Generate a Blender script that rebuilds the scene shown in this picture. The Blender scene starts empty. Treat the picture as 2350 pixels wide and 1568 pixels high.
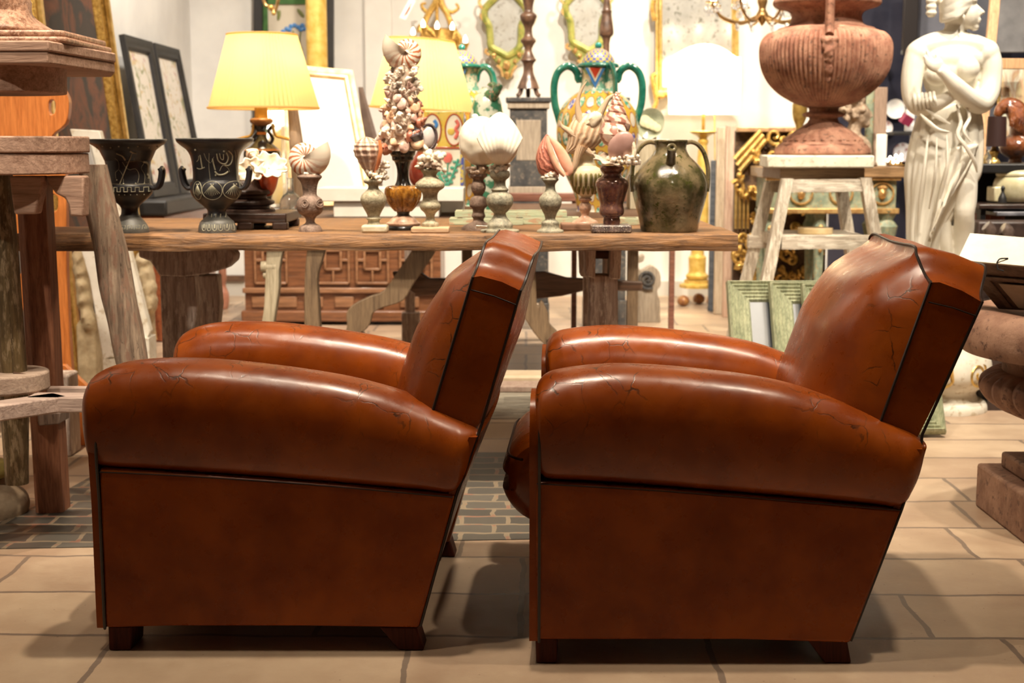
import bpy, math, random
from mathutils import Vector, Matrix, Euler
from mathutils.noise import noise as PN
random.seed(7)
PI = math.pi
SC = bpy.context.scene
COL = SC.collection
# ------------------------------------------------------------ camera
F = 3264.0; TH = math.atan(454/3264); CZ = 1.03
cT, sT = math.cos(TH), math.sin(TH)
cam = bpy.data.cameras.new('camera'); camo = bpy.data.objects.new('camera', cam); COL.objects.link(camo)
camo.location = (0, 0, CZ); camo.rotation_euler = (PI/2-TH, 0, 0)
cam.sensor_width = 36; cam.lens = F*36/2350
cam.dof.use_dof = True; cam.dof.focus_distance = 2.95; cam.dof.aperture_fstop = 6.3
SC.camera = camo
SC.view_settings.view_transform = 'Standard'; SC.view_settings.look = 'None'
SC.view_settings.exposure = 0.0; SC.view_settings.gamma = 1.0
# ------------------------------------------------------------ world and lamps
wd = bpy.data.worlds.new('world'); SC.world = wd; wd.use_nodes = True
wd.node_tree.nodes['Background'].inputs[0].default_value = (1.0, .86, .70, 1)
wd.node_tree.nodes['Background'].inputs[1].default_value = .35
WARM = (1.0, .84, .64)
def spot(loc, aim, energy, size=70, blend=.5, rad=.06, col=WARM):
    l = bpy.data.lights.new('ceiling_or_fill_spot', 'SPOT'); l.energy = energy; l.spot_size = math.radians(size)
    l.spot_blend = blend; l.shadow_soft_size = rad; l.color = col
    o = bpy.data.objects.new('ceiling_or_fill_spot_light', l); COL.objects.link(o); o.location = loc
    o.rotation_euler = (Vector(aim)-Vector(loc)).to_track_quat('-Z', 'Y').to_euler()
    return o
def pointl(loc, energy, rad=.05, col=WARM):
    l = bpy.data.lights.new('bulb', 'POINT'); l.energy = energy; l.shadow_soft_size = rad; l.color = col
    o = bpy.data.objects.new('bulb_light', l); COL.objects.link(o); o.location = loc
    return o
spot((.02, 2.95, 3.9), (.02, 3.0, 0), 330, 75, .6, .07)
spot((-.9, 2.2, 3.9), (-.5, 3.3, 0), 120, 75, .7, .05)
spot((1.5, 2.6, 3.9), (1.5, 3.6, 0), 210, 75, .7, .05)
spot((-.5, 2.9, 3.9), (-.3, 4.3, .8), 380, 60, .8, .06, (1, .86, .68))
spot((.9, 2.9, 3.9), (.6, 4.4, .8), 420, 60, .8, .06, (1, .86, .68))
spot((-1.5, 3.3, 3.9), (-1.7, 5.4, .5), 640, 75, .8, .06, (1, .86, .68))
spot((-.4, 5.4, 3.9), (-.8, 8.2, .8), 520, 85, .8, .08, (1, .88, .72))
spot((.9, 5.6, 3.9), (1.0, 8.8, .5), 900, 85, .8, .08, (1, .88, .72))
spot((2.0, 4.4, 3.9), (1.9, 6.6, .8), 520, 70, .8, .06, (1, .88, .72))
spot((1.9, 3.6, 3.9), (1.85, 5.3, .7), 420, 60, .8, .06, (1, .9, .76))
spot((1.45, 8.0, 3.9), (1.7, 9.7, 1.7), 420, 100, .9, .1, (1, .88, .70))  # extra wall washer, added to blow out the back wall
spot((-1.0, 7.4, 3.9), (-2.15, 7.9, 1.9), 430, 90, .9, .1, (1, .93, .84))  # extra spot, added to brighten the left wall
spot((-1.9, .4, 3.6), (-1.42, 4.2, .7), 300, 30, .8, .06, (1, .88, .72))  # added front-left fill that lightens the stand and log
spot((.3, -1.6, 3.4), (.1, 4.5, .85), 110, 21, .7, .1, (1, .88, .70))  # added fill from behind the camera, not a ceiling lamp
spot((3.2, 5.0, 3.9), (2.7, 7.6, .8), 380, 75, .8, .06, (1, .88, .72))
# ------------------------------------------------------------ projection helpers (photo pixel + distance -> place)
def ray(px, py):
    u = (px-1175)/F; v = (784-py)/F
    return Vector((u, cT+v*sT, -sT+v*cT))
def W(px, py, Y):
    d = ray(px, py); t = Y/d.y
    return Vector((d.x*t, Y, CZ+d.z*t))
def YP(px, py, z=0.0):
    d = ray(px, py); return (z-CZ)/d.z*d.y
def PX(px, Y, py=500): return W(px, py, Y).x
def SZ(n, Y, py=500): return n*(Y/ray(1175, py).y)/F
# ------------------------------------------------------------ materials
def _mx(nt, fac, a, b, blend='MIX'):
    m = nt.nodes.new('ShaderNodeMix'); m.data_type = 'RGBA'; m.blend_type = blend
    for s, x in ((0, fac), (6, a), (7, b)):
        if hasattr(x, 'is_linked') or hasattr(x, 'links'): nt.links.new(x, m.inputs[s])
        elif s == 0: m.inputs[0].default_value = x
        else: m.inputs[s].default_value = (*x, 1)
    return m.outputs[2]
def _ma(nt, op, a, b=None, c=None):
    m = nt.nodes.new('ShaderNodeMath'); m.operation = op
    for i, x in enumerate((a, b, c)):
        if x is None: continue
        if hasattr(x, 'links'): nt.links.new(x, m.inputs[i])
        else: m.inputs[i].default_value = x
    return m.outputs[0]
def _ramp(nt, fac, stops, interp='LINEAR'):
    r = nt.nodes.new('ShaderNodeValToRGB'); nt.links.new(fac, r.inputs[0]); r.color_ramp.interpolation = interp
    el = r.color_ramp.elements
    while len(el) < len(stops): el.new(.5)
    for e, (p, c) in zip(el, stops):
        e.position = p; e.color = (*c, 1) if not isinstance(c, (int, float)) else (c, c, c, 1)
    return r.outputs[0]
def _co(nt, kind='Object', sc=(1, 1, 1), rot=(0, 0, 0)):
    t = nt.nodes.new('ShaderNodeTexCoord'); m = nt.nodes.new('ShaderNodeMapping')
    nt.links.new(t.outputs[kind], m.inputs[0]); m.inputs[3].default_value = sc; m.inputs[2].default_value = rot
    return m.outputs[0]
def _noise(nt, co, scale, det=5, rough=.55, dist=0):
    n = nt.nodes.new('ShaderNodeTexNoise'); nt.links.new(co, n.inputs[0]); n.inputs['Scale'].default_value = scale
    n.inputs['Detail'].default_value = det; n.inputs['Roughness'].default_value = rough; n.inputs['Distortion'].default_value = dist
    return n.outputs[0]
def _vor(nt, co, scale, feat='F1', out=0, rnd=1):
    n = nt.nodes.new('ShaderNodeTexVoronoi'); n.feature = feat; nt.links.new(co, n.inputs[0]); n.inputs['Scale'].default_value = scale
    n.inputs['Randomness'].default_value = rnd
    return n.outputs[out]
def _bump(nt, b, h, s, d=.01, prev=None):
    m = nt.nodes.new('ShaderNodeBump'); nt.links.new(h, m.inputs['Height']); m.inputs['Strength'].default_value = s; m.inputs['Distance'].default_value = d
    if prev: nt.links.new(prev, m.inputs['Normal'])
    nt.links.new(m.outputs[0], b.inputs['Normal']); return m.outputs[0]
def new(name):
    m = bpy.data.materials.new(name); m.use_nodes = True
    return m, m.node_tree, m.node_tree.nodes['Principled BSDF']
def setc(nt, b, c, inp='Base Color'):
    if hasattr(c, 'links'): nt.links.new(c, b.inputs[inp])
    else: b.inputs[inp].default_value = (*c, 1)
MATS = {}
def M(name, c1, c2=None, scale=12, rough=.5, metal=0, bump=.15, bs=40, bd=.004, stretch=(1, 1, 1), coat=0, lo=.38, hi=.62, c3=None, trans=0, emit=0, sss=0):
    if name in MATS: return MATS[name]
    m, nt, b = new(name); b.inputs['Roughness'].default_value = rough; b.inputs['Metallic'].default_value = metal
    b.inputs['Coat Weight'].default_value = coat; b.inputs['Coat Roughness'].default_value = .12
    b.inputs['Transmission Weight'].default_value = trans
    co = _co(nt, sc=stretch)
    if c2:
        c = _ramp(nt, _noise(nt, co, scale), [(lo, c1), (hi, c2)])
        if c3: c = _mx(nt, _ramp(nt, _noise(nt, co, scale*3.3, 8, .7), [(.55, 0.), (.62, 1.)]), c, c3)
    else: c = c1
    setc(nt, b, c)
    if emit: setc(nt, b, c, 'Emission Color'); b.inputs['Emission Strength'].default_value = emit
    if bump: _bump(nt, b, _noise(nt, co, bs, 6, .6), bump, bd)
    MATS[name] = m; return m
def WOOD(name, c1, c2, axis='x', scale=1, rough=.6, crack=.5, c3=None, coat=0, bump=.5):
    if name in MATS: return MATS[name]
    m, nt, b = new(name); b.inputs['Roughness'].default_value = rough; b.inputs['Coat Weight'].default_value = coat
    st = {'x': (2.6, 34, 34), 'y': (34, 2.6, 34), 'z': (34, 34, 2.6)}[axis]
    co = _co(nt, sc=tuple(s*scale for s in st))
    n = _noise(nt, co, 1.6, 8, .65, .6)
    c = _ramp(nt, n, [(.36, c1), (.60, c2)])
    fine = _noise(nt, co, 6, 4, .6)
    c = _mx(nt, .35, c, _ramp(nt, fine, [(.35, tuple(x*.6 for x in c1)), (.6, c2)]))
    if crack:
        k = _ramp(nt, _noise(nt, co, 3.1, 3, .5, .8), [(.485, 0.), (.5, 1.), (.515, 0.)])
        msk = _ramp(nt, _noise(nt, _co(nt), 5, 2), [(.5, 0.), (.6, 1.)])
        k = _ma(nt, 'MULTIPLY', k, msk)
        c = _mx(nt, _ma(nt, 'MULTIPLY', k, crack), c, tuple(x*.22 for x in c1))
    if c3: c = _mx(nt, _ramp(nt, _noise(nt, _co(nt, sc=tuple(1+.12*(s-1) for s in st)), 14*scale, 8, .7), [(.5, 0.), (.58, 1.)]), c, c3)
    setc(nt, b, c)
    _bump(nt, b, n, bump, .006)
    MATS[name] = m; return m
def LEATHER(worn=True):
    m, nt, b = new('cognac_leather' if worn else 'plain_cognac_leather'); b.inputs['Roughness'].default_value = .34
    b.inputs['Coat Weight'].default_value = .12 if worn else 0; b.inputs['Coat Roughness'].default_value = .2
    b.inputs['Specular IOR Level'].default_value = .42 if worn else .24
    co = _co(nt)
    big = _noise(nt, co, 3.2, 4, .5)
    c = _ramp(nt, big, [(.3, (.125, .0205, .001)), (.5, (.215, .038, .002)), (.7, (.30, .064, .004))])
    c = _mx(nt, .3, c, _ramp(nt, _noise(nt, co, 11, 4), [(.35, (.105, .017, .001)), (.65, (.34, .082, .006))]))
    # age cracks gathered in patches on the upper parts
    wob = nt.nodes.new('ShaderNodeVectorMath'); wob.operation = 'ADD'
    nz = nt.nodes.new('ShaderNodeTexNoise'); nt.links.new(co, nz.inputs[0]); nz.inputs['Scale'].default_value = 9; nz.inputs['Detail'].default_value = 6
    sc = nt.nodes.new('ShaderNodeVectorMath'); sc.operation = 'SCALE'; nt.links.new(nz.outputs[1], sc.inputs[0]); sc.inputs['Scale'].default_value = .09
    nt.links.new(co, wob.inputs[0]); nt.links.new(sc.outputs[0], wob.inputs[1])
    v = _vor(nt, wob.outputs[0], 15, 'DISTANCE_TO_EDGE')
    ck = _ramp(nt, v, [(0, 1.), (.012, .9), (.024, 0.)])
    msk = _ma(nt, 'MULTIPLY', _ramp(nt, _noise(nt, co, 4.0, 3, .6), [(.46, 0.), (.56, 1.)]), _ramp(nt, _noise(nt, co, 26, 2, .5), [(.41, 0.), (.50, 1.)]))
    sepz = nt.nodes.new('ShaderNodeSeparateXYZ'); nt.links.new(co, sepz.inputs[0])
    msk = _ma(nt, 'MULTIPLY', msk, _ramp(nt, sepz.outputs[2], [(.11, 0.), (.17, 1.)])) if worn else 0.0
    ck = _ma(nt, 'MULTIPLY', ck, msk)
    c = _mx(nt, _ma(nt, 'MULTIPLY', ck, .85), c, (.03, .012, .004))
    setc(nt, b, c)
    r = _ramp(nt, _noise(nt, co, 30, 5), [(.3, .24), (.7, .37)]); nt.links.new(r, b.inputs['Roughness'])
    p = _bump(nt, b, _noise(nt, co, 5, 3), .25, .02)
    p = _bump(nt, b, _noise(nt, co, 240, 4, .7), .10, .001, p)
    _bump(nt, b, _ma(nt, 'SUBTRACT', 1., ck), .18, .0012, p)
    return m
def FLOORM():
    m, nt, b = new('stone_floor'); b.inputs['Roughness'].default_value = .42
    co = _co(nt, rot=(0, 0, .012))
    wob = nt.nodes.new('ShaderNodeVectorMath'); wob.operation = 'ADD'
    nz = nt.nodes.new('ShaderNodeTexNoise'); nt.links.new(co, nz.inputs[0]); nz.inputs['Scale'].default_value = 7; nz.inputs['Detail'].default_value = 5
    sc = nt.nodes.new('ShaderNodeVectorMath'); sc.operation = 'SCALE'; nt.links.new(nz.outputs[1], sc.inputs[0]); sc.inputs['Scale'].default_value = .03
    nt.links.new(co, wob.inputs[0]); nt.links.new(sc.outputs[0], wob.inputs[1])
    br = nt.nodes.new('ShaderNodeTexBrick'); nt.links.new(wob.outputs[0], br.inputs[0])
    br.inputs['Scale'].default_value = 1; br.inputs['Brick Width'].default_value = .62; br.inputs['Row Height'].default_value = .29
    br.inputs['Mortar Size'].default_value = .0075; br.inputs['Mortar Smooth'].default_value = .3; br.offset = .37; br.offset_frequency = 3
    br.squash = .7; br.squash_frequency = 2
    br.inputs['Color1'].default_value = (.30, .20, .13, 1); br.inputs['Color2'].default_value = (.54, .41, .275, 1); br.inputs['Mortar'].default_value = (.20, .15, .115, 1)
    n = _noise(nt, co, 4.5, 9, .7)
    c = _mx(nt, .5, br.outputs[0], _ramp(nt, n, [(.3, (.32, .21, .14)), (.7, (.58, .45, .32))]))
    sp = _ramp(nt, _noise(nt, co, 22, 8, .75), [(.60, 0.), (.68, 1.)])
    c = _mx(nt, _ma(nt, 'MULTIPLY', sp, .35), c, (.55, .46, .35))
    stn = _ramp(nt, _noise(nt, co, 1.7, 6, .65), [(.42, 0.), (.62, 1.)])
    c = _mx(nt, _ma(nt, 'MULTIPLY', stn, .45), c, (.27, .165, .11))
    c = _mx(nt, _ma(nt, 'MULTIPLY', br.outputs['Fac'], .85), c, (.17, .125, .095))
    pit = _ramp(nt, _vor(nt, co, 26), [(.03, 1.), (.07, 0.)])
    c = _mx(nt, _ma(nt, 'MULTIPLY', pit, .6), c, (.14, .08, .05))
    setc(nt, b, c)
    nt.links.new(_ramp(nt, n, [(.3, .34), (.7, .55)]), b.inputs['Roughness'])
    p = _bump(nt, b, br.outputs['Fac'], -.35, .004)
    _bump(nt, b, _noise(nt, co, 18, 8, .7), .3, .004, p)
    return m
def COBBLE():
    m, nt, b = new('grey_cobbles'); co = _co(nt, rot=(0, 0, .0))
    br = nt.nodes.new('ShaderNodeTexBrick')
    wob = nt.nodes.new('ShaderNodeVectorMath'); wob.operation = 'ADD'
    nz = nt.nodes.new('ShaderNodeTexNoise'); nt.links.new(co, nz.inputs[0]); nz.inputs['Scale'].default_value = 12; nz.inputs['Detail'].default_value = 2
    sc = nt.nodes.new('ShaderNodeVectorMath'); sc.operation = 'SCALE'; nt.links.new(nz.outputs[1], sc.inputs[0]); sc.inputs['Scale'].default_value = .025
    nt.links.new(co, wob.inputs[0]); nt.links.new(sc.outputs[0], wob.inputs[1]); nt.links.new(wob.outputs[0], br.inputs[0])
    br.inputs['Scale'].default_value = 1; br.inputs['Brick Width'].default_value = .125; br.inputs['Row Height'].default_value = .084
    br.inputs['Mortar Size'].default_value = .007; br.inputs['Mortar Smooth'].default_value = .4; br.offset = .3; br.offset_frequency = 2
    br.inputs['Color1'].default_value = (.095, .085, .07, 1); br.inputs['Color2'].default_value = (.05, .046, .04, 1); br.inputs['Mortar'].default_value = (.42, .33, .22, 1)
    red = _ramp(nt, _noise(nt, co, 16, 2), [(.55, 0.), (.6, 1.)])
    mo = _mx(nt, red, (.20, .155, .105), (.22, .105, .07))
    c = _mx(nt, br.outputs['Fac'], br.outputs[0], mo)
    setc(nt, b, c); b.inputs['Roughness'].default_value = .45
    _bump(nt, b, br.outputs['Fac'], -.6, .006); return m
def PAT(name, base, line, fu, fv, dist=.3, ds=6, lo=.6, hi=.75, umask=None, rough=.35, coat=.2, bump=.0, c2=None, metal=0):
    """lines that follow the surface's own u/v (shell ridges, growth stripes, flutes)"""
    if name in MATS: return MATS[name]
    m, nt, b = new(name); co = _co(nt, 'UV'); sp = nt.nodes.new('ShaderNodeSeparateXYZ'); nt.links.new(co, sp.inputs[0])
    x = _ma(nt, 'MULTIPLY', sp.outputs[0], fu); y = _ma(nt, 'MULTIPLY', sp.outputs[1], fv)
    s = _ma(nt, 'ADD', x, y)
    s = _ma(nt, 'ADD', s, _ma(nt, 'MULTIPLY', _noise(nt, co, ds, 3), dist))
    w = _ma(nt, 'ADD', _ma(nt, 'MULTIPLY', _ma(nt, 'SINE', _ma(nt, 'MULTIPLY', s, 2*PI)), .5), .5)
    k = _ramp(nt, w, [(lo, 0.), (hi, 1.)])
    if umask: k = _ma(nt, 'MULTIPLY', k, _ramp(nt, sp.outputs[0], [(umask[0], 1.), (umask[1], 0.)]))
    if c2: base = _ramp(nt, _noise(nt, _co(nt), 20, 4), [(.4, base), (.6, c2)])
    setc(nt, b, _mx(nt, k, base, line)); b.inputs['Roughness'].default_value = rough; b.inputs['Coat Weight'].default_value = coat; b.inputs['Metallic'].default_value = metal
    if bump: _bump(nt, b, w, bump, .004)
    MATS[name] = m; return m
# ------------------------------------------------------------ mesh helpers
class MB:
    def __init__(s): s.v = []; s.f = []; s.uv = []
    def add(s, v, f, uv=None):
        o = len(s.v); s.v += [Vector(p) for p in v]; s.f += [tuple(i+o for i in q) for q in f]
        s.uv += uv if uv else [(p[0], p[2]) for p in v]; return s
    def box(s, c, d, rot=None):
        v = [Vector((x*d[0]/2, y*d[1]/2, z*d[2]/2)) for x in (-1, 1) for y in (-1, 1) for z in (-1, 1)]
        if rot: R = Euler(rot).to_matrix(); v = [R@p for p in v]
        return s.add([p+Vector(c) for p in v], [(0, 1, 3, 2), (4, 6, 7, 5), (0, 4, 5, 1), (2, 3, 7, 6), (0, 2, 6, 4), (1, 5, 7, 3)])
    def box2(s, a, b):
        a = Vector(a); b = Vector(b); return s.box((a+b)/2, [abs(x) for x in b-a])
    def grid(s, P, nu, nv, cu=False, cv=False, capu=False):
        """P[i][j], i along u, j round v"""
        v = [p for r in P for p in r]; f = []; uv = []
        for i in range(nu):
            for j in range(nv): uv.append((i/max(1, nu-1), j/max(1, nv-1)))
        for i in range(nu if cu else nu-1):
            for j in range(nv if cv else nv-1):
                f.append((i*nv+j, i*nv+(j+1) % nv, ((i+1) % nu)*nv+(j+1) % nv, ((i+1) % nu)*nv+j))
        if capu: f += [tuple(range(nv-1, -1, -1)), tuple((nu-1)*nv+j for j in range(nv))]
        return s.add(v, f, uv)
    def lathe(s, c, prof, n=40, sq=None, fl=None, M4=None):
        """prof [(r,z)] z absolute unless M4; sq=(a,b) squash; fl=(count,depth,z0,z1) flutes"""
        P = []; c = Vector(c)
        for r, z in prof:
            row = []
            for j in range(n+1):
                a = 2*PI*j/n+PI/2; q = r
                if fl and fl[2] <= z <= fl[3]: q = r*(1+fl[1]*abs(math.cos(a*fl[0]/2)))
                p = Vector((q*math.cos(a)*(sq[0] if sq else 1), q*math.sin(a)*(sq[1] if sq else 1), z))
                row.append(M4@p if M4 else p+Vector((c.x, c.y, 0)))
            P.append(row)
        v = [p for r in P for p in r]; nu = len(P); nv = n+1
        L = [0]
        for i in range(1, nu): L.append(L[-1]+math.hypot(prof[i][0]-prof[i-1][0], prof[i][1]-prof[i-1][1]))
        uv = [(j/n, L[i]/max(L[-1], 1e-6)) for i in range(nu) for j in range(nv)]
        f = [(i*nv+j, i*nv+j+1, (i+1)*nv+j+1, (i+1)*nv+j) for i in range(nu-1) for j in range(n)]
        for i, fl2 in ((0, True), (nu-1, False)):
            if prof[i][0] > 1e-5:
                q = [i*nv+j for j in range(n)]; f.append(tuple(reversed(q)) if fl2 else tuple(q))
        return s.add(v, f, uv)
    def tube(s, pts, r, n=8, cl=False, flat=None):
        pts = [Vector(p) for p in pts]; m = len(pts); rr = r if isinstance(r, (list, tuple)) else [r]*m
        P = []; up = None
        for i, p in enumerate(pts):
            a = pts[(i-1) % m] if (cl or i) else p; b = pts[(i+1) % m] if (cl or i < m-1) else p
            t = (b-a).normalized() if (b-a).length > 1e-9 else Vector((0, 0, 1))
            if up is None: up = Vector((0, 0, 1)) if abs(t.z) < .9 else Vector((1, 0, 0))
            x = up-t*up.dot(t); x = x.normalized() if x.length > 1e-6 else t.orthogonal().normalized()
            up = x; y = t.cross(x)
            fx, fy = flat if flat else (1, 1)
            P.append([p+(x*math.cos(2*PI*j/n)*fx+y*math.sin(2*PI*j/n)*fy)*rr[i] for j in range(n)])
        return s.grid(P, m, n, cu=cl, cv=True, capu=not cl)
    def prism(s, poly, off):
        """poly: list of 3d points, extruded by off"""
        n = len(poly); off = Vector(off); a = [Vector(p) for p in poly]
        v = a+[p+off for p in a]
        return s.add(v, [tuple(range(n-1, -1, -1)), tuple(range(n, 2*n))]+[(i, (i+1) % n, n+(i+1) % n, n+i) for i in range(n)])
    def ell(s, c, r, n=16, m=10, rot=None, nz=0):
        P = []; R = Euler(rot).to_matrix() if rot else Matrix.Identity(3)
        r = (r, r, r) if isinstance(r, (int, float)) else r
        for i in range(m+1):
            a = -PI/2+PI*i/m
            row = []
            for j in range(n):
                d = Vector((math.cos(a)*math.cos(2*PI*j/n), math.cos(a)*math.sin(2*PI*j/n), math.sin(a)))
                k = 1+nz*PN(d*3+Vector(c)*7) if nz else 1
                row.append(Vector(c)+R@Vector((d.x*r[0], d.y*r[1], d.z*r[2]))*k)
            P.append(row)
        return s.grid(P, m+1, n, cv=True)
    def shell(s, Mt, turns=3, g=2., R=.5, a=.5, b=.5, H=2., nod=0, nn=8, nu=None, nv=18, rib=0, nribs=8, phi0=0, flare=0):
        nu = nu or int(turns*22); P = []
        for i in range(nu+1):
            th = 2*PI*turns*i/nu; q = g**(th/(2*PI)-turns); row = []
            fl = 1+flare*max(0, (i/nu-.85)/.15)**2
            for j in range(nv+1):
                ph = 2*PI*j/nv
                k = 1.0
                if nod: k += nod*max(0, math.cos(nn*th))**2*max(0, math.cos(ph-phi0))**3
                if rib: k += rib*math.cos(nribs*ph)
                rad = R*q+a*q*math.cos(ph)*k*fl; z = H*(1-q)+b*q*math.sin(ph)*k*fl
                row.append(Mt@Vector((rad*math.cos(th), rad*math.sin(th), z)))
            P.append(row)
        return s.grid(P, nu+1, nv+1)
ORG = {}
def _org(mb):
    xs = [p.x for p in mb.v]; ys = [p.y for p in mb.v]; zs = [p.z for p in mb.v]
    return Vector(((min(xs)+max(xs))/2, (min(ys)+max(ys))/2, min(zs)))
def tag(o, label=None, cat=None, group=None, kind=None):
    if label: o['label'] = label
    if cat: o['category'] = cat
    if group: o['group'] = group
    if kind: o['kind'] = kind
    return o
def O(name, mb, mat, parent=None, label=None, cat=None, group=None, kind=None, bev=0, ang=40, sub=0, org=None, flat=False, rem=0, sol=0):
    me = bpy.data.meshes.new(name); og = Vector(org) if org is not None else _org(mb)
    me.from_pydata([p-og for p in mb.v], [], mb.f)
    uvl = me.uv_layers.new(name='UVMap')
    idx = [0]*len(me.loops); me.loops.foreach_get('vertex_index', idx)
    flatuv = []
    for i in idx: flatuv += mb.uv[i]
    uvl.data.foreach_set('uv', flatuv)
    mats = mat if isinstance(mat, list) else [mat]
    for q in mats: me.materials.append(q)
    if not flat: me.shade_smooth(); me.set_sharp_from_angle(angle=math.radians(ang))
    o = bpy.data.objects.new(name, me); COL.objects.link(o)
    if parent: o.parent = parent; o.location = og-ORG[parent.name]
    else: o.location = og
    ORG[o.name] = og
    if rem:
        r = o.modifiers.new('merge', 'REMESH'); r.mode = 'VOXEL'; r.voxel_size = rem; r.use_smooth_shade = True
        k = o.modifiers.new('soften', 'SMOOTH'); k.factor = .5; k.iterations = 4
    if sol: k = o.modifiers.new('thickness', 'SOLIDIFY'); k.thickness = sol; k.offset = 0
    if bev:
        k = o.modifiers.new('bevel', 'BEVEL'); k.width = bev; k.segments = 2; k.limit_method = 'ANGLE'; k.angle_limit = math.radians(35)
    if sub: k = o.modifiers.new('subdivision', 'SUBSURF'); k.levels = sub; k.render_levels = sub
    return tag(o, label, cat, group, kind)
def T(name, label, cat, loc, group=None):
    o = bpy.data.objects.new(name, None); COL.objects.link(o); o.location = loc; o.empty_display_size = .05; ORG[o.name] = Vector(loc)
    return tag(o, label, cat, group)
def copy_tree(o, parent=None):
    c = o.copy(); COL.objects.link(c); c.parent = parent
    for ch in o.children: copy_tree(ch, c)
    return c
def sm(pts, k=6, cl=False):
    """Catmull-Rom through points"""
    pts = [Vector(p) if len(p) == 3 else Vector((p[0], p[1], 0)) for p in pts]; n = len(pts); out = []
    for i in range(n if cl else n-1):
        p0, p1, p2, p3 = (pts[(i+d) % n] if cl else pts[min(max(i+d, 0), n-1)] for d in (-1, 0, 1, 2))
        for j in range(k):
            t = j/k; out.append(.5*((2*p1)+(p2-p0)*t+(2*p0-5*p1+4*p2-p3)*t*t+(3*p1-p0-3*p2+p3)*t**3))
    if not cl: out.append(pts[-1])
    return out
def sm2(pts, k=5): return [(p.x, p.y) for p in sm([(a, b, 0) for a, b in pts], k)]
def prof(cx, Y, pts, z0=None, k=4):
    """silhouette [(py, halfwidth px)] bottom to top at distance Y -> [(r,z)], first point set on height z0"""
    q = [(SZ(r, Y, py), W(cx, py, Y).z) for py, r in pts]
    if z0 is not None:
        a, b = q[0][1], q[-1][1]; q = [(r, z0+(z-a)*(b-z0)/(b-a)) for r, z in q]
    return sm2(q, k) if k > 1 else q
# ------------------------------------------------------------ room
XL = -2.15; YB = 9.7; XR = 4.6
wallm = M('plaster', (.62, .60, .57), (.70, .68, .64), 3, .8, bump=.1, bs=20)
navym = M('navy_paint', (.018, .019, .032), (.03, .03, .045), 5, .22, bump=.05, bs=8)
fm = FLOORM()
mb = MB(); mb.box2((-7, -3, -.1), (8, 12, 0)); O('floor', mb, fm, kind='structure', flat=True, org=(0, 0, 0))
cob = [(-60, 1262), (-60, 1228), (110, 1150), (215, 1092), (330, 1040), (1330, 1040), (1330, 1237)]
P = [Vector((W(px, py, YP(px, py)).x, YP(px, py), 0)) for px, py in cob]
mb = MB(); mb.prism([p+Vector((0, 0, .0005)) for p in P], (0, 0, .002)); O('floor', mb, COBBLE(), kind='structure', flat=True, org=(0, 0, 0))
mb = MB(); mb.box2((XL, YB, 0), (2.15, YB+.1, 4.1)); O('wall_back', mb, wallm, kind='structure', flat=True)
mb = MB(); mb.box2((2.15, YB-.02, 0), (XR, YB+.1, 4.1)); O('wall_dark_back', mb, navym, kind='structure', flat=True)
mb = MB(); mb.box2((XL-.1, -3, 0), (XL, YB+.1, 4.1)); O('wall_left', mb, wallm, kind='structure', flat=True)
mb = MB(); mb.box2((XR, -3, 0), (XR+.1, YB+.1, 4.1)); O('wall_right', mb, navym, kind='structure', flat=True)
mb = MB(); mb.box2((XL-.1, -3.1, 0), (XR+.1, -3, 4.1)); O('wall_front', mb, M('brown_plaster', (.10, .07, .05), (.14, .1, .07), 3, .8), kind='structure', flat=True)
mb = MB(); mb.box2((XL-.1, -3.1, 4.1), (XR+.1, YB+.1, 4.2)); O('ceiling', mb, wallm, kind='structure', flat=True)
mb = MB(); mb.box2((XL, YB-.03, 0), (2.15, YB, .1)); O('baseboard_back', mb, M('skirting', (.5, .47, .42)), kind='structure', flat=True)
# shallow pilaster on the back wall
mb = MB(); mb.box2((PX(845, YB), YB-.05, 0), (PX(905, YB), YB, 4.1)); O('trim_1', mb, wallm, kind='structure', flat=True)
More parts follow.
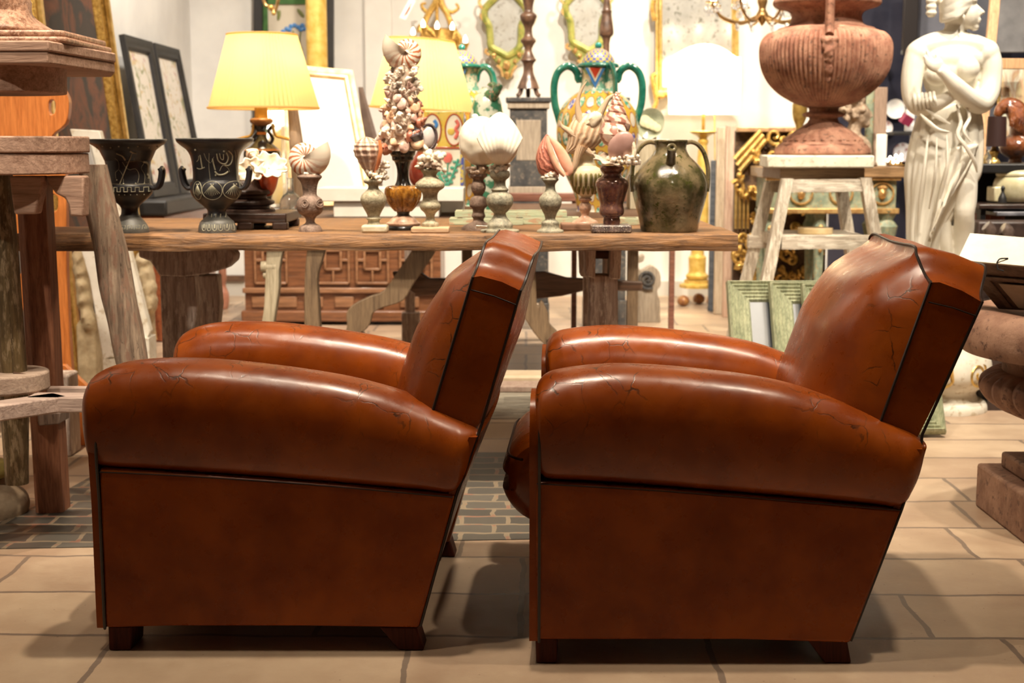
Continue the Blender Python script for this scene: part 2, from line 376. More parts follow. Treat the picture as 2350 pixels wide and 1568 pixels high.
# ------------------------------------------------------------ armchairs
LE = LEATHER(); LE2 = LEATHER(False)
PIPE = M('dark_piping', (.018, .010, .007), None, rough=.35, bump=0)
LEGM = WOOD('chair_leg_wood', (.035, .006, .003), (.085, .016, .006), 'z', rough=.6, crack=0)
LEGM.node_tree.nodes['Principled BSDF'].inputs['Specular IOR Level'].default_value = .2
def chair(Yn, tr, label):
    X0 = W(*tr['org'], Yn).x
    root = T('club_armchair', label, 'armchair', (X0, Yn, 0), None)
    Wf = .80
    def C(x, y, z):           # x from the front along the side, y from near side to far side
        t = y/Wf
        return Vector((X0+x+t*(tr['skew']-.0055*x), Yn+t*(Wf-.1045*x), z))
    def U(px, py, dy=0.0):    # photo pixel -> side plane (x, z) at depth dy from the near side
        p = W(px, py, Yn+dy); return (p.x-X0-dy/Wf*tr['skew'], max(p.z, 0))
    # arms
    st = [(px,)+tuple(q) for px, *q in tr['arm']]
    xs = [(U(a, b, .05)[0], U(a, b, .08)[1], U(a, c, 0.0)[1]) for a, b, c in st]
    hmax = xs[7][1]-xs[7][2]
    for side in (0, 1):
        P = []
        sx = sm([(x, zt, 0) for x, zt, zb in xs], 4); sb = sm([(x, zb, 0) for x, zt, zb in xs], 4)
        for q, w in zip(sx, sb):
            x, zt, zb = q.x, q.y, w.y
            h = zt-zb; f = min(1, max(0.12, h/hmax*1.25))**.55 if x < .3 else 1
            if x > .6: f = max(.3, min(1, h/hmax*1.6))**.4
            cy = .088; ry = .1*f; cz = (zt+zb)/2; rz = h/2; row = []
            for j in range(36):
                a = 2*PI*j/36; cc, ss = math.cos(a), math.sin(a)
                y = cy+ry*math.copysign(abs(cc)**(.75 if ss > 0 else .28), cc)*(1 if ss > 0 else 1-.05*ss*ss)
                z = cz+rz*math.copysign(abs(ss)**(.85 if ss > 0 else .6), ss)
                if cc > 0 and z > zb: y -= .0
                row.append(C(x, y if side == 0 else Wf-y, z))
            if side: row.reverse()
            P.append(row)
        mb = MB(); mb.grid(P, len(P), 36, cv=True, capu=True); O('armrest', mb, LE, root, ang=60)
        # inner wall of the arm
        zs = U(*tr['org'], 0)[1]
        mb = MB(); y0 = .03 if side == 0 else Wf-.16; 
        pl = [(.05, .1), (.60, .12), (.68, .46), (.4, .50), (.06, .50)]
        mb.prism([C(x, y0, z) for x, z in pl], C(0, y0+.13, 0)-C(0, y0, 0)); O('inner_arm_panel', mb, LE2, root, bev=.01)
        # outer side panel
        pl = [U(*p) for p in tr['side']]; y0 = -.003 if side == 0 else Wf-.117
        P1 = [C(x, y0, z) for x, z in pl]; P2 = [C(x, y0+.12, z) for x, z in pl]
        n = len(pl); mb = MB(); mb.add(P1+P2, [tuple(range(n-1, -1, -1)), tuple(range(n, 2*n))]+[(i, (i+1) % n, n+(i+1) % n, n+i) for i in range(n)])
        O('side_panel', mb, LE2, root, bev=.006)
        sg = 0 if side == 0 else Wf
        # seam under the arm roll
        mb = MB(); mb.tube([C(U(a, b)[0], sg-.0035 if side == 0 else sg+.0035, U(a, b)[1]) for a, b in sm2(tr['seam'], 6)], .0013, 6); O('seam', mb, PIPE, root)
        # slab at the front of the arm
        mb = MB(); x0, x1 = U(tr['slab'][0], 1300)[0], U(tr['slab'][1], 1300)[0]
        zb = U(tr['slab'][0], tr['slab'][3])[1]; zt = U(tr['slab'][0], tr['slab'][2], .08)[1]
        out = []; 
        for yy, zz in sm2([(.004, zb), (.001, zb+.02), (.0, .3), (-.004, zt-.16), (-.006, zt-.09), (.015, zt-.025), (.085, zt), (.155, zt-.03), (.172, zt-.1), (.165, .34), (.165, .1), (.165, zb)], 4): out.append((yy, zz))
        P = []
        for xx, sc in ((x0+.006, .93), (x0, .97), (x0-.001, 1), (x1, 1)):
            P.append([C(xx, (.085+(yy-.085)*sc) if side == 0 else Wf-(.085+(yy-.085)*sc), (zt+zb)/2+(zz-(zt+zb)/2)*(1-(1-sc)*.5)) for yy, zz in out])
        P[0] = [p+Vector((-.004, 0, 0)) for p in P[0]]
        mb.grid(P, 4, len(out), cv=True, capu=True); sl = O('front_panel', mb, LE2, root, ang=50)
        mb = MB(); mb.tube([p+Vector((.003, 0, 0)) for p in [C(x1, (yy-.0035 if yy < .08 else yy+.002) if side == 0 else Wf-(yy-.0035 if yy < .08 else yy+.002), zz) for yy, zz in out]], .0032, 6, cl=True); O('piping', mb, PIPE, sl)
    # back shell
    ft, rt = tr['bt']; fb, rb = tr['bb']
    D = .07
    f0 = Vector(U(*fb, D)); f1 = Vector(U(*ft, D)); r0 = Vector(U(*rb, 0.02)); r1 = Vector(U(*rt, D))
    r2 = Vector(U(*tr['rl'], 0)); r3 = Vector(U(*tr['rb'], 0))
    zc = f1.y
    ol = sm2([(.045, 0), (.07, .004), (.10, .018), (.135, .052), (.175, .062), (.28, .060), (.40, .058), (.52, .060), (.625, .062), (.665, .052), (.70, .018), (.73, .004), (.755, 0)], 5)
    fu = (f1-f0); fu = fu/fu.y; ru = (r1-r0); ru = ru/ru.y
    P = []; fr = []; rr = []; lw = []
    for y, dz in ol:
        c = 1-abs((y-.4)/.355)**2.2; cb = tr['crest']*min(1, dz/.05)
        A = f0-fu*.25; B = f1+fu*dz+Vector((cb, 0)); Cc = r1+ru*dz+Vector((.008*c, 0)); R0 = r0+Vector((.016*c, 0)); R2 = r2+Vector((.015*c, 0)); R3 = r3+Vector((.005*c, .0))
        # the rear panel narrows downward with the body
        Rm = (Cc+R0)/2+Vector((.01*c, 0))
        row = [A, f0, (f0+B)/2, B, B+(Cc-B)*.15+Vector((0, .006)), B+(Cc-B)*.6+Vector((0, .007)), Cc, Rm, R0, R0+(R2-R0)*.3-Vector((.01, 0)), R0+(R2-R0)*.8-Vector((.05, 0)), R2-Vector((.13, .12)), Vector((A.x, R2.y-.12))]
        fr.append(C(B.x, y, B.y)); rr.append([C(q.x, y, q.y) for q in (Cc, Rm, R0)])
        P.append([C(q.x-(.006 if i > 7 else 0), y, q.y) for i, q in enumerate(row)]); fs = y/Wf; lw.append((R0+(R2-R0)*.15, R2-Vector((.012*fs, 0)), R3-Vector((.034*fs, 0))))
    mb = MB(); mb.grid(P, len(P), 13, cv=True)
    cf = [(3, 4, 5), (3, 5, 6), (2, 3, 6, 7), (1, 2, 7, 8), (0, 1, 8, 9), (0, 9, 10), (0, 10, 11, 12)]; nb = (len(P)-1)*13
    mb.f += [tuple(reversed(q)) for q in cf]+[tuple(i+nb for i in q) for q in cf]; O('back_shell', mb, LE2, root, ang=38)
    P = [[C(q.x+e, .4+(y-.4)*1.11, q.y) for e in (0, -.016) for q in ((a, b2, c2) if e == 0 else (c2, b2, a))] for (y, dz), (a, b2, c2) in zip(ol, lw)]
    mb = MB(); mb.grid(P, len(P), 6, cv=True, capu=True); O('rear_panel', mb, LE2, root, ang=38)
    # stitched cap line on the near and far shoulder
    for y in (.0435, .7565):
        mb = MB(); a = U(*tr['cap'][0], D); b = U(*tr['cap'][1], D); mb.tube([C(a[0], y, a[1]), C((a[0]+b[0])/2, y-.0005, (a[1]+b[1])/2+.003), C(b[0], y, b[1])], .0014, 6); O('cap_stitching', mb, PIPE, root)
    # piping along front border and rear border
    ln = [C(f0.x-fu.x*.05, ol[0][0], f0.y-.05)]+[p for p in fr]+[C(f0.x-fu.x*.05, ol[-1][0], f0.y-.05)]
    mb = MB(); mb.tube([p+Vector((-.002, 0, 0)) for p in ln], .0031, 6); O('piping', mb, PIPE, root)
    lo = [C(r3.x, .004, r3.y), C(r2.x, .004, r2.y), C(r0.x*.75+r2.x*.25, .012, r0.y*.75+r2.y*.25)]
    hi = [C(r3.x-.034, .796, r3.y), C(r2.x-.012, .796, r2.y), C(r0.x*.75+r2.x*.25-.004, .788, r0.y*.75+r2.y*.25)]
    ln = lo+[rr[0][2], rr[0][1], rr[0][0]]+[p[0] for p in rr[1:-1]]+[rr[-1][0], rr[-1][1], rr[-1][2]]+hi[::-1]
    mb = MB(); mb.tube([p+Vector((.001, 0, .001)) for p in ln], .0031, 6); O('piping', mb, PIPE, root)
    # padded inner back
    NS, NY = 26, 34; P = []
    pr = tr['pad']                       # px silhouette at mid width
    mid = [U(a, b, .36) for a, b in pr]
    def fat(z):
        for (xa, za), (xb, zb) in zip(mid, mid[1:]):
            if za <= z <= zb: return xa+(xb-xa)*(z-za)/(zb-za+1e-9)
        return mid[-1][0] if z > mid[-1][1] else mid[0][0]
    for i in range(NS+1):
        s = i/NS; row = []
        for j in range(NY+1):
            t = j/NY; y = .045+.71*t
            dz = 0
            for (ya, da), (yb, db) in zip(ol, ol[1:]):
                if ya <= y <= yb: dz = da+(db-da)*(y-ya)/(yb-ya+1e-9)
            top = f1+fu*dz+Vector((tr['crest']*min(1, dz/.05), 0)); bot = f0-fu*.12
            q = bot+(top-bot)*s
            c = max(0, 1-abs(2*t-1)**3.0)**.6
            bulge = max(0.0, q.x-fat(q.y))
            bulge = bulge*min(1, (1-s)/.16)**.55 if s < 1 else 0
            row.append(C(q.x-bulge*c-.0015, y, q.y+ (.01*c*math.sin(PI*s) if s > .8 else 0)))
        P.append(row)
    mb = MB(); mb.grid(P, NS+1, NY+1); O('back_cushion', mb, LE, root, ang=70)
    # seat cushion and what is under it
    zt, zb2 = U(*tr['cu'][0], .36)[1], U(*tr['cu'][1], .36)[1]; xf = U(tr['cu'][2], 1080, .36)[0]
    P = []
    for i in range(30):
        a = (i/29)**1.8; x = xf+(.64-xf)*a
        e = min(1, math.sin(min(a/.12, 1)*PI/2)+.05); row = []
        for j in range(40):
            an = 2*PI*j/40; cc, ss = math.cos(an), math.sin(an)
            y = .4+.235*math.copysign(abs(cc)**.35, cc)
            zz = (zt+zb2)/2+(zt-zb2)/2*e**.5*math.copysign(abs(ss)**.6, ss)*(1-.0*abs(cc))
            xx = x+(.035*abs(cc)**3 if a < .2 else 0)
            row.append(C(xx, y, zz))
        P.append(row)
    mb = MB(); mb.grid(P, 30, 40, cv=True, capu=True); cu = O('seat_cushion', mb, LE, root, ang=120)
    ln = []
    for i in range(21):
        an = PI*i/20; ln.append(C(xf+.012+.035*abs(math.cos(an))**3, .4-.235*math.copysign(abs(math.cos(an))**.35, math.cos(an)), zt-.045))
    mb = MB(); mb.tube(ln, .003, 6); O('piping', mb, PIPE, cu)
    mb = MB(); zq = U(*tr['side'][-1])[1]
    pl = [(.035, zq), (.025, .2), (.03, zb2+.01), (.66, zb2+.01), (.62, zq)]
    pl2 = [C(x, .15, z) for x, z in pl]; pl3 = [C(x, .65, z) for x, z in pl]
    n = 5; mb.add(pl2+pl3, [tuple(range(n-1, -1, -1)), tuple(range(n, 2*n))]+[(i, (i+1) % n, n+(i+1) % n, n+i) for i in range(n)])
    O('seat_base', mb, LE2, root, bev=.012)
    # legs
    for poly, dd in ((tr['leg1'], .085), (tr['leg2'], .06)):
        for y0 in (.006, .794-dd):
            q = [U(*p) for p in poly]; zm = min(z for x, z in q); q = [(x, max(0.0, z-zm)) for x, z in q]
            mb = MB(); mb.prism([C(x, y0, z) for x, z in q], C(0, y0+dd, 0)-C(0, y0, 0)); O('leg', mb, LEGM, root, bev=.004)
    return root
trL = dict(org=(217, 1300), skew=.045, crest=.0,
  arm=[(196, 915, 950), (199, 884, 1005), (205, 868, 1035), (215, 856, 1066), (235, 845, 1078), (275, 833, 1083), (335, 826, 1086), (410, 824, 1091), (500, 828, 1097), (600, 838, 1103), (700, 851, 1111), (800, 868, 1119), (900, 894, 1127), (985, 924, 1134), (1040, 947, 1140), (1068, 959, 1110), (1090, 968, 1052), (1100, 975, 1020)],
  side=[(228, 1074), (500, 1092), (800, 1114), (1044, 1137), (1003, 1290), (961, 1441), (700, 1437), (400, 1437), (243, 1441)],
  seam=[(225, 1083), (400, 1091), (700, 1111), (1040, 1141)], slab=(217, 232, 905, 1438),
  bt=((1090, 633), (1196, 664)), bb=((1001, 930), (1104, 976)), rl=(1045, 1142), rb=(963, 1440),
  cap=((1083, 662), (1186, 696)),
  pad=[(905, 960), (920, 890), (936, 828), (965, 742), (1000, 682), (1035, 632), (1078, 594), (1130, 568)],
  cu=((300, 990), (300, 1150), 275), leg1=[(245, 1440), (300, 1440), (298, 1497), (247, 1497)], leg2=[(868, 1438), (955, 1438), (972, 1493), (915, 1493)])
trR = dict(org=(1216, 1300), skew=.045, crest=-.03,
  arm=[(1228, 915, 950), (1229, 895, 1010), (1232, 884, 1050), (1238, 874, 1085), (1250, 862, 1104), (1275, 852, 1110), (1340, 842, 1113), (1420, 837, 1118), (1520, 841, 1126), (1620, 850, 1134), (1720, 862, 1142), (1820, 882, 1150), (1910, 912, 1158), (2000, 945, 1166), (2062, 970, 1172), (2094, 984, 1128), (2112, 996, 1080), (2120, 1004, 1040)],
  side=[(1228, 1104), (1520, 1122), (1800, 1145), (2068, 1170), (2008, 1330), (1951, 1476), (1700, 1468), (1400, 1468), (1232, 1468)],
  seam=[(1232, 1110), (1500, 1125), (1800, 1148), (2066, 1171)], slab=(1216, 1234, 893, 1468),
  bt=((2131, 645), (2244, 690)), bb=((2020, 952), (2121, 1003)), rl=(2069, 1172), rb=(1952, 1474),
  cap=((2123, 690), (2232, 722)),
  pad=[(1788, 960), (1797, 880), (1830, 792), (1856, 722), (1895, 662), (1950, 608), (2008, 575), (2050, 570)],
  cu=((1160, 965), (1160, 1165), 1160), leg1=[(1228, 1466), (1278, 1466), (1278, 1527), (1230, 1527)], leg2=[(1852, 1468), (1945, 1468), (1955, 1525), (1895, 1525)])
chair(2.795, trL, 'cognac leather club armchair on the left, arms finely cracked, in front of the stool')
chair(2.722, trR, 'cognac leather club armchair on the right with scalloped back and bulging seat cushion')
# ------------------------------------------------------------ long trestle table
YT = 4.02; ZT = W(800, 537, YT).z; YTB = YP(800, 500, ZT)
TW = WOOD('aged_table_wood', (.055, .022, .009), (.38, .19, .075), 'x', rough=.55, crack=1.0, c3=(.20, .105, .05), bump=1.0)
GW = WOOD('grey_weathered_wood', (.32, .22, .17), (.60, .47, .39), 'z', rough=.8, crack=.9, c3=(.66, .56, .48), bump=.9)
DW = WOOD('dark_old_wood', (.045, .022, .012), (.15, .075, .04), 'x', rough=.5, crack=.5)
def plank(x0, x1, y0, y1, z1, th, seed, axis='x', jit=.003):
    P = []; n = 70
    for i in range(n+1):
        x = x0+(x1-x0)*i/n; row = []
        for y, z in ((y0, z1-th), (y0-.003, z1-th*.75), (y0-.002, z1-th*.45), (y0, z1-.006), (y0+.006, z1), (y1-.006, z1), (y1, z1-.006), (y1, z1-th)):
            e = 1 if 0 < i < n else .3
            row.append(Vector((x, y+e*jit*PN(Vector((x*9, z*50, seed))), z+(e*jit*1.3*PN(Vector((x*7, y*9+3, seed+z*60))) if z < z1-.001 else 0))))
        P.append(row)
    return MB().grid(P, n+1, 8, cv=True, capu=True)
tt = T('trestle_table', 'long rustic wooden trestle table laden with shells and vases', 'table', (PX(860, YT), (YT+YTB)/2, 0))
xa, xb = PX(32, YT, 540), PX(1694, YT, 540); ym = YT+.36
O('tabletop_plank', plank(xa, xb, YT, ym, ZT, .048, 1), TW, tt)
O('tabletop_plank', plank(xa+.12, xb-.01, ym+.004, YTB, ZT-.001, .048, 5), TW, tt)
mb = MB(); zb = ZT-.048
def pol(pts, Y, d, zmax=None):
    q = []
    for a, b in pts:
        p = W(a, b, Y)
        if zmax is not None and p.z > zmax: p.z = zmax
        p.z = max(0, p.z); q.append(p)
    return MB().prism(q, (0, d, 0))
for Y in (4.24, 4.62):
    sh = (Y-4.24)*120
    O('bearer', pol([(318, 560), (520, 560), (540, 585), (538, 600), (520, 616), (470, 630), (420, 636), (366, 634), (345, 600), (318, 590)], Y, .085, zb), GW, tt, bev=.005)
    o = MB().prism([W(a+sh*1.15, b, Y+.012) for a, b in ((366, 632), (446, 632), (452, 700), (446, 760))]+[Vector((PX(455+sh*1.1, Y, 1000), Y+.012, .0)), Vector((PX(372+sh*1.1, Y, 1000), Y+.012, 0)), W(372+sh*1.1, 800, Y+.012)], (0, .07, 0))
    O('post', o, GW, tt, bev=.006)
O('foot_runner', MB().box2((PX(300, 4.2, 1000), 4.19, 0), (PX(520, 4.2, 1000), 4.75, .0)) if 0 else MB().box2((PX(372, 4.2, 1000), 4.345, .06), (PX(450, 4.2, 1000), 4.62, .16)), GW, tt, bev=.005)
for Y in (4.26, 4.66):
    sh = (Y-4.26)*-30
    O('cheek', pol([(1341+sh, 560), (1368+sh, 560), (1366+sh, 640), (1344+sh, 634)], Y-.012, .1, zb), GW, tt, bev=.004)
    O('cheek', pol([(1400+sh, 560), (1427+sh, 560), (1424+sh, 642), (1398+sh, 640)], Y-.012, .1, zb), GW, tt, bev=.004)
    o = MB().prism([W(1352+sh, 632, Y), W(1418+sh, 632, Y), Vector((PX(1420+sh, Y, 1000), Y, 0)), Vector((PX(1350+sh, Y, 1000), Y, 0))], (0, .075, 0))
    O('post', o, GW, tt, bev=.005)
O('bearer', MB().box2((PX(1370, 4.26, 580), 4.3, zb-.045), (PX(1398, 4.26, 580), YTB-.05, zb)), DW, tt)
# hewn leaning log in front of the table end
lg = T('hewn_log', 'rough hewn split log leaning upright at the left table end', 'log', (PX(290, 3.9, 900), 3.91, 0))
P = []; n = 40
top = W(213, 378, 3.91); bot = Vector((PX(372, 3.93, 1170), 3.93, 0.0))
for i in range(n+1):
    t = i/n; c = top.lerp(bot, t); row = []
    for j in range(20):
        a = 2*PI*j/20; r = .042+.006*math.sin(t*5)+.006*PN(Vector((math.cos(a)*1.3, math.sin(a)*1.3, t*7)))+.006*t
        r *= 1-.18*(abs(math.cos(2*a)))
        row.append(c+Vector((math.cos(a)*r*1.08, math.sin(a)*r*.9, 0)))
    P.append(row)
O('log_body', MB().grid(P, n+1, 20, cv=True, capu=True), WOOD('log_wood', (.15, .10, .07), (.46, .34, .24), 'z', .9, .85, 1.0, c3=(.32, .19, .13), bump=1), lg, ang=50)
# ------------------------------------------------------------ helpers for the things on the table
def onT(px, py, r=0): return YP(px, py, ZT)+SZ(r, 4.1)
def surf(pr, cx, cy, px, py, off=0):
    p = W(px, py, cy-.05); z = p.z; r = None
    for (ra, za), (rb, zb) in zip(pr, pr[1:]):
        if (za-z)*(zb-z) <= 0 and abs(zb-za) > 1e-7: r = ra+(rb-ra)*(z-za)/(zb-za); break
    if r is None: r = pr[0][0]
    r += off; x = p.x-cx; x = max(-r*.97, min(r*.97, x))
    return Vector((cx+x, cy-math.sqrt(max(0, r*r-x*x)), z))
def Mt(c, s, rot=(0, 0, 0)):
    s = (s, s, s) if isinstance(s, (int, float)) else s
    return Matrix.Translation(c)@Euler(rot).to_matrix().to_4x4()@Matrix.Diagonal((*s, 1))
STONE = M('pitted_stone', (.27, .235, .15), (.44, .39, .27), 70, .7, bump=.5, bs=160, c3=(.17, .13, .075))
BROWNS = M('brown_stone', (.12, .075, .055), (.24, .16, .12), 70, .7, bump=.5, bs=150, c3=(.30, .22, .16))
GREYS = M('grey_green_stone', (.20, .19, .14), (.36, .33, .24), 60, .65, bump=.5, bs=150, c3=(.14, .12, .08))
BLACKG = M('black_gloss', (.012, .011, .012), (.03, .026, .025), 20, .18, bump=.1, coat=.5)
CORALM = M('white_coral', (.72, .62, .48), (.85, .76, .64), 50, .75, bump=.6, bs=120)
BARN = M('barnacle', (.42, .30, .22), (.70, .58, .46), 60, .8, bump=.8, bs=150)
KB = M('matt_black_clay', (.016, .015, .017), (.03, .028, .03), 8, .42, bump=.05, coat=.1)
KP = M('cream_paint', (.50, .47, .33), (.36, .34, .24), 60, .6, bump=0)
KG = M('grey_clay', (.075, .073, .066), (.13, .125, .11), 30, .5, bump=.1)
def coral(c, r, n, seed, up=(0, 0, 1), th=.006):
    rd = random.Random(seed); mb = MB()
    for i in range(n):
        d = (Vector((rd.gauss(0, 1), rd.gauss(0, 1), rd.gauss(0, .7)))+Vector(up)*1.2).normalized()
        b = Vector(c)+Vector((rd.uniform(-.4, .4)*r, rd.uniform(-.4, .4)*r, rd.uniform(-.1, .1)*r)); p = [b]
        for k in range(3): d = (d+Vector((rd.gauss(0, .35), rd.gauss(0, .35), rd.gauss(0, .25)))).normalized(); p.append(p[-1]+d*r*.3)
        mb.tube(sm(p, 3), [th*(1-.05*k)*(1.0+.35*PN(b*90+Vector((k, 0, 0)))) for k in range(10)], 6)
        mb.ell(p[-1], th*1.25, 6, 5)
        if rd.random() < .7:
            e = (d+Vector((rd.gauss(0, .8), rd.gauss(0, .8), rd.gauss(0, .5)))).normalized(); mb.tube([p[2], p[2]+e*r*.2, p[2]+e*r*.32], [th, th*.9, th*.8], 6)
    return mb
def rocks(c, r, n, seed, sz=.012, fl=.5):
    rd = random.Random(seed); mb = MB()
    for i in range(n):
        a = rd.uniform(0, 2*PI); q = r*math.sqrt(rd.random())
        mb.ell(Vector(c)+Vector((q*math.cos(a), q*math.sin(a), rd.uniform(-.5, .7)*r*fl)), (sz*rd.uniform(.6, 1.3), sz*rd.uniform(.6, 1.3), sz*rd.uniform(.5, 1)), 8, 6, nz=.4)
    return mb
# kraters
def krater(cx, pts, label, deco, hand):
    Y = onT(cx, pts[0][0], pts[0][1]*.95); pr = prof(cx, Y, pts, ZT); X = PX(cx, Y, 430)
    t = T('krater_urn', label, 'urn', (X, Y, ZT), 'black figured kraters')
    rt = pr[-1][0]; zt = pr[-1][1]; inner = [(rt-.004, zt-.001), (rt*.72, zt-.03), (rt*.5, zt-.08), (0.0005, zt-.12)]
    O('body', MB().lathe((X, Y, 0), [(.0005, ZT)]+pr+inner, 64), KB, t, ang=50)
    mb = MB(); mb.tube([(X+(rt-.001)*math.cos(a), Y+(rt-.001)*math.sin(a), zt) for a in [2*PI*i/48 for i in range(48)]], .0022, 6, cl=True); O('rim', mb, KG, t)
    fi = [i for i, (r, z) in enumerate(pr) if z > W(cx, 492, Y).z][0]
    O('foot_glaze', MB().lathe((X, Y, 0), [(r+.0006, z+.0004) for r, z in pr[:fi]], 64), KG, t)
    for sgn in hand:
        mb = MB(); hx = [(52, 428), (62, 432), (72, 420), (77, 395), (74, 386), (70, 390), (68, 410), (60, 425)]
        for yo in (-.018, .018):
            pp = [Vector((X+sgn*SZ(a, Y), Y+yo*(1 if 0 < i < 7 else .8), W(cx, b, Y).z)) for i, (a, b) in enumerate(hx[:5])]
            mb.tube(sm(pp, 4), .006, 8)
        a = Vector((X+sgn*SZ(77, Y), Y-.018, W(cx, 390, Y).z)); b = a+Vector((0, .036, 0))
        mb.tube([a, a.lerp(b, .5)+Vector((0, 0, .006)), b], .006, 8); O('handle', mb, KB, t)
    G = {}
    def get(nm): G[nm] = G.get(nm) or MB(); return G[nm]
    deco(get, lambda px, py, o=.0008: surf(pr, X, Y, px, py, o))
    for nm, mb in G.items(): O(nm, mb, KP, t)
    return t
def lines(mb, S, pts, w=.0009, k=4, cl=False):
    q = sm2(pts, k) if k > 1 else pts
    mb.tube([S(a, b) for a, b in q], w, 5, cl=cl)
def deco1(get, S):
    for px in range(222, 366, 20): get('painted_dot').ell(S(px, 336+(px//20 % 2)*3), .0025, 6, 4)
    mb = get('painted_horse'); lines(mb, S, [(272, 352), (285, 358), (291, 368)], .0028); lines(mb, S, [(303, 347), (309, 351), (315, 352)], .0028)
    lines(mb, S, [(307, 352), (278, 421)], .0014, 1)
    lines(mb, S, [(326, 372), (332, 375), (334, 390), (332, 402), (337, 411)], .0034)
    for L in ([(268, 364), (267, 357), (273, 352)], [(268, 364), (275, 372), (275, 388), (267, 396), (268, 410)], [(276, 390), (284, 402), (286, 418)], [(292, 372), (304, 371), (318, 369), (327, 374), (322, 386), (328, 402), (328, 420)], [(300, 390), (312, 388), (318, 402), (316, 420)], [(300, 366), (306, 360), (310, 366), (308, 372)], [(284, 372), (292, 385), (300, 390)]): lines(mb, S, L, .0005)
    for a, b in ((270, 413), (286, 421), (312, 421), (328, 421)): mb.ell(S(a, b), .0022, 6, 4)
    mb = get('meander_band'); x = 248; up = True; z = []
    while x < 350: z += [(x, 430 if up else 440), (x+8, 430 if up else 440)]; x += 8; up = not up
    lines(mb, S, z, .0011, 1)
    for px in range(250, 352, 13): get('painted_dot').ell(S(px, 447), .0015, 6, 4)
    mb = get('foot_meander')
    for px in range(262, 338, 15): lines(mb, S, [(px, 527), (px, 518), (px+10, 518), (px+10, 526), (px+4, 526), (px+4, 522)], .0009, 1)
    lines(mb, S, [(250, 422), (280, 423), (320, 423), (348, 422)], .0006)
def deco2(get, S):
    mb = get('painted_figure')
    lines(mb, S, [(501, 353), (503, 368), (512, 376), (520, 374), (524, 362), (521, 350)], .0019)
    lines(mb, S, [(507, 352), (509, 364), (514, 366), (515, 354)], .0013)
    lines(mb, S, [(526, 346), (532, 356), (530, 372), (524, 380), (516, 379)], .0019)
    lines(mb, S, [(491, 364), (493, 376), (496, 390)], .0019); lines(mb, S, [(495, 393), (503, 401), (515, 400), (523, 394)], .0024)
    lines(mb, S, [(462, 356), (464, 372), (466, 386)], .0019); lines(mb, S, [(452, 386), (460, 388), (472, 384)], .0014); lines(mb, S, [(458, 358), (457, 366), (452, 371)], .0009)
    mb.ell(S(452, 344), .0034, 6, 4); mb.ell(S(517, 347), .0034, 6, 4); mb.ell(S(497, 402), .0026, 6, 4)
    for L in ([(484, 352), (482, 380), (485, 412)], [(486, 374), (477, 366), (472, 352)], [(488, 372), (494, 360)], [(538, 345), (537, 378), (539, 414)], [(542, 345), (541, 378), (543, 414)], [(506, 392), (512, 380), (522, 385), (526, 395)]): lines(mb, S, L, .0006)
    for cx in (490, 537, 455):
        mb = get('palmette_roundel')
        w = 23 if cx > 480 else 11
        lines(mb, S, [(cx+w*math.cos(a)*1.0, 437+21*math.sin(a)) for a in [2*PI*i/16 for i in range(17)]], .0008)
        for k in range(-4, 5): lines(mb, S, [(cx, 424), (cx+k*w*.10, 434), (cx+k*w*.19, 450-abs(k)*1.5)], .0005)
        mb.ell(S(cx-2, 423), .002, 6, 4); mb.ell(S(cx+3, 423), .002, 6, 4)
    mb = get('foot_leaves')
    for px in range(466, 534, 13): lines(mb, S, [(px-4, 516), (px-3, 527), (px+1, 530), (px+5, 527), (px+6, 516)], .0007); lines(mb, S, [(px+1, 515), (px+1, 524)], .0014)
    for px in range(482, 516, 10): lines(mb, S, [(px, 492), (px, 500)], .0015)
krater(296, [(536, 41), (528, 41), (520, 38), (508, 30), (498, 22), (488, 19), (478, 20), (470, 26), (460, 38), (448, 50), (438, 54), (427, 53), (421, 50), (395, 49), (370, 52), (350, 60), (338, 72), (330, 84), (324, 88), (321, 88)],
  'black clay krater with painted horse and spear, leftmost urn on the table', deco1, (1, -1))
krater(496, [(536, 42), (525, 42), (512, 38), (505, 31), (498, 24), (490, 21), (483, 22), (475, 30), (462, 45), (450, 55), (435, 59), (420, 57), (413, 52), (385, 52), (360, 56), (345, 64), (335, 76), (326, 86), (319, 88)],
  'black clay krater with painted draped figure and palmette roundels below', deco2, (1, -1))
# ------------------------------------------------------------ shells on turned bases
NAUT = PAT('nautilus_shell', (.74, .66, .54), (.44, .15, .07), 34, 3.0, 1.1, 5, .5, .72, umask=(.86, .97), rough=.25, coat=.4)
def base(cx, pts, mat, t, name='pedestal', fl=None, n=36, by=None, z0=None):
    Y = t.location.y; pr = prof(cx, Y, pts, z0 if z0 is not None else ZT); X = PX(cx, Y, 450)
    return O(name, MB().lathe((X, Y, 0), [(.0005, pr[0][1])]+pr+[(.0005, pr[-1][1])], n, fl=fl), mat, t), pr, X, Y
def block(x0, x1, y0, y1, Y, d, mat, t, name='plinth', rot=0, bev=.003):
    a = W(x0, y0, Y-d/2); z1 = W(x0, y0, Y-d/2).z; xa, xb = PX(x0, Y-d/2, y1), PX(x1, Y-d/2, y1)
    o = MB().box(((xa+xb)/2, Y, (z1+ZT)/2), (xb-xa, d, z1-ZT), (0, 0, rot)); O(name, o, mat, t, bev=bev); return z1
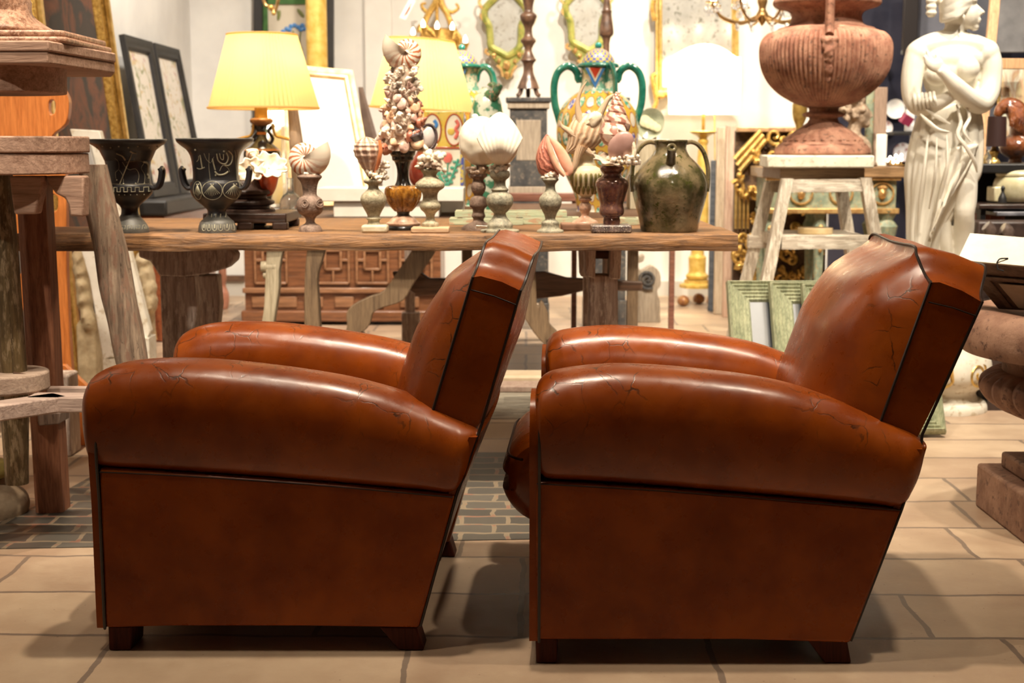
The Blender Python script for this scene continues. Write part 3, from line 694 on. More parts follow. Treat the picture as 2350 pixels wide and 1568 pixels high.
# nautilus on brown base
t = T('shell_on_pedestal', 'striped nautilus shell on brown turned base with round bosses', 'shell ornament', (PX(711, 4.13, 520), 4.13, ZT), 'mounted shells on the table')
_, pr, X, Y = base(711, [(531, 27), (525, 26), (518, 22), (512, 12), (505, 10), (497, 14), (490, 24), (480, 30), (465, 30), (455, 25), (449, 17), (440, 16), (425, 18), (415, 22), (408, 28), (403, 27), (398, 18)], BROWNS, t)
mb = MB()
for px in (698, 731):
    for r, w in ((9, .003), (5, .0025)): mb.tube([surf(pr, X, Y, px+r*math.cos(a)*.9, 468+r*math.sin(a), .001) for a in [2*PI*i/14 for i in range(14)]], w, 6, cl=True)
O('boss', mb, BROWNS, t)
O('barnacles', rocks((X, Y, W(711, 398, Y).z), .022, 22, 3, .009), CORALM, t)
O('shell', MB().shell(Mt(W(701, 360, Y), SZ(62, Y), (PI/2, 1.30, 0)), 2.3, 2.2, .40, .60, .52, 0, nv=22), NAUT, t)
# dark block, stacked discs and cluster of pale shells
t = T('shell_on_pedestal', 'cluster of pale shells on a dark stacked wooden base', 'shell ornament', (PX(575, 4.34, 520), 4.34, ZT), 'mounted shells on the table')
DKW = WOOD('espresso_wood', (.02, .011, .008), (.06, .03, .02), 'x', rough=.4, crack=.3)
a = W(465, 490, 4.20); z1 = a.z
mb = MB(); mb.box2((PX(465, 4.2), 4.20, ZT+.02), (PX(657, 4.2), 4.45, z1)); xq = [PX(465, 4.2), PX(657, 4.2)]
for x in (xq[0]+.02, xq[1]-.02, sum(xq)/2):
    for y in (4.215, 4.435): mb.box((x, y, ZT+.0115), (.045, .03, .023))
O('plinth', mb, DKW, t, bev=.004)
pr = [(SZ(r, 4.34), W(575, y, 4.34).z) for y, r in [(488, 62), (480, 62), (478, 52), (472, 50), (468, 60), (460, 60), (456, 45), (448, 44), (444, 52), (436, 50), (432, 36), (415, 30), (405, 22)]]
O('turned_discs', MB().lathe((PX(568, 4.34, 460), 4.34, 0), [(.0005, z1)]+[(r, max(z, z1)) for r, z in sm2(pr, 3)]+[(.0005, pr[-1][1])], 40), DKW, t)
P = []; c = W(617, 388, 4.28)
def clam(c, s, rot, seed, wav=.12, depth=.45, nr=9):
    R = Euler(rot).to_matrix(); P = []
    for i in range(13):
        r = .04+.96*i/12; row = []
        for j in range(41):
            a = 2*PI*j/40; k = 1+wav*(r**2)*math.cos(nr*a)+.12*PN(Vector((math.cos(a)*2, math.sin(a)*2, seed)))
            row.append(Vector(c)+R@Vector((math.cos(a)*r*k*s, math.sin(a)*r*k*s*.82, depth*s*(r**1.8)+wav*.5*s*r*r*math.sin(nr*a))))
        P.append(row)
    return MB().grid(P, 13, 41)
PALE = M('pale_shell', (.72, .60, .42), (.85, .75, .60), 30, .55, bump=.6, bs=70)
O('clam_shell', clam(c, SZ(40, 4.28), (.9, .3, 0), 1), PALE, t, sol=.004)
O('clam_shell', clam(W(575, 395, 4.26), SZ(34, 4.26), (1.1, -.5, .4), 2), PALE, t, sol=.004)
ORS = PAT('orange_banded_shell', (.78, .64, .46), (.62, .28, .14), 6, 9, .6, 5, .5, .8, bump=.3)
O('shell', MB().shell(Mt(W(580, 352, 4.3), SZ(20, 4.3), (1.9, .6, .5)), 4, 1.7, .45, .6, .7, 1.9, nod=.4, nn=4), ORS, t)
O('orange_bowl', MB().lathe((PX(612, 4.36), 4.36, 0), sm2([(.002, W(612, 452, 4.36).z), (SZ(14, 4.3), W(612, 448, 4.36).z), (SZ(24, 4.3), W(612, 430, 4.36).z), (SZ(30, 4.3), W(612, 405, 4.36).z), (SZ(27, 4.3), W(612, 405, 4.36).z), (.002, W(612, 430, 4.36).z)], 3), 30), M('orange_glass', (.42, .06, .015), None, rough=.15, bump=0, coat=.5), t)
# conch on sandy stone vase
t = T('shell_on_pedestal', 'ridged brown conch balanced point down on a sandy stone vase', 'shell ornament', (PX(857, 4.09, 520), 4.09, ZT), 'mounted shells on the table')
z1 = block(829, 888, 517, 540, 4.09, .07, M('sand_stone', (.50, .42, .28), (.60, .53, .38), 20, .8, bump=.4), t, rot=0, bev=.006)
_, pr, X, Y = base(857, [(517, 15), (508, 13), (503, 18), (499, 14), (490, 17), (475, 25), (460, 30), (448, 27), (440, 19), (434, 13), (425, 12), (420, 20), (414, 22), (410, 18)], STONE, t, z0=z1)
CON = PAT('ridged_conch', (.46, .30, .22), (.72, .55, .42), 0.6, 10, .25, 6, .45, .8, rough=.5, bump=.6, c2=(.34, .19, .13))
P = []; q = sm2([(410, 2), (402, 7), (392, 12), (378, 20), (362, 27), (345, 31), (332, 29), (324, 22), (318, 14), (314, 2)], 6)
for k, (py, r) in enumerate(q):
    row = []; p = W(845+(py-360)*.08, py, Y); rr = SZ(r, Y)
    for j in range(61):
        a = 2*PI*j/60; e = 1+.035*math.cos(k*1.25)+(.10*max(0, math.cos(11*a+k*.1))**3*max(0, math.cos((k-27)*.42)) if k > 15 else .02*math.cos(14*a))
        row.append(p+Vector((rr*e*math.cos(a), rr*e*math.sin(a), 0)))
    P.append(row)
O('shell', MB().grid(P, len(P), 61), CON, t)
mb = MB(); mb.tube([W(871, 322, Y-.03), W(874, 345, Y-.035), W(869, 372, Y-.03), W(860, 398, Y-.01)], [.004, .006, .006, .004], 8); O('orange_lip', mb, M('orange_lip', (.60, .20, .08), None, rough=.3, bump=0), t)
O('coral', coral(W(864, 408, Y-.01), .028, 16, 5, (.4, 0, .5), .005), CORALM, t); 
O('coral', coral(W(874, 380, Y-.01), .018, 8, 15, (.5, 0, .2), .005), CORALM, t)
# shell tower
t = T('shell_tower', 'tall cone of glued shells topped by a nautilus on black and amber stand', 'shell ornament', (PX(925, 4.22, 520), 4.22, ZT), None)
MARB = M('pink_marble', (.48, .26, .17), (.62, .42, .30), 60, .35, bump=.1, c3=(.3, .2, .16))
Y = 4.22
b1 = [(526, 41), (520, 42), (516, 38)]; b2 = [(516, 38), (511, 39), (508, 34), (500, 27), (494, 17)]; b3 = [(494, 17), (490, 14), (484, 16)]
zt0 = W(925, 526, Y).z
def seg(pts, mat, name, fl=None, zz=None):
    pr = [(SZ(r, Y, y), W(925, y, Y).z-zt0+ZT) for y, r in pts]; pr = sm2(pr, 4)
    return O(name, MB().lathe((PX(925, Y, 450), Y, 0), [(.0005, pr[0][1])]+pr+[(.0005, pr[-1][1])], 64, fl=fl), mat, t)
seg(b1, BLACKG, 'foot'); seg(b2, MARB, 'marble_ring'); seg(b3, BLACKG, 'collar')
AMB = M('amber_glaze', (.20, .07, .008), (.42, .19, .03), 60, .12, bump=.15, coat=.8, c3=(.08, .03, .01))
seg([(484, 16), (472, 25), (455, 33), (440, 35), (428, 32), (424, 20)], AMB, 'lobed_bowl', (14, .22, 0, 3))
seg([(425, 20), (415, 15), (400, 13), (385, 14), (370, 19), (366, 24), (358, 25), (354, 28), (345, 30), (340, 26)], BLACKG, 'neck')
X = PX(925, Y, 300)
co = lambda y: (W(925, y, Y).z-zt0+ZT)
def tw(py):   # cone half width in px
    return 26+max(0, (py-150))*.145+max(0, (py-285))*.32
O('cone_core', MB().lathe((X, Y, 0), [(.001, co(345))]+[(SZ(tw(y)*.72, Y), co(y)) for y in (345, 300, 250, 200, 150, 140)]+[(.001, co(138))], 20), BARN, t)
cols = [M('shell_white', (.75, .66, .55), (.62, .50, .40), 60, .5, bump=.3), M('shell_peach', (.72, .42, .24), (.80, .58, .40), 60, .4, bump=.2), M('shell_pinkbrown', (.50, .30, .24), (.70, .52, .44), 70, .45, bump=.3), M('shell_rust', (.34, .10, .06), (.48, .20, .12), 60, .4, bump=.3), M('shell_grey', (.30, .27, .24), (.60, .54, .46), 60, .5, bump=.3)]
protos = []
ID = Matrix.Identity(4)
for m in cols[:4]:
    protos.append(('spiral_shell', MB().shell(Mt((0, 0, 0), .011, (0, 0, 0)), 4, 1.6, .42, .62, .75, 2.6, nu=44, nv=9, nod=.35, nn=4), m))
for m in (cols[1], cols[2], cols[0]):
    protos.append(('snail_shell', MB().shell(Mt((0, 0, 0), .016, (0, 0, 0)), 3.2, 2.0, .48, .52, .5, .5, nu=44, nv=10), m))
protos.append(('coral_sprig', coral((0, 0, 0), .018, 7, 9, th=.0036), cols[0])); protos.append(('coral_sprig', coral((0, 0, 0), .016, 7, 19, th=.0034), cols[4]))
PO = []
rd = random.Random(4)
k = 0; H = 345-148
spots = []
while len(spots) < 98:
    i = len(spots); u = (i+.5)/98; py = 150+195*(u**.78); ang = i*2.39996
    spots.append((py, ang))
for i, (py, ang) in enumerate(spots):
    u = (py-150)/195
    if u < .38: w = [7, 8, 7, 0, 2, 7, 0][i % 7]
    elif u < .65: w = [2, 0, 3, 2, 5, 8, 1, 4][i % 8]
    else: w = [4, 5, 1, 7, 6, 4, 3, 0, 5][i % 9]
    nm, mbp, mat = protos[w]; r = SZ(tw(py)*.86, Y); n = Vector((math.cos(ang), math.sin(ang), .25)).normalized()
    loc = Vector((X+r*n.x, Y+r*n.y, co(py)))
    if w in PO and 0: pass
    ex = [o for q, o in PO if q == w]
    if ex: o = ex[0].copy(); COL.objects.link(o); ORG[o.name] = loc
    else: o = O(nm, mbp, mat, t, org=(0, 0, 0)); PO.append((w, o))
    o.parent = t; o.location = loc-Vector(t.location)
    q = n.to_track_quat('Z', 'Y').to_euler(); o.rotation_euler = (q.x+rd.uniform(-.6, .6), q.y+rd.uniform(-.6, .6), q.z+rd.uniform(-1, 1))
    s = rd.uniform(.85, 1.3)*(1.35 if u > .6 else 1.1); o.scale = (s, s, s)
O('nautilus_top', MB().shell(Mt(Vector((PX(932, Y, 120), Y, co(117))), SZ(56, Y), (-PI/2, 1.95, 0)), 2.3, 2.2, .40, .60, .52, 0, nv=22, flare=.15), NAUT, t)
MUR = M('black_murex', (.012, .009, .012), (.09, .05, .05), 26, .25, bump=.5, coat=.4)
O('black_murex_shell', MB().shell(Mt(W(948, 312, Y-.05), SZ(25, Y), (1.3, .4, 1.2)), 3, 2.0, .35, .65, .8, 1.0, nod=.6, nn=5, rib=.1, nribs=5), MUR, t)
mb = MB(); mb.ell(W(984, 314, Y-.03), (SZ(17, Y), .012, SZ(26, Y)), 20, 10, (0, .25, .3), .15); O('shell_mouth', mb, M('pearl_lip', (.62, .55, .50), (.40, .36, .38), 10, .25, bump=.1, coat=.4), t)
mb = MB()
for i in range(26):
    a = -1.3+i*.14; mb.ell(W(984+18*math.cos(a), 314-28*math.sin(a), Y-.035), .0042, 6, 5)
O('black_frill', mb, MUR, t)
# coral on stone baluster with wooden block
t = T('coral_on_pedestal', 'white branching coral on pale stone baluster over a wooden block', 'coral ornament', (PX(986, 4.11, 520), 4.11, ZT), 'mounted shells on the table')
z1 = block(943, 1030, 523, 540, 4.09, .08, WOOD('raw_pine', (.45, .26, .14), (.62, .42, .26), 'x', rough=.7, crack=.2), t, rot=0)
_, pr, X, Y = base(987, [(523, 19), (515, 19), (508, 11), (498, 10), (490, 14), (482, 22), (472, 24), (462, 18), (450, 17), (440, 21), (432, 32), (422, 33), (415, 26), (405, 15), (398, 17), (392, 21), (388, 20)], STONE, t, z0=z1)
O('barnacles', rocks((X, Y, W(987, 382, Y).z), .034, 50, 8, .009), BARN, t)
O('coral', coral(W(990, 378, Y), .042, 26, 11, (.1, 0, .9), .0065), CORALM, t)
# two white shells
WS = M('ivory_shell', (.80, .74, .60), (.88, .83, .72), 10, .35, bump=.1, bs=30, coat=.3)
t = T('shell_on_pedestal', 'round ivory shell on slim brown bobbin baluster, left of the scallop', 'shell ornament', (PX(1098, 4.2, 520), 4.2, ZT), 'mounted shells on the table')
_, pr, X, Y = base(1098, [(531, 40), (524, 38), (518, 30), (512, 15), (505, 12), (498, 16), (488, 13), (480, 15), (475, 20), (465, 20), (455, 17), (450, 10), (445, 12), (440, 15), (430, 17), (420, 15), (415, 12), (410, 14), (405, 20), (400, 20)], BROWNS, t)
O('barnacles', rocks((X, Y, W(1098, 392, Y).z), .03, 40, 18, .008), BARN, t)
mb = MB(); mb.ell(W(1103, 325, Y), (SZ(50, Y), SZ(44, Y), SZ(57, Y)), 40, 24, (0, -.12, 0), .06); O('shell', mb, WS, t)
mb = MB(); mb.ell(W(1090, 268, Y), (SZ(8, Y), SZ(8, Y), SZ(7, Y)), 14, 8); O('shell_tip', mb, WS, t)
tg = tag(O('price_tag', MB().box(W(1106, 521, 4.06), (SZ(26, 4.1), .001, SZ(9, 4.1)), (.9, .06, 0)).box(W(1097, 521, 4.058), (SZ(8, 4.1), .0015, SZ(10, 4.1)), (.9, .06, 0)), M('tag_card', (.75, .78, .74), None, rough=.5, bump=0), None, 'small white price tag lying beside the bobbin baluster foot', 'tag'))
t = T('shell_on_pedestal', 'large white ribbed scallop shell on mottled stone baluster', 'shell ornament', (PX(1147, 4.1, 520), 4.1, ZT), 'mounted shells on the table')
_, pr, X, Y = base(1147, [(536, 44), (530, 43), (528, 30), (518, 30), (508, 22), (500, 16), (492, 14), (485, 20), (472, 29), (460, 31), (450, 28), (442, 18), (436, 20), (428, 14), (415, 14), (408, 21), (400, 23), (392, 21)], GREYS, t)
O('barnacles', rocks((X, Y, W(1147, 388, Y).z), .026, 40, 28, .008), CORALM, t)
P = []; c = W(1144, 378, Y-.01)
for i in range(22):
    s = i/21; row = []
    for j in range(61):
        a = -1.25+2.5*j/60; R = SZ(112, Y)*(1+.05*math.cos(a*3))
        x = math.sin(a)*R*(s**.6)*.5; z = math.cos(a*.75)*R*s*(1-.08*abs(math.sin(a*1.5)))
        bul = SZ(46, Y)*math.sin(PI*min(1, s*1.02)**.8)*math.cos(a*.9)**.5 if s < .99 else 0
        row.append(Vector((c.x+x+.004, c.y-bul*.9+.0006*math.cos(a*24)*min(1, s*1.5), c.z+z)))
    P.append(row)
O('scallop_shell', MB().grid(P, 22, 61), WS, t, sol=.006)
mb = MB(); mb.ell(W(1150, 330, Y+.012), (SZ(40, Y), .035, SZ(50, Y)), 24, 14); O('scallop_back', mb, WS, t)
# pink helmet shell
t = T('shell_on_pedestal', 'pink helmet conch standing upright on small grey green baluster', 'shell ornament', (PX(1263, 4.09, 520), 4.09, ZT), 'mounted shells on the table')
_, pr, X, Y = base(1263, [(536, 31), (531, 30), (527, 22), (520, 20), (512, 20), (506, 12), (498, 13), (488, 17), (475, 24), (465, 26), (455, 25), (445, 17), (438, 12), (425, 11), (418, 15), (413, 19), (408, 17)], GREYS, t)
O('barnacles', rocks((X, Y, W(1263, 404, Y).z), .02, 26, 38, .008), CORALM, t)
PINKO = PAT('speckled_pink_shell', (.60, .22, .15), (.28, .09, .06), 5, 12, 1.4, 9, .55, .8, rough=.35, bump=.3)
PINKI = M('pink_lip', (.80, .40, .26), (.86, .52, .38), 20, .22, bump=0, coat=.5)
P = []
ax = [(1256, 309, 3), (1252, 325, 9), (1250, 345, 17), (1252, 365, 23), (1260, 385, 26), (1272, 400, 16), (1280, 408, 4)]
mb = MB(); mb.tube([W(a, b, Y) for a, b, r in sm(ax, 4) for r in [0]] if 0 else [W(p.x, p.y, Y+.01) for p in sm(ax, 4)], [SZ(p.z, Y) for p in sm(ax, 4)], 20, flat=(1, .9)); O('shell', mb, PINKO, t)
mb = MB(); q = sm([(1259, 312, 3), (1274, 330, 8), (1288, 352, 12), (1299, 374, 13), (1306, 392, 10), (1302, 403, 5)], 4); mb.tube([W(p.x, p.y, Y-.012) for p in q], [SZ(p.z, Y) for p in q], 16, flat=(1, .6)); O('outer_lip', mb, PINKI, t)
mb = MB(); q = sm([(1256, 312, 3), (1260, 335, 6), (1268, 360, 7), (1280, 385, 7), (1296, 404, 4)], 4); mb.tube([W(p.x, p.y, Y-.022) for p in q], [SZ(p.z, Y) for p in q], 12); O('inner_lip', mb, PINKI, t)
# spider conch on cream gilt vase
t = T('shell_on_pedestal', 'spiny spider conch on cream vase with green gilt flutes', 'shell ornament', (PX(1340, 4.24, 520), 4.24, ZT), 'mounted shells on the table')
z1 = block(1288, 1362, 514, 533, 4.22, .09, WOOD('red_brown_block', (.24, .11, .06), (.42, .24, .15), 'x', crack=.3), t)
CREAM = M('cream_gesso', (.58, .50, .33), (.70, .63, .45), 14, .45, bump=.2)
_, pr, X, Y = base(1343, [(514, 30), (509, 26), (503, 14), (497, 9), (490, 10), (480, 14), (470, 13), (464, 9), (460, 15), (456, 15), (453, 9)], MARB, t, 'stem', z0=z1)
_, pr, X, Y = base(1345, [(454, 10), (448, 16), (440, 24), (425, 31), (408, 36), (398, 36), (388, 32), (381, 23), (378, 22), (370, 19), (362, 20), (355, 23), (350, 22)], CREAM, t, 'vase', z0=W(1345, 454, 4.24).z)
mb = MB()
for k in range(-4, 5):
    x = 1345+34*math.sin(k*.36); mb.tube([surf(pr, X, Y, x, y, .0005) for y in (398, 402, 412, 424, 432)], [.002, .0042, .0046, .004, .002], 6)
for k in range(-4, 5): mb.tube([surf(pr, X, Y, 1345+31*math.sin(k*.36+.18), y, .001) for y in (428, 436, 446)], [.002, .0055, .003], 6)
O('gilt_flutes', mb, M('green_gilt', (.16, .14, .04), (.30, .25, .09), 30, .4, .3, bump=.2), t)
O('coral', rocks((X, Y, W(1345, 346, Y).z), .024, 36, 48, .008), CORALM, t)
SPI = PAT('spider_conch', (.72, .55, .38), (.50, .32, .19), 3, 16, .8, 6, .45, .85, rough=.5, bump=.5)
Yc = Y-.02
mb = MB(); q = sm([(1300, 350, 4), (1318, 335, 22), (1335, 315, 38), (1352, 295, 40), (1368, 278, 30), (1376, 262, 12)], 4); mb.tube([W(p.x, p.y, Yc) for p in q], [SZ(p.z, Y) for p in q], 20, flat=(1, .55)); O('shell', mb, SPI, t)
mb = MB()
for L in ([(1338, 300, 12), (1328, 262, 8), (1326, 232, 5), (1335, 205, 3), (1347, 186, 1)], [(1330, 318, 11), (1305, 300, 7), (1290, 290, 4), (1284, 276, 1)], [(1360, 285, 12), (1380, 255, 8), (1398, 225, 5), (1426, 212, 1)], [(1335, 335, 13), (1325, 360, 9), (1316, 385, 6), (1298, 398, 3), (1286, 402, 1)], [(1345, 345, 10), (1356, 352, 6), (1366, 348, 2)]):
    q = sm(L, 5); mb.tube([W(p.x, p.y, Yc-.01) for p in q], [SZ(p.z, Y) for p in q], 10)
O('spines', mb, SPI, t)
mb = MB(); mb.ell(W(1362, 274, Yc-.022), (SZ(22, Y), .012, SZ(15, Y)), 18, 8, (0, -.6, 0), .3); O('pale_mouth', mb, PALE, t)
# triton on purple vase
t = T('shell_on_pedestal', 'tall spotted triton shell on purple brown lustre vase', 'shell ornament', (PX(1403, 4.08, 520), 4.08, ZT), 'mounted shells on the table')
z1 = block(1358, 1450, 517, 537, 4.09, .09, M('chipped_marble', (.06, .045, .045), (.16, .11, .10), 80, .3, bump=.2, c3=(.65, .58, .45)), t, bev=.005)
PUR = M('purple_lustre', (.10, .045, .045), (.24, .12, .085), 45, .22, .25, bump=.1, coat=.5, c3=(.30, .14, .06))
_, pr, X, Y = base(1404, [(517, 19), (508, 20), (500, 19), (494, 27), (484, 29), (470, 27), (455, 31), (440, 35), (427, 38), (417, 37), (410, 31), (405, 23), (399, 20), (392, 26), (385, 28), (380, 24)], PUR, t, 'vase', z0=z1)
TRI = PAT('triton_shell', (.74, .55, .44), (.30, .13, .09), 34, 2, 1.6, 8, .45, .62, rough=.3, coat=.3, c2=(.60, .38, .30))
O('shell', MB().shell(Mt(W(1414, 318, Y-.005), (SZ(44, Y), SZ(44, Y), SZ(49, Y)), (.05, -.06, -2.3)), 6.2, 1.42, .38, .60, .66, 2.35, nu=170, nv=20, rib=.03, nribs=7), TRI, t)
mb = MB(); mb.ell(W(1425, 335, Y-.05), (SZ(27, Y), .016, SZ(36, Y)), 20, 12, (.2, .55, 0)); O('shell_mouth', mb, M('mauve_inside', (.35, .20, .17), (.48, .30, .26), 12, .3, bump=0), t)
q = sm([(1420, 296, 3), (1440, 310, 5), (1453, 335, 6), (1454, 358, 5), (1440, 376, 3)], 4); mb = MB(); mb.tube([W(p.x, p.y, Y-.055) for p in q], [SZ(p.z, Y) for p in q], 8); O('shell_lip', mb, PALE, t)
O('flat_shell', clam(W(1400, 370, Y-.03), SZ(40, Y), (.35, .15, 0), 6, .14, .12, 7), BARN, t, sol=.004)
O('barnacles', rocks(W(1430, 368, Y-.03), .045, 60, 58, .009, .35), CORALM, t)
# jug
JG = M('green_brown_glaze', (.05, .045, .018), (.19, .145, .08), 16, .16, bump=.35, bs=26, bd=.008, coat=.7, c3=(.045, .05, .01), lo=.40, hi=.60)
Yj = onT(1537, 536, 50)+.035
t = T('glazed_jug', 'olive brown glazed jug with two strap handles and a short spout', 'jug', (PX(1537, Yj, 500), Yj, ZT))
pts = [(537, 63), (530, 65), (500, 71), (470, 79), (440, 85), (420, 85), (400, 78), (385, 68), (370, 55), (360, 45), (350, 39), (340, 36), (330, 38), (324, 40), (321, 38)]
pr = prof(1537, Yj, pts, ZT); X = PX(1537, Yj, 450)
O('body', MB().lathe((X, Yj, 0), [(.0005, ZT)]+pr+[(pr[-1][0]-.006, pr[-1][1]), (pr[-1][0]-.008, pr[-1][1]-.04), (.001, pr[-1][1]-.1)], 64, fl=(12, .018, pr[2][1], W(1537, 372, Yj).z)), JG, t)
for s in (-1, 1):
    q = [Vector((X+s*SZ(a, Yj), Yj, W(1537, b, Yj).z)) for a, b in ((36, 328), (48, 326), (62, 332), (76, 350), (85, 380), (87, 410), (85, 440))]
    mb = MB(); mb.tube(sm(q, 4), .0095, 10, flat=(.7, 1.5)); O('handle', mb, JG, t)
zz = lambda b: W(1541, b, Yj-.07).z
mb = MB(); xs = PX(1541, Yj-.09, 350)
mb.tube([(xs, Yj-.055, zz(388)), (xs, Yj-.075, zz(372)), (xs, Yj-.09, zz(350)), (xs, Yj-.098, zz(340))], [.018, .014, .0125, .015], 16)
O('spout', mb, JG, t)
mb = MB(); mb.tube([(xs+.0095*math.cos(a), Yj-.099+.003*math.sin(a), zz(339)+.008*math.sin(a)) for a in [2*PI*i/16 for i in range(16)]], .005, 8, cl=True); O('spout_rim', mb, JG, t)
# ------------------------------------------------------------ wooden modelling stand at the left edge
SW = WOOD('stand_pink_wood', (.27, .15, .10), (.50, .32, .23), 'x', rough=.8, crack=.5, bump=.5)
SWZ = WOOD('stand_red_wood', (.15, .045, .02), (.34, .14, .07), 'z', rough=.6, crack=.5, bump=.5)
OLV = WOOD('olive_pole_wood', (.07, .045, .018), (.17, .115, .05), 'z', rough=.45, crack=.6, c3=(.30, .22, .13), bump=.5)
SX, SY = PX(12, 3.72, 880), 3.72
st = T('modelling_stand', 'tall wooden revolving sculptor stand at the far left edge', 'stand', (SX, SY, 0))
z = lambda py, Y=SY: W(12, py, Y).z
def disc(r0, r1, y0, y1, name, Yf, mat=SW, n=48, irr=0):
    za, zb = W(0, y1, Yf).z, W(0, y0, Yf).z
    return O(name, MB().lathe((SX, SY, 0), [(.0005, za), (r1, za), (r0, zb), (.0005, zb)], n), mat, st, bev=.004)
R1 = PX(198, SY, 350)-SX
disc(R1, R1, 312, 352, 'round_disc', SY-R1, n=56)
disc(R1-.004, R1-.002, 353, 403, 'round_disc', SY-R1, n=56)
# upper angular board in two layers
YU = 3.5
def board(y0, y1, pts, name):
    zt, zb = W(0, y0, YU).z, W(0, y1, YU).z
    P = [Vector((x, y, zb)) for x, y in pts]; return O(name, MB().prism(P, (0, 0, zt-zb)), SW, st, bev=.004)
xr, xm = PX(112, YU, 110), PX(266, 3.98, 160)
pts = [(-1.75, YU), (xr, YU), (xm, 3.98), (-1.16, 4.2), (-1.75, 4.2)]
board(93, 118, pts, 'top_board'); board(119, 146, [(a-.004, b+.003) for a, b in pts], 'top_board')
zc0, zc1 = W(0, 150, YU).z, W(0, 212, 3.6).z
O('collar', MB().lathe((SX, SY, 0), [(.0005, zc1), (PX(146, SY, 200)-SX, zc1), (PX(148, SY, 200)-SX, z(150)), (.0005, z(150))], 48), SW, st, bev=.004)
O('iron_screw', MB().lathe((SX-.07, SY, 0), [(.022, z(312)), (.022, z(212))], 16), DW, st)
# round pole down to the lower disc
xa = PX(18, SY, 600)
mb = MB(); mb.tube([(xa-.004, SY, z(1110)), (xa-.002, SY, z(955)), (xa, SY, z(860)), (xa-.012, SY, z(400))], [.030, .036, .036, .034], 20); O('centre_pole', mb, OLV, st)
rl = PX(110, SY, 880)-SX
za, zb = W(0, 912, SY-rl).z, W(0, 868, SY-rl).z
O('lower_disc', MB().lathe((SX, SY, 0), [(.0005, za), (rl, za), (rl, zb), (.0005, zb)], 48), WOOD('pale_pink_wood', (.36, .25, .19), (.52, .39, .30), 'x', rough=.85, crack=.4), st, bev=.006)
mb = MB(); mb.tube([W(32, 858, SY-.04), W(72, 866, SY-.05)], .006, 8); O('iron_pin', mb, DW, st)
# cross beams
zb2 = W(0, 905, 3.65).z; zb3 = W(0, 948, 3.60).z
O('cross_beam', MB().box2((PX(64, 3.62, 930), 3.60, zb3), (PX(250, 3.62, 930), 3.68, zb2)), GW2 if 0 else WOOD('grey_pink_beam', (.33, .23, .19), (.58, .44, .37), 'x', rough=.85, crack=.5), st, bev=.004)
O('cross_beam', MB().box((PX(5, 3.6, 940), 3.50, (zb2+zb3)/2), (.075, .40, zb2-zb3), (0, 0, -.75)), MATS['grey_pink_beam'], st, bev=.004)
O('cross_rail', MB().box2((PX(112, 3.8, 900), 3.78, W(0, 902, 3.78).z), (PX(242, 3.8, 900), 3.82, W(0, 892, 3.78).z)), MATS['grey_pink_beam'], st)
# three legs with shaped brackets under the big disc
def leg(p0, p1, w, d, mat, name='leg'):
    a, b = Vector(p0), Vector(p1); P = []
    for q in (a, a.lerp(b, .5), b):
        P.append([q+Vector((x*w/2, y*d/2, 0)) for x, y in ((-1, -1), (-.4, -1.35), (1, -1), (1, 1), (-1, 1))])
    return O(name, MB().grid(P, 3, 5, cv=True, capu=True), mat, st, bev=.003)
zd = W(0, 405, SY-R1).z
leg(W(78, 405, 3.86), Vector((PX(122, 3.93, 1165), 3.93, 0)), .078, .07, SWZ)
leg(Vector((SX-.18, 3.66, zd)), (SX-.26, 3.52, 0), .06, .06, SWZ)
leg(Vector((SX+.02, 3.55, zd)), (SX-.05, 3.40, 0), .05, .06, SWZ) if 0 else None
for pl, Y in (([(103, 404), (180, 404), (192, 404), (192, 498), (160, 496), (156, 470), (148, 455), (128, 445), (112, 425)], 3.62), ([(20, 404), (98, 404), (96, 430), (86, 470), (82, 492), (32, 492), (28, 465)], 3.60)):
    O('bracket', pol(pl, Y, .05, zd), SW, st, bev=.005)
O('collar_bracket', pol([(84, 948), (138, 948), (136, 974), (88, 978)], 3.86, .09), WOOD('stand_grey', (.16, .10, .075), (.33, .24, .19), 'z', crack=.5), st, bev=.003)
# carved reddish stone foot standing on the stand
RS = M('red_porphyry', (.17, .075, .04), (.42, .24, .155), 70, .45, bump=.35, bs=140, c3=(.52, .36, .27))
sc = T('stone_sculpture_base', 'reddish carved stone sculpture foot on top of the modelling stand', 'sculpture', (PX(30, 3.75, 100), 3.78, W(0, 93, YU).z+.001))
zt = W(0, 93, YU).z+.001; hh = lambda py: zt+(W(0, py, 3.62).z-W(0, 96, 3.62).z)
def sq(x1, py0, py1, name, dy=0, ch=.02):
    X1 = PX(x1, 3.64, 90); X0 = -1.62; y0, y1 = 3.58+dy, 4.0-dy
    P = [Vector((X0, y0, hh(py0))), Vector((X1-ch, y0, hh(py0))), Vector((X1, y0+ch, hh(py0))), Vector((X1, y1, hh(py0))), Vector((X0, y1, hh(py0)))]
    return O(name, MB().prism(P, (0, 0, hh(py1)-hh(py0))), RS, sc, bev=.006)
sq(166, 97, 82, 'lower_step'); sq(156, 82, 66, 'upper_step', .015)
P = []
for py, r, e in ((68, 128, 0), (56, 118, .1), (44, 92, .2), (30, 74, .3), (12, 62, .3), (-12, 60, .3), (-50, 58, .3)):
    Rr = PX(r, 3.75, 60)+1.42; row = []
    for j in range(30):
        a = 2*PI*j/30; k = 1+.10*math.cos(7*a+py*.1)*e*2+.05*PN(Vector((math.cos(a)*3, math.sin(a)*3, py*.05)))
        row.append(Vector((-1.42+Rr*math.cos(a)*k*.98, 3.79+min(Rr, .2)*math.sin(a)*k, hh(py))))
    P.append(row)
O('rocky_stem', MB().grid(P, 7, 30, cv=True, capu=True), RS, sc, ang=70, sub=1)
t = T('mossy_stone_base', 'mossy yellow and tan stone column foot at far left edge on floor', 'stone', (PX(-30, 3.86, 1150), 3.9, 0))
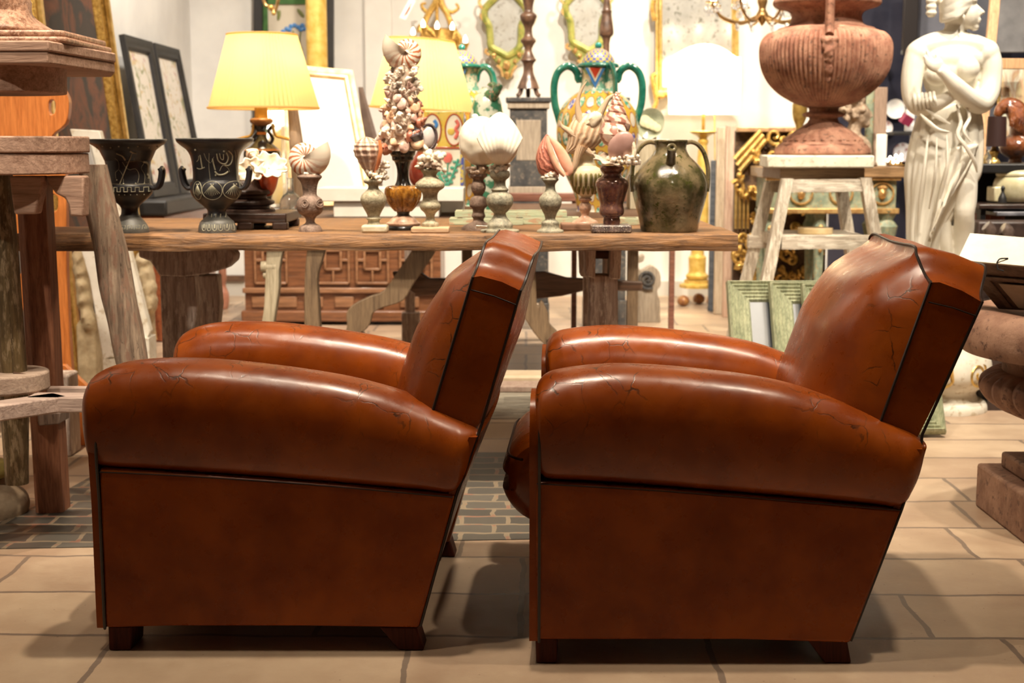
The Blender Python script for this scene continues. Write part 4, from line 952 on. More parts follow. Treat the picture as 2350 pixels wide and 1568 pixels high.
mb = MB(); Xm = PX(-30, 3.9, 1150)
mb.lathe((Xm, 3.9, 0), sm2([(.11, 0), (.115, .03), (.10, .06), (.06, .085), (.05, .10)], 4)+[(.0005, .10)], 24); O('foot', mb, M('tan_boulder', (.22, .15, .09), (.42, .32, .21), 14, .8, bump=.8, bs=30), t)
mb = MB(); mb.lathe((Xm, 3.9, 0), [(.0005, .101)]+sm2([(.05, .101), (.072, .115), (.072, .135), (.05, .15)], 4)+[(.0005, .15)], 24); O('ring', mb, M('mossy_ochre', (.18, .15, .03), (.34, .26, .07), 20, .7, bump=.5), t)
# ------------------------------------------------------------ leaning things along the left wall
def frame(name, label, cat, quad, w, d, fm_, inner=None, im=None, group=None, lip=None, steps=0, parts=('frame', 'picture')):
    """quad: four world corners of the outer edge (bl, br, tr, tl); w moulding width, d depth toward the viewer"""
    bl, br, tr, tl = [Vector(q) for q in quad]; ux = (br-bl).normalized(); uz = (tl-bl).normalized(); n = ux.cross(uz).normalized()
    if n.y > 0 and abs(n.y) > .2 or (abs(n.y) <= .2 and n.x < 0): n = -n
    cen = (bl+br)/2; t = T(name, label, cat, Vector((cen.x, cen.y, min(bl.z, br.z))), group)
    prof_ = [(0, 0)]+[(w*(.04+.08*i), d*(1.0 if i % 2 else .72)*(1-.04*i)) for i in range(12)]+[(w, d*.3), (w, 0)] if steps == 2 else [(0, 0), (0, d), (w*.3, d*1.0), (w*.55, d*.75), (w*.8, d*.8), (w, d*.35), (w, 0)] if steps else [(0, 0), (0, d), (w, d), (w, 0)]
    def ins(k, h):
        ub = (br-bl).normalized(); ut = (tr-tl).normalized(); ul = (tl-bl).normalized(); ur = (tr-br).normalized()
        return [bl+ub*k+ul*k+n*h, br-ub*k+ur*k+n*h, tr-ut*k-ur*k+n*h, tl+ut*k-ul*k+n*h]
    P = [ins(k, h) for k, h in prof_]
    mb = MB(); v = [p for r in P for p in r]; m = len(P)
    mb.add(v, [(i*4+j, i*4+(j+1) % 4, ((i+1) % m)*4+(j+1) % 4, ((i+1) % m)*4+j) for i in range(m) for j in range(4)])
    O(parts[0], mb, fm_, t, bev=0 if steps else min(.006, w*.1), ang=25)
    if im:
        q = ins(w*.9, d*.25); mb = MB(); mb.prism(q, -n*d*.2); mb.uv = [(0, 0), (1, 0), (1, 1), (0, 1)]*2; O(parts[1], mb, im, t, flat=True)
    if lip: 
        P = [ins(w*lip[0], d*1.0), ins(w*lip[0], d*1.35), ins(w*(lip[0]+.25), d*1.35), ins(w*(lip[0]+.25), d*1.0)]
        mb = MB(); v = [p for r in P for p in r]; mb.add(v, [(i*4+j, i*4+(j+1) % 4, ((i+1) % 4)*4+(j+1) % 4, ((i+1) % 4)*4+j) for i in range(4) for j in range(4)]); O('gilt_beading', mb, lip[1], t, ang=25)
    return t, ins, n
GOLD = M('gilt', (.42, .24, .05), (.72, .47, .14), 55, .32, .75, bump=.7, bs=110, bd=.006, c3=(.16, .08, .02))
GOLDB = M('bright_gilt', (.60, .38, .10), (.85, .60, .22), 30, .28, .8, bump=.2, bs=60)
BLKF = M('ebonised_wood', (.010, .009, .009), (.02, .018, .018), 10, .5, bump=.1)
def paint(name, cols, sc_=4, rough=.4, st=(1, 1, 1)):
    if name in MATS: return MATS[name]
    m, nt, b = new(name); co_ = _co(nt, sc=st); n = _noise(nt, co_, sc_, 6, .6, 1.2)
    k = [(.25+.5*i/(len(cols)-1), c_) for i, c_ in enumerate(cols)]
    setc(nt, b, _ramp(nt, n, k)); b.inputs['Roughness'].default_value = rough; _bump(nt, b, _noise(nt, co_, 60, 4), .15, .003); MATS[name] = m; return m
def wl(px, py, X):   # point on a plane x = X
    d = ray(px, py); t_ = X/d.x; return Vector((X, d.y*t_, CZ+d.z*t_))
# big gilt framed dark painting leaning on the left wall
xw = XL+.06; xl2 = -1.9
b1 = wl(322, 470, xl2+.02); fy0, fy1 = wl(118, 300, xl2).y, b1.y
q = [Vector((xl2+.02, fy0, .02)), Vector((xl2+.02, fy1, .02)), Vector((xl2-.12, wl(228, -60, xl2-.05).y, 2.2)), Vector((xl2-.12, fy0-.05, 2.2))]
# oil painting with surface figures in umber and rust
frame('gilt_framed_painting', 'large dark oil painting in carved gilt frame leaning on left wall', 'painting', q, .13, .05, GOLD,
      im=paint('dark_oil_painting', [(.015, .01, .009), (.03, .02, .016), (.02, .016, .014), (.12, .04, .018), (.04, .025, .016), (.16, .10, .06)], 3.5, .75), steps=1, lip=(.12, GOLDB), parts=('frame', 'canvas'))
# two black framed botanical prints
def botan(name, seed, bg=(.66, .60, .52), w=.35):
    m, nt, b = new(name); co_ = _co(nt)
    n = _noise(nt, co_, 9+seed, 5, .6, 1.5); k = _ramp(nt, n, [(.53, 0.), (.60, 1.)])
    colr = _ramp(nt, _noise(nt, co_, 5+seed, 2), [(.35, (.22, .24, .10)), (.5, (.50, .34, .12)), (.6, (.42, .16, .14)), (.7, (.10, .14, .10))], 'CONSTANT')
    setc(nt, b, _mx(nt, _ma(nt, 'MULTIPLY', k, .8), bg, colr)); b.inputs['Roughness'].default_value = .25; return m
for (a, b2, c2, d2), lab, mt in (((338, 397, 281, 346), 'black framed botanical print leaning next to the gilt painting', botan('botanical_print_a', 0)), ((401, 462, 351, 408), 'black framed botanical print leaning nearest the wall corner', botan('botanical_print_b', 3))):
    zt = 1.60 if a < 380 else 1.60
    X0, X1 = -1.93, -2.08
    def py_at(X, px, zz):
        Y = X/ray(px, 330).x*ray(px, 330).y; return Y
    q = [Vector((X0, py_at(X0, a, .3), .745)), Vector((X0, py_at(X0, b2, .3), .745)), Vector((X1, py_at(X1, d2, 1.6), zt)), Vector((X1, py_at(X1, c2, 1.6), zt))]
    frame('botanical_print', lab, 'print', q, .075, .03, BLKF, im=mt, steps=1, group='black framed botanical prints', parts=('frame', 'print'))
# low chest the prints stand on
RW = WOOD('red_polished_wood', (.17, .04, .015), (.34, .10, .04), 'y', rough=.3, crack=.2, coat=.3)
yb0, yb1 = 6.2, 8.9
t = T('red_chest', 'red brown chest under the two black framed prints', 'chest', (-1.95, 8.0, 0))
O('body', MB().box2((XL+.03, 7.38, 0), (-1.80, 8.62, .66)), RW, t, bev=.01); O('top', MB().box2((XL+.03, 7.36, .66), (-1.78, 8.64, .74)), BLKF, t, bev=.012)
# orange board with handle holes and triangular cut-out
OR = WOOD('orange_stained_wood', (.44, .12, .02), (.66, .22, .05), 'z', rough=.4, crack=0, coat=.2, bump=.15)
YO = 4.95
t = T('orange_board', 'tall orange stained board with rounded shoulder and oval grip holes', 'board', (PX(80, YO, 800), YO, 0))
out = sm2([(-120, 150), (60, 150), (120, 175), (152, 215), (158, 245), (150, 285), (120, 312), (128, 340), (150, 400), (152, 560), (154, 650), (160, 780), (168, 905)], 3)
outer = [W(a, b, YO) for a, b in out]+[W(110, 905, YO), W(76, 800, YO), W(36, 650, YO), W(56, 610, YO), W(56, 560, YO), W(34, 560, YO), W(20, 640, YO), W(20, 905, YO), W(-120, 905, YO)]
import bmesh
def holed(poly, holes, d, Y):
    bm = bmesh.new()
    def ring(ps): 
        vs = [bm.verts.new(p) for p in ps]; return [bm.edges.new((vs[i], vs[(i+1) % len(vs)])) for i in range(len(vs))]
    es = ring(poly)
    for h in holes: es += ring(h)
    bmesh.ops.triangle_fill(bm, edges=es, use_beauty=True)
    r = bmesh.ops.extrude_face_region(bm, geom=list(bm.faces)); bmesh.ops.translate(bm, verts=[v for v in r['geom'] if isinstance(v, bmesh.types.BMVert)], vec=(0, d, 0))
    bmesh.ops.recalc_face_normals(bm, faces=list(bm.faces)); bm.verts.ensure_lookup_table()
    mb = MB(); mb.add([v.co.copy() for v in bm.verts], [tuple(v.index for v in f.verts) for f in bm.faces]); bm.free(); return mb
hole = lambda cx, cy, rx, ry: [W(cx+rx*math.cos(a), cy+ry*math.copysign(abs(math.sin(a))**.6, math.sin(a)), YO) for a in [2*PI*i/20 for i in range(20)]]
O('board_panel', holed(outer, [hole(119, 246, 8, 17), hole(122, 466, 11, 20)], .035, YO), OR, t, ang=30, bev=.003)
t = T('timber_offcuts', 'grey timber block and orange offcut lying behind the stand', 'offcuts', (PX(150, 4.5, 880), 4.5, 0)) if 0 else None
zo = W(150, 895, 4.9).z
O('timber_block', MB().box2((PX(112, 4.66, 880), 4.62, 0), (PX(164, 4.66, 880), 4.74, W(150, 862, 4.62).z)), GW, None, 'grey weathered timber block standing behind the modelling stand', 'timber', bev=.008)
xq = lambda a, b, Y: W(a, b, Y)
O('orange_offcut', MB().prism([W(128, 838, 4.80), W(148, 838, 4.80), W(200, 888, 4.80), Vector((PX(212, 4.8, 1000), 4.80, 0)), Vector((PX(130, 4.8, 1000), 4.80, 0))], (0, .03, 0)), OR, None, 'slanting orange offcut board behind the grey timber block', 'board', bev=.002)
# white panelled door leaning, and white column capital behind
WP = M('chalky_white_paint', (.74, .70, .60), (.86, .83, .75), 9, .6, bump=.3, bs=40, c3=(.60, .52, .40))
t = T('white_plank', 'broad white painted plank leaning behind the hewn log', 'plank', (PX(220, 5.9, 800), 5.9, 0))
def lean(pts, Y, d, mat, nm='panel', dz=0, parent=None, bev=.004):
    mb = MB(); mb.prism([W(a, b, Y+(900-b)*dz) for a, b in pts], (0, d, 0)); return O(nm, mb, mat, parent, bev=bev)
lean([(176, 540), (215, 540), (262, 820), (236, 826), (222, 740), (205, 640)], 5.6, .04, WP, 'plank', .0, t)
O('plank_foot', MB().box2((PX(236, 5.6, 822), 5.6, 0), (PX(262, 5.6, 822), 5.64, W(250, 824, 5.6).z)), WP, t)
t = T('white_panelled_door', 'white panelled cupboard door leaning behind the table end', 'door', (PX(320, 5.9, 780), 5.9, 0))
lean([(160, 296), (228, 300), (345, 762), (338, 776), (305, 800)], 5.9, .05, WP, 'door_leaf', 0, t)
lean([(272, 590), (290, 590), (325, 745), (315, 760)], 5.87, .03, WP, 'moulding', 0, t)
lean([(175, 330), (205, 332), (262, 560), (240, 560)], 5.87, .03, M('grey_blue_panel', (.36, .36, .36), (.48, .47, .45), 8, .5), 'inset_panel', 0, t)
O('stone_block', MB().box2((PX(300, 5.9, 790), 5.88, 0), (PX(345, 5.9, 790), 6.0, W(330, 775, 5.9).z)), WP, t)
CF = M('carved_pale_stone', (.35, .26, .15), (.58, .47, .30), 14, .7, bump=.8, bs=25)
mb = MB()
for i, (a, b, r) in enumerate([(184, 590, 16), (188, 620, 18), (192, 655, 16), (196, 690, 18), (202, 725, 15), (210, 745, 18)]): mb.ell(W(a, b, 5.85), (SZ(r, 5.85), .06, SZ(r*1.5, 5.85)), 14, 10, nz=.4)
mb.box2((W(178, 760, 5.85).x, 5.82, 0), (W(222, 760, 5.85).x, 5.94, W(0, 740, 5.85).z))
O('carved_console', mb, CF, None, 'pale carved stone console fragment behind the white plank', 'carving', rem=.012)
mb = MB()
for i, (a, b, r) in enumerate([(330, 600, 20), (335, 630, 20), (342, 660, 18), (348, 690, 14), (350, 706, 9)]): mb.ell(W(a, b, 6.7), (SZ(r, 6.7), .08, SZ(r*1.3, 6.7)), 14, 10, nz=.4)
mb.box2((W(318, 700, 6.7).x, 6.7, 0), (W(345, 700, 6.7).x, 6.8, W(0, 690, 6.7).z))
O('carved_capital', mb, CF, None, 'pale carved capital fragment between white door and table leg', 'carving', rem=.012)
# turned clay coloured foot of a piece of furniture at the back wall
mb = MB(); Yf = 8.9
pr = [(SZ(r, Yf), W(507, y, Yf).z) for y, r in ((692, 9), (685, 12), (668, 14), (655, 13), (645, 9), (635, 7), (620, 9), (600, 9), (560, 9))]
pr = sm2([(r, z-pr[0][1]) for r, z in pr], 3)
t = T('turned_leg_stand', 'reddish stand on turned leg by back wall beneath the table', 'stand', (PX(507, Yf), Yf, 0))
O('turned_leg', MB().lathe((PX(507, Yf), Yf, 0), pr, 20), M('terracotta_paint', (.42, .17, .10), (.55, .26, .17), 10, .5), t)
O('top', MB().box((PX(507, Yf), Yf, pr[-1][1]+.015), (.2, .2, .03)), MATS['terracotta_paint'], t)
O('trim_2', MB().box2((XL, YB-.05, .1), (PX(560, YB), YB, .14)), DW, kind='structure')
# ------------------------------------------------------------ second table behind and what stands on it
Z2 = .74
t2 = T('carved_leg_table', 'dark table with curved scroll legs standing behind the long table', 'table', (PX(1000, 6.2), 6.2, 0))
x0, x1 = PX(575, 5.75), PX(1500, 5.75)
O('tabletop_plank', plank(x0, x1, 5.62, 7.0, Z2, .05, 9), DW, t2)
CL = WOOD('cream_leg_paint', (.34, .28, .18), (.55, .48, .34), 'z', rough=.6, crack=.3)
BL = WOOD('brown_scroll_wood', (.10, .062, .035), (.24, .16, .09), 'z', rough=.6, crack=.4)
def leg2(pts, Y, d, mat, name='leg', zfoot=True):
    P = [W(a, b, Y) for a, b in sm2(pts+[pts[0]], 3)[:-1]]
    for p in P: p.z = min(max(p.z, 0), Z2-.05)
    return O(name, MB().prism(P, (0, d, 0)), mat, t2, bev=.004)
leg2([(612, 560), (648, 560), (640, 620), (640, 660), (628, 740), (618, 800), (612, 935), (580, 935), (590, 800), (604, 720), (608, 660)], 5.70, .06, CL)
O('scroll_roll', MB().lathe((0, 0, 0), [(.0005, -.03), (.022, -.03), (.022, .03), (.0005, .03)], 20, M4=Mt(W(617, 612, 5.72), 1, (0, PI/2, 0))), CL, t2)
O('scroll_roll', MB().lathe((0, 0, 0), [(.0005, -.03), (.013, -.03), (.013, .03), (.0005, .03)], 20, M4=Mt(W(622, 632, 5.72), 1, (0, PI/2, 0))), CL, t2)
leg2([(706, 560), (745, 560), (738, 600), (728, 640), (732, 700), (736, 800), (742, 925), (712, 925), (700, 800), (698, 700), (700, 620)], 5.70, .06, BL)
leg2([(955, 560), (1005, 560), (985, 600), (950, 650), (925, 690), (880, 706), (855, 720), (850, 740), (835, 760), (790, 780), (796, 750), (795, 720), (810, 700), (850, 680), (880, 668), (915, 620)], 5.80, .05, BL)
leg2([(1148, 600), (1190, 560), (1225, 580), (1232, 700), (1243, 690), (1258, 720), (1262, 745), (1285, 770), (1290, 800), (1262, 800), (1230, 770), (1210, 740), (1180, 690)], 5.80, .05, BL)
O('leg', MB().box2((PX(800, 5.8, 800), 5.8, 0), (PX(835, 5.8, 800), 5.85, W(0, 765, 5.8).z)), BL, t2)
O('leg', MB().box2((PX(1255, 5.8, 800), 5.8, 0), (PX(1290, 5.8, 800), 5.85, W(0, 780, 5.8).z)), BL, t2)
O('stretcher', pol([(900, 625), (960, 622), (985, 640), (1180, 640), (1215, 626), (1250, 624), (1300, 638), (1475, 648), (1475, 668), (1340, 668), (1290, 680), (1215, 688), (1100, 668), (960, 680), (905, 640)], 6.0, .05), DW, t2, bev=.004)
for px in (1060, 1440): O('leg', MB().box2((PX(px, 6.6, 700), 6.6, 0), (PX(px+24, 6.6, 700), 6.66, Z2-.05)), BL, t2)
O('square_post', MB().box2((PX(922, 7.2, 780), 7.2, 0), (PX(962, 7.2, 780), 7.28, W(0, 718, 7.2).z)).box2((PX(930, 7.22, 780), 7.22, W(0, 718, 7.2).z), (PX(952, 7.22, 780), 7.26, .62)), GW, None, 'small pale square footed post under the back table', 'post', bev=.004)
# red brown rail of a low open rack
t = T('low_rack', 'dark red low wooden rack with long rail behind the vases', 'rack', (PX(1260, 6.95), 6.95, 0))
RR = WOOD('dark_red_rail', (.10, .035, .02), (.22, .09, .055), 'x', rough=.45, crack=.2)
O('rail', MB().box2((PX(1062, 6.9, 455), 7.05, W(0, 466, 6.9).z), (PX(1560, 6.9, 455), 7.11, W(0, 446, 6.9).z)), RR, t, bev=.004)
for px in (1064, 1315, 1545): O('post', MB().box2((PX(px, 6.91, 600), 7.06, 0), (PX(px+12, 6.91, 600), 7.10, W(0, 466, 6.9).z)), RR, t)
# ------------------------------------------------------------ pleated lamp shades
def shade_mat(name, col, tr=.55):
    m = bpy.data.materials.new(name); m.use_nodes = True; nt = m.node_tree; b = nt.nodes['Principled BSDF']
    b.inputs['Roughness'].default_value = .8; b.inputs['Base Color'].default_value = (*col, 1)
    tl = nt.nodes.new('ShaderNodeBsdfTranslucent'); tl.inputs[0].default_value = (*col, 1)
    mx = nt.nodes.new('ShaderNodeMixShader'); mx.inputs[0].default_value = tr
    nt.links.new(b.outputs[0], mx.inputs[1]); nt.links.new(tl.outputs[0], mx.inputs[2]); nt.links.new(mx.outputs[0], nt.nodes['Material Output'].inputs[0]); return m
SHY = shade_mat('yellow_pleated_silk', (.90, .70, .32)); SHC = shade_mat('cream_parchment', (.95, .85, .66), .6)
def pleated(t, cx, Y, yt, ht, yb, hb, mat, np=72, tilt=0):
    X = PX(cx, Y, (yt+yb)/2); zt, zb = W(cx, yt, Y).z, W(cx, yb, Y).z; rt, rb = SZ(ht, Y), SZ(hb, Y); P = []
    for i in range(9):
        s = i/8; r = rb+(rt-rb)*s; z_ = zb+(zt-zb)*s; row = []
        for j in range(np*4+1):
            a = 2*PI*j/(np*4); k = 1+.013*math.cos(a*np)*(.6+.4*math.sin(a*5+1))+.004*math.sin(a*7+s*2); row.append(Vector((X+r*k*math.cos(a), Y+r*k*math.sin(a), z_+tilt*math.cos(a)*r)))
        P.append(row)
    O('lamp_shade', MB().grid(P, 9, np*4+1), mat, t)
    for r, z_, w in ((rt, zt, .004), (rb, zb, .005)):
        mb = MB(); mb.tube([(X+r*1.005*math.cos(a), Y+r*1.005*math.sin(a), z_+tilt*math.cos(a)*r) for a in [2*PI*i/60 for i in range(60)]], w, 6, cl=True); O('shade_trim', mb, mat, t)
    return X, zt, zb
def lath(cx, Y, pts, mat, t, name, n=36, k=4, z0=None, fl=None, sq=None):
    pr = prof(cx, Y, pts, z0, k); return O(name, MB().lathe((PX(cx, Y, 450), Y, 0), [(.0005, pr[0][1])]+pr+[(.0005, pr[-1][1])], n, fl=fl, sq=sq), mat, t)
YL = 5.80
t = T('table_lamp', 'table lamp with yellow pleated shade behind the left kraters', 'lamp', (PX(604, YL), YL, Z2), 'yellow shaded table lamps')
X, zt, zb = pleated(t, 603, YL, 80, 78, 248, 124, SHY)
pointl((X, YL, (zt+zb)/2+.02), 4.6, .04, (1, .84, .58))
lath(604, YL, [(272, 16), (262, 15), (240, 15), (215, 12), (150, 3), (82, 3)], M('brass_tube', (.60, .33, .08), None, rough=.35, metal=.7, bump=0), t, 'candle_tube')
lath(604, YL, [(290, 10), (284, 22), (279, 26), (273, 24), (270, 12)], M('copper_brown', (.30, .13, .05), (.42, .2, .08), 30, .35, .3), t, 'drip_pan')
lath(604, YL, [(508, 34), (500, 36), (494, 20), (480, 16), (440, 26), (400, 38), (370, 42), (350, 41), (338, 30), (325, 16), (312, 10), (300, 9), (290, 14)], BLACKG, t, 'body', z0=Z2)
lath(604, YL, [(346, 41.5), (341, 37)], M('orange_band', (.60, .22, .05), None, rough=.3, bump=0), t, 'band'); lath(604, YL, [(309, 11), (303, 11)], MATS['orange_band'], t, 'band')
for s in (-1, 1):
    mb = MB(); q = sm([W(604+s*a, b, YL-.01) for a, b in ((22, 284), (24, 300), (30, 312), (45, 316), (60, 320))], 4); mb.tube(q, .006, 8); O('gilt_branch', mb, GOLDB, t)
    mb = MB(); q = sm([W(604+s*a, b, YL) for a, b in ((26, 288), (12, 300), (22, 318), (12, 335))], 4); mb.tube(q, .007, 8); O('dark_branch', mb, BLACKG, t)
YL2 = 6.35
t = T('table_lamp', 'table lamp with yellow pleated shade behind the shell tower', 'lamp', (PX(968, YL2), YL2, Z2), 'yellow shaded table lamps')
X, zt, zb = pleated(t, 968, YL2, 92, 74, 252, 118, SHY, tilt=-.07)
pointl((X, YL2, (zt+zb)/2+.02), 5.4, .04, (1, .84, .58))
lath(968, YL2, [(300, 8), (262, 8), (240, 9), (160, 3), (92, 3)], MATS['brass_tube'], t, 'candle_tube')
lath(970, YL2, [(492, 26), (486, 28), (478, 14), (440, 20), (420, 30), (395, 32), (375, 26), (350, 12), (330, 8), (300, 12)], M('dark_red_glass', (.16, .02, .012), (.25, .04, .02), 20, .12, coat=.6, bump=0), t, 'body', z0=Z2)
# white framed picture leaning
frame('white_matted_picture', 'white picture in pale gilt frame leaning behind the nautilus', 'picture',
      [Vector((PX(668, 6.3), 6.3, Z2+.012)), Vector((PX(868, 6.3), 6.3, Z2+.012)), W(810, 166, 6.62), W(640, 150, 6.62)], .05, .02, M('pale_gold_frame', (.66, .44, .20), (.80, .62, .36), 20, .4, .3, bump=.2), im=paint('white_mat', [(.86, .84, .80), (.88, .86, .82), (.85, .83, .80), (.90, .88, .84)], 6, .6), steps=1, parts=('frame', 'picture'))
for o in [o for o in COL.objects if o.get('label', '').startswith('white picture')]: pass
WSL = M('white_marble', (.72, .68, .60), (.84, .81, .74), 5, .4, bump=.05)
def bx(name, x0, x1, y0, y1, Y, d, mat, label, cat, group=None, z0=None, bev=.004):
    a = W(x0, y0, Y); b = W(x1, y1, Y); zb_ = b.z if z0 is None else z0
    return O(name, MB().box2((a.x, Y, zb_), (b.x, Y+d, a.z)), mat, None, label, cat, group, bev=bev)
b0 = bx('white_block', 765, 1008, 463, 500, 5.68, .19, WSL, 'white stone block carrying the long white slab', 'block', z0=Z2)
bx('marble_slab', 728, 1064, 431, 462, 5.66, .22, WSL, 'long white slab lying on white block behind the stone vases', 'slab', z0=W(0, 463, 5.68).z+.001)
bx('white_box', 640, 760, 476, 500, 5.66, .2, WSL, 'low white box left of the white stone block', 'box', z0=Z2) if 0 else None
# glass bottle and slim silver mirror
t = T('glass_bottle', 'clear glass bottle with long neck beside the nautilus pedestal', 'bottle', (PX(667, 5.70), 5.70, Z2))
GL = M('clear_glass', (.9, .92, .85), None, rough=.05, trans=.95, bump=0)
lath(667, 5.70, [(500, 24), (485, 26), (465, 25), (450, 18), (440, 8), (412, 7), (408, 10)], GL, t, 'bottle_body', z0=Z2)
frame('silver_mirror', 'slim tall silver framed mirror behind the black lamp body', 'mirror', [Vector((PX(618, 6.2), 6.2, Z2+.012)), Vector((PX(660, 6.2), 6.2, Z2+.012)), W(652, 240, 6.35), W(612, 240, 6.35)], .015, .015, M('silver_leaf', (.55, .55, .55), (.7, .7, .7), 20, .3, .8), im=M('mirror_dim', (.55, .57, .60), None, rough=.12, metal=.9, bump=0), parts=('frame', 'glass'))
O('driftwood_prop', MB().tube([Vector((PX(690, 6.1), 6.1, Z2+.002)), W(684, 420, 6.1), W(680, 330, 6.12), (W(672, 250, 6.12))], [.03, .026, .03, .022], 10), WOOD('driftwood', (.25, .17, .11), (.42, .30, .21), 'z', rough=.8), None, 'upright driftwood piece left of the white matted picture', 'driftwood')
O('leaning_slate', MB().prism([W(822, 200, 6.72), W(832, 200, 6.72), W(872, 338, 6.72), Vector((PX(880, 6.72), 6.72, Z2+.003)), Vector((PX(850, 6.72), 6.72, Z2+.003))], (0, .02, 0)), M('slate_brown', (.12, .085, .075), (.2, .15, .13), 10, .6), None, 'dark brown slate panel leaning right of the white picture', 'panel')
# ------------------------------------------------------------ majolica
def majolica(cx, Y, s, y0, label, z0, hid=False):
    t = T('majolica_jar', label, 'jar', (PX(cx, Y), Y, z0), 'green handled majolica jars')
    yy = lambda y: y0+(y-110)*s
    MG = M('green_glaze', (.01, .11, .075), (.03, .20, .14), 26, .15, coat=.7, bump=.1)
    m, nt, b = new('majolica_paint') if 'majolica_paint' not in MATS else (MATS['majolica_paint'], None, None)
    if nt:
        uv = _co(nt, 'UV', (20, 9, 1)); v = _vor(nt, uv, 1, 'F1', 0, .15); vc = _vor(nt, uv, 1, 'F1', 1, .15)
        sepc = nt.nodes.new('ShaderNodeSeparateColor'); nt.links.new(vc, sepc.inputs[0])
        ins_ = _ramp(nt, sepc.outputs[0], [(0, (.05, .26, .17)), (.35, (.04, .07, .40)), (.6, (.62, .56, .44)), (.8, (.10, .34, .22))], 'CONSTANT')
        fl_ = _mx(nt, _ramp(nt, _noise(nt, uv, 3.5, 3), [(.48, 0.), (.55, 1.)]), ins_, (.62, .58, .46))
        c_ = _mx(nt, _ramp(nt, v, [(.36, 0.), (.38, 1.)]), fl_, (.33, .09, .03)); c_ = _mx(nt, _ramp(nt, v, [(.42, 0.), (.44, 1.)]), c_, (.55, .34, .05))
        setc(nt, b, c_); b.inputs['Roughness'].default_value = .2; b.inputs['Coat Weight'].default_value = .6; MATS['majolica_paint'] = m
    lath(cx, Y, [(yy(y), r*s) for y, r in [(485, 48), (478, 46), (440, 55), (400, 74), (360, 86), (320, 94), (280, 93), (250, 84), (228, 66), (212, 44)]], m, t, 'body', 64, z0=z0)
    zN = t.location.z
    pr = [(SZ(r*s, Y), W(cx, yy(y), Y).z) for y, r in [(214, 45), (205, 41), (180, 37), (160, 40), (152, 46)]]
    O('neck', MB().lathe((PX(cx, Y), Y, 0), sm2(pr, 3), 48), M('cream_green_floral', (.55, .50, .36), (.14, .32, .22), 40, .2, coat=.6, lo=.48, hi=.52), t)
    mb = MB(); Xc = PX(cx, Y)
    def vee(w, yb, off): return [Vector((Xc+SZ(a*s, Y)-SZ(9*s, Y), Y-SZ(39*s, Y)-off, W(cx, yy(b_), Y).z)) for a, b_ in ((-w, 160), (w, 160), (0, yb))]
    O('painted_chevron', MB().prism(vee(22, 206, .004), (0, .004, 0)), M('blue_enamel', (.06, .20, .48), None, rough=.2, bump=0), t)
    O('painted_chevron', MB().prism(vee(16, 192, .006), (0, .004, 0)), M('cream_enamel', (.7, .65, .5), None, rough=.2, bump=0), t)
    O('painted_chevron', MB().prism(vee(12, 184, .008), (0, .004, 0)), M('red_enamel', (.45, .05, .02), None, rough=.2, bump=0), t)
    O('rim', MB().lathe((Xc, Y, 0), sm2([(SZ(r*s, Y), W(cx, yy(y), Y).z) for y, r in [(160, 38), (156, 47), (150, 46), (146, 38)]], 3), 40), MG, t)
    m2 = PAT('lid_lattice', (.60, .44, .06), (.06, .07, .30), 26, 0, 0, 6, .5, .6)
    if len(m2.node_tree.nodes) < 40 and 'lid2' not in m2:
        nt2 = m2.node_tree; b2 = nt2.nodes['Principled BSDF']; ch = nt2.nodes.new('ShaderNodeTexChecker'); ch.inputs['Scale'].default_value = 1
        nt2.links.new(_co(nt2, 'UV', (30, 7, 1)), ch.inputs[0]); ch.inputs[1].default_value = (.62, .45, .06, 1); ch.inputs[2].default_value = (.10, .12, .38, 1); nt2.links.new(ch.outputs[0], b2.inputs['Base Color']); m2['lid2'] = 1
    O('lid', MB().lathe((Xc, Y, 0), sm2([(SZ(r*s, Y), W(cx, yy(y), Y).z) for y, r in [(150, 38), (140, 36), (128, 29), (118, 18), (113, 7)]], 4), 40), m2, t)
    mb = MB(); mb.ell((Xc, Y, W(cx, yy(107), Y).z), SZ(8*s, Y), 16, 10); O('lid_knob', mb, M('turquoise_glaze', (.03, .30, .26), None, rough=.15, bump=0, coat=.6), t)
    for an, in ((-.05,), (PI+.05,), (-PI/2+.45,)) if not hid else ((-.2,), (-PI/2,)):
        q = sm([(34, 190), (30, 183), (36, 178), (44, 186), (48, 170), (58, 158), (74, 155), (92, 170), (100, 200), (98, 240), (90, 270), (84, 295), (84, 310)], 4)
        if an != -PI/2+.45: q = q
        mb = MB(); mb.tube([Vector((Xc+SZ(p.x*s*(.78 if an not in (-.05, PI+.05) else 1), Y)*math.cos(an), Y+SZ(p.x*s*(.78 if an not in (-.05, PI+.05) else 1), Y)*math.sin(an), W(cx, yy(p.y), Y).z)) for p in q], .012*s*Y/6.2, 8, flat=(1.3, .7)); O('handle', mb, MG, t)
    return t
majolica(1370, 6.2, 1.0, 108, 'large lidded majolica jar with green scroll handles beneath right wall mirror', Z2)
majolica(1062, 6.78, .95, 112, 'lidded majolica jar half hidden by the right yellow lampshade', Z2, True)
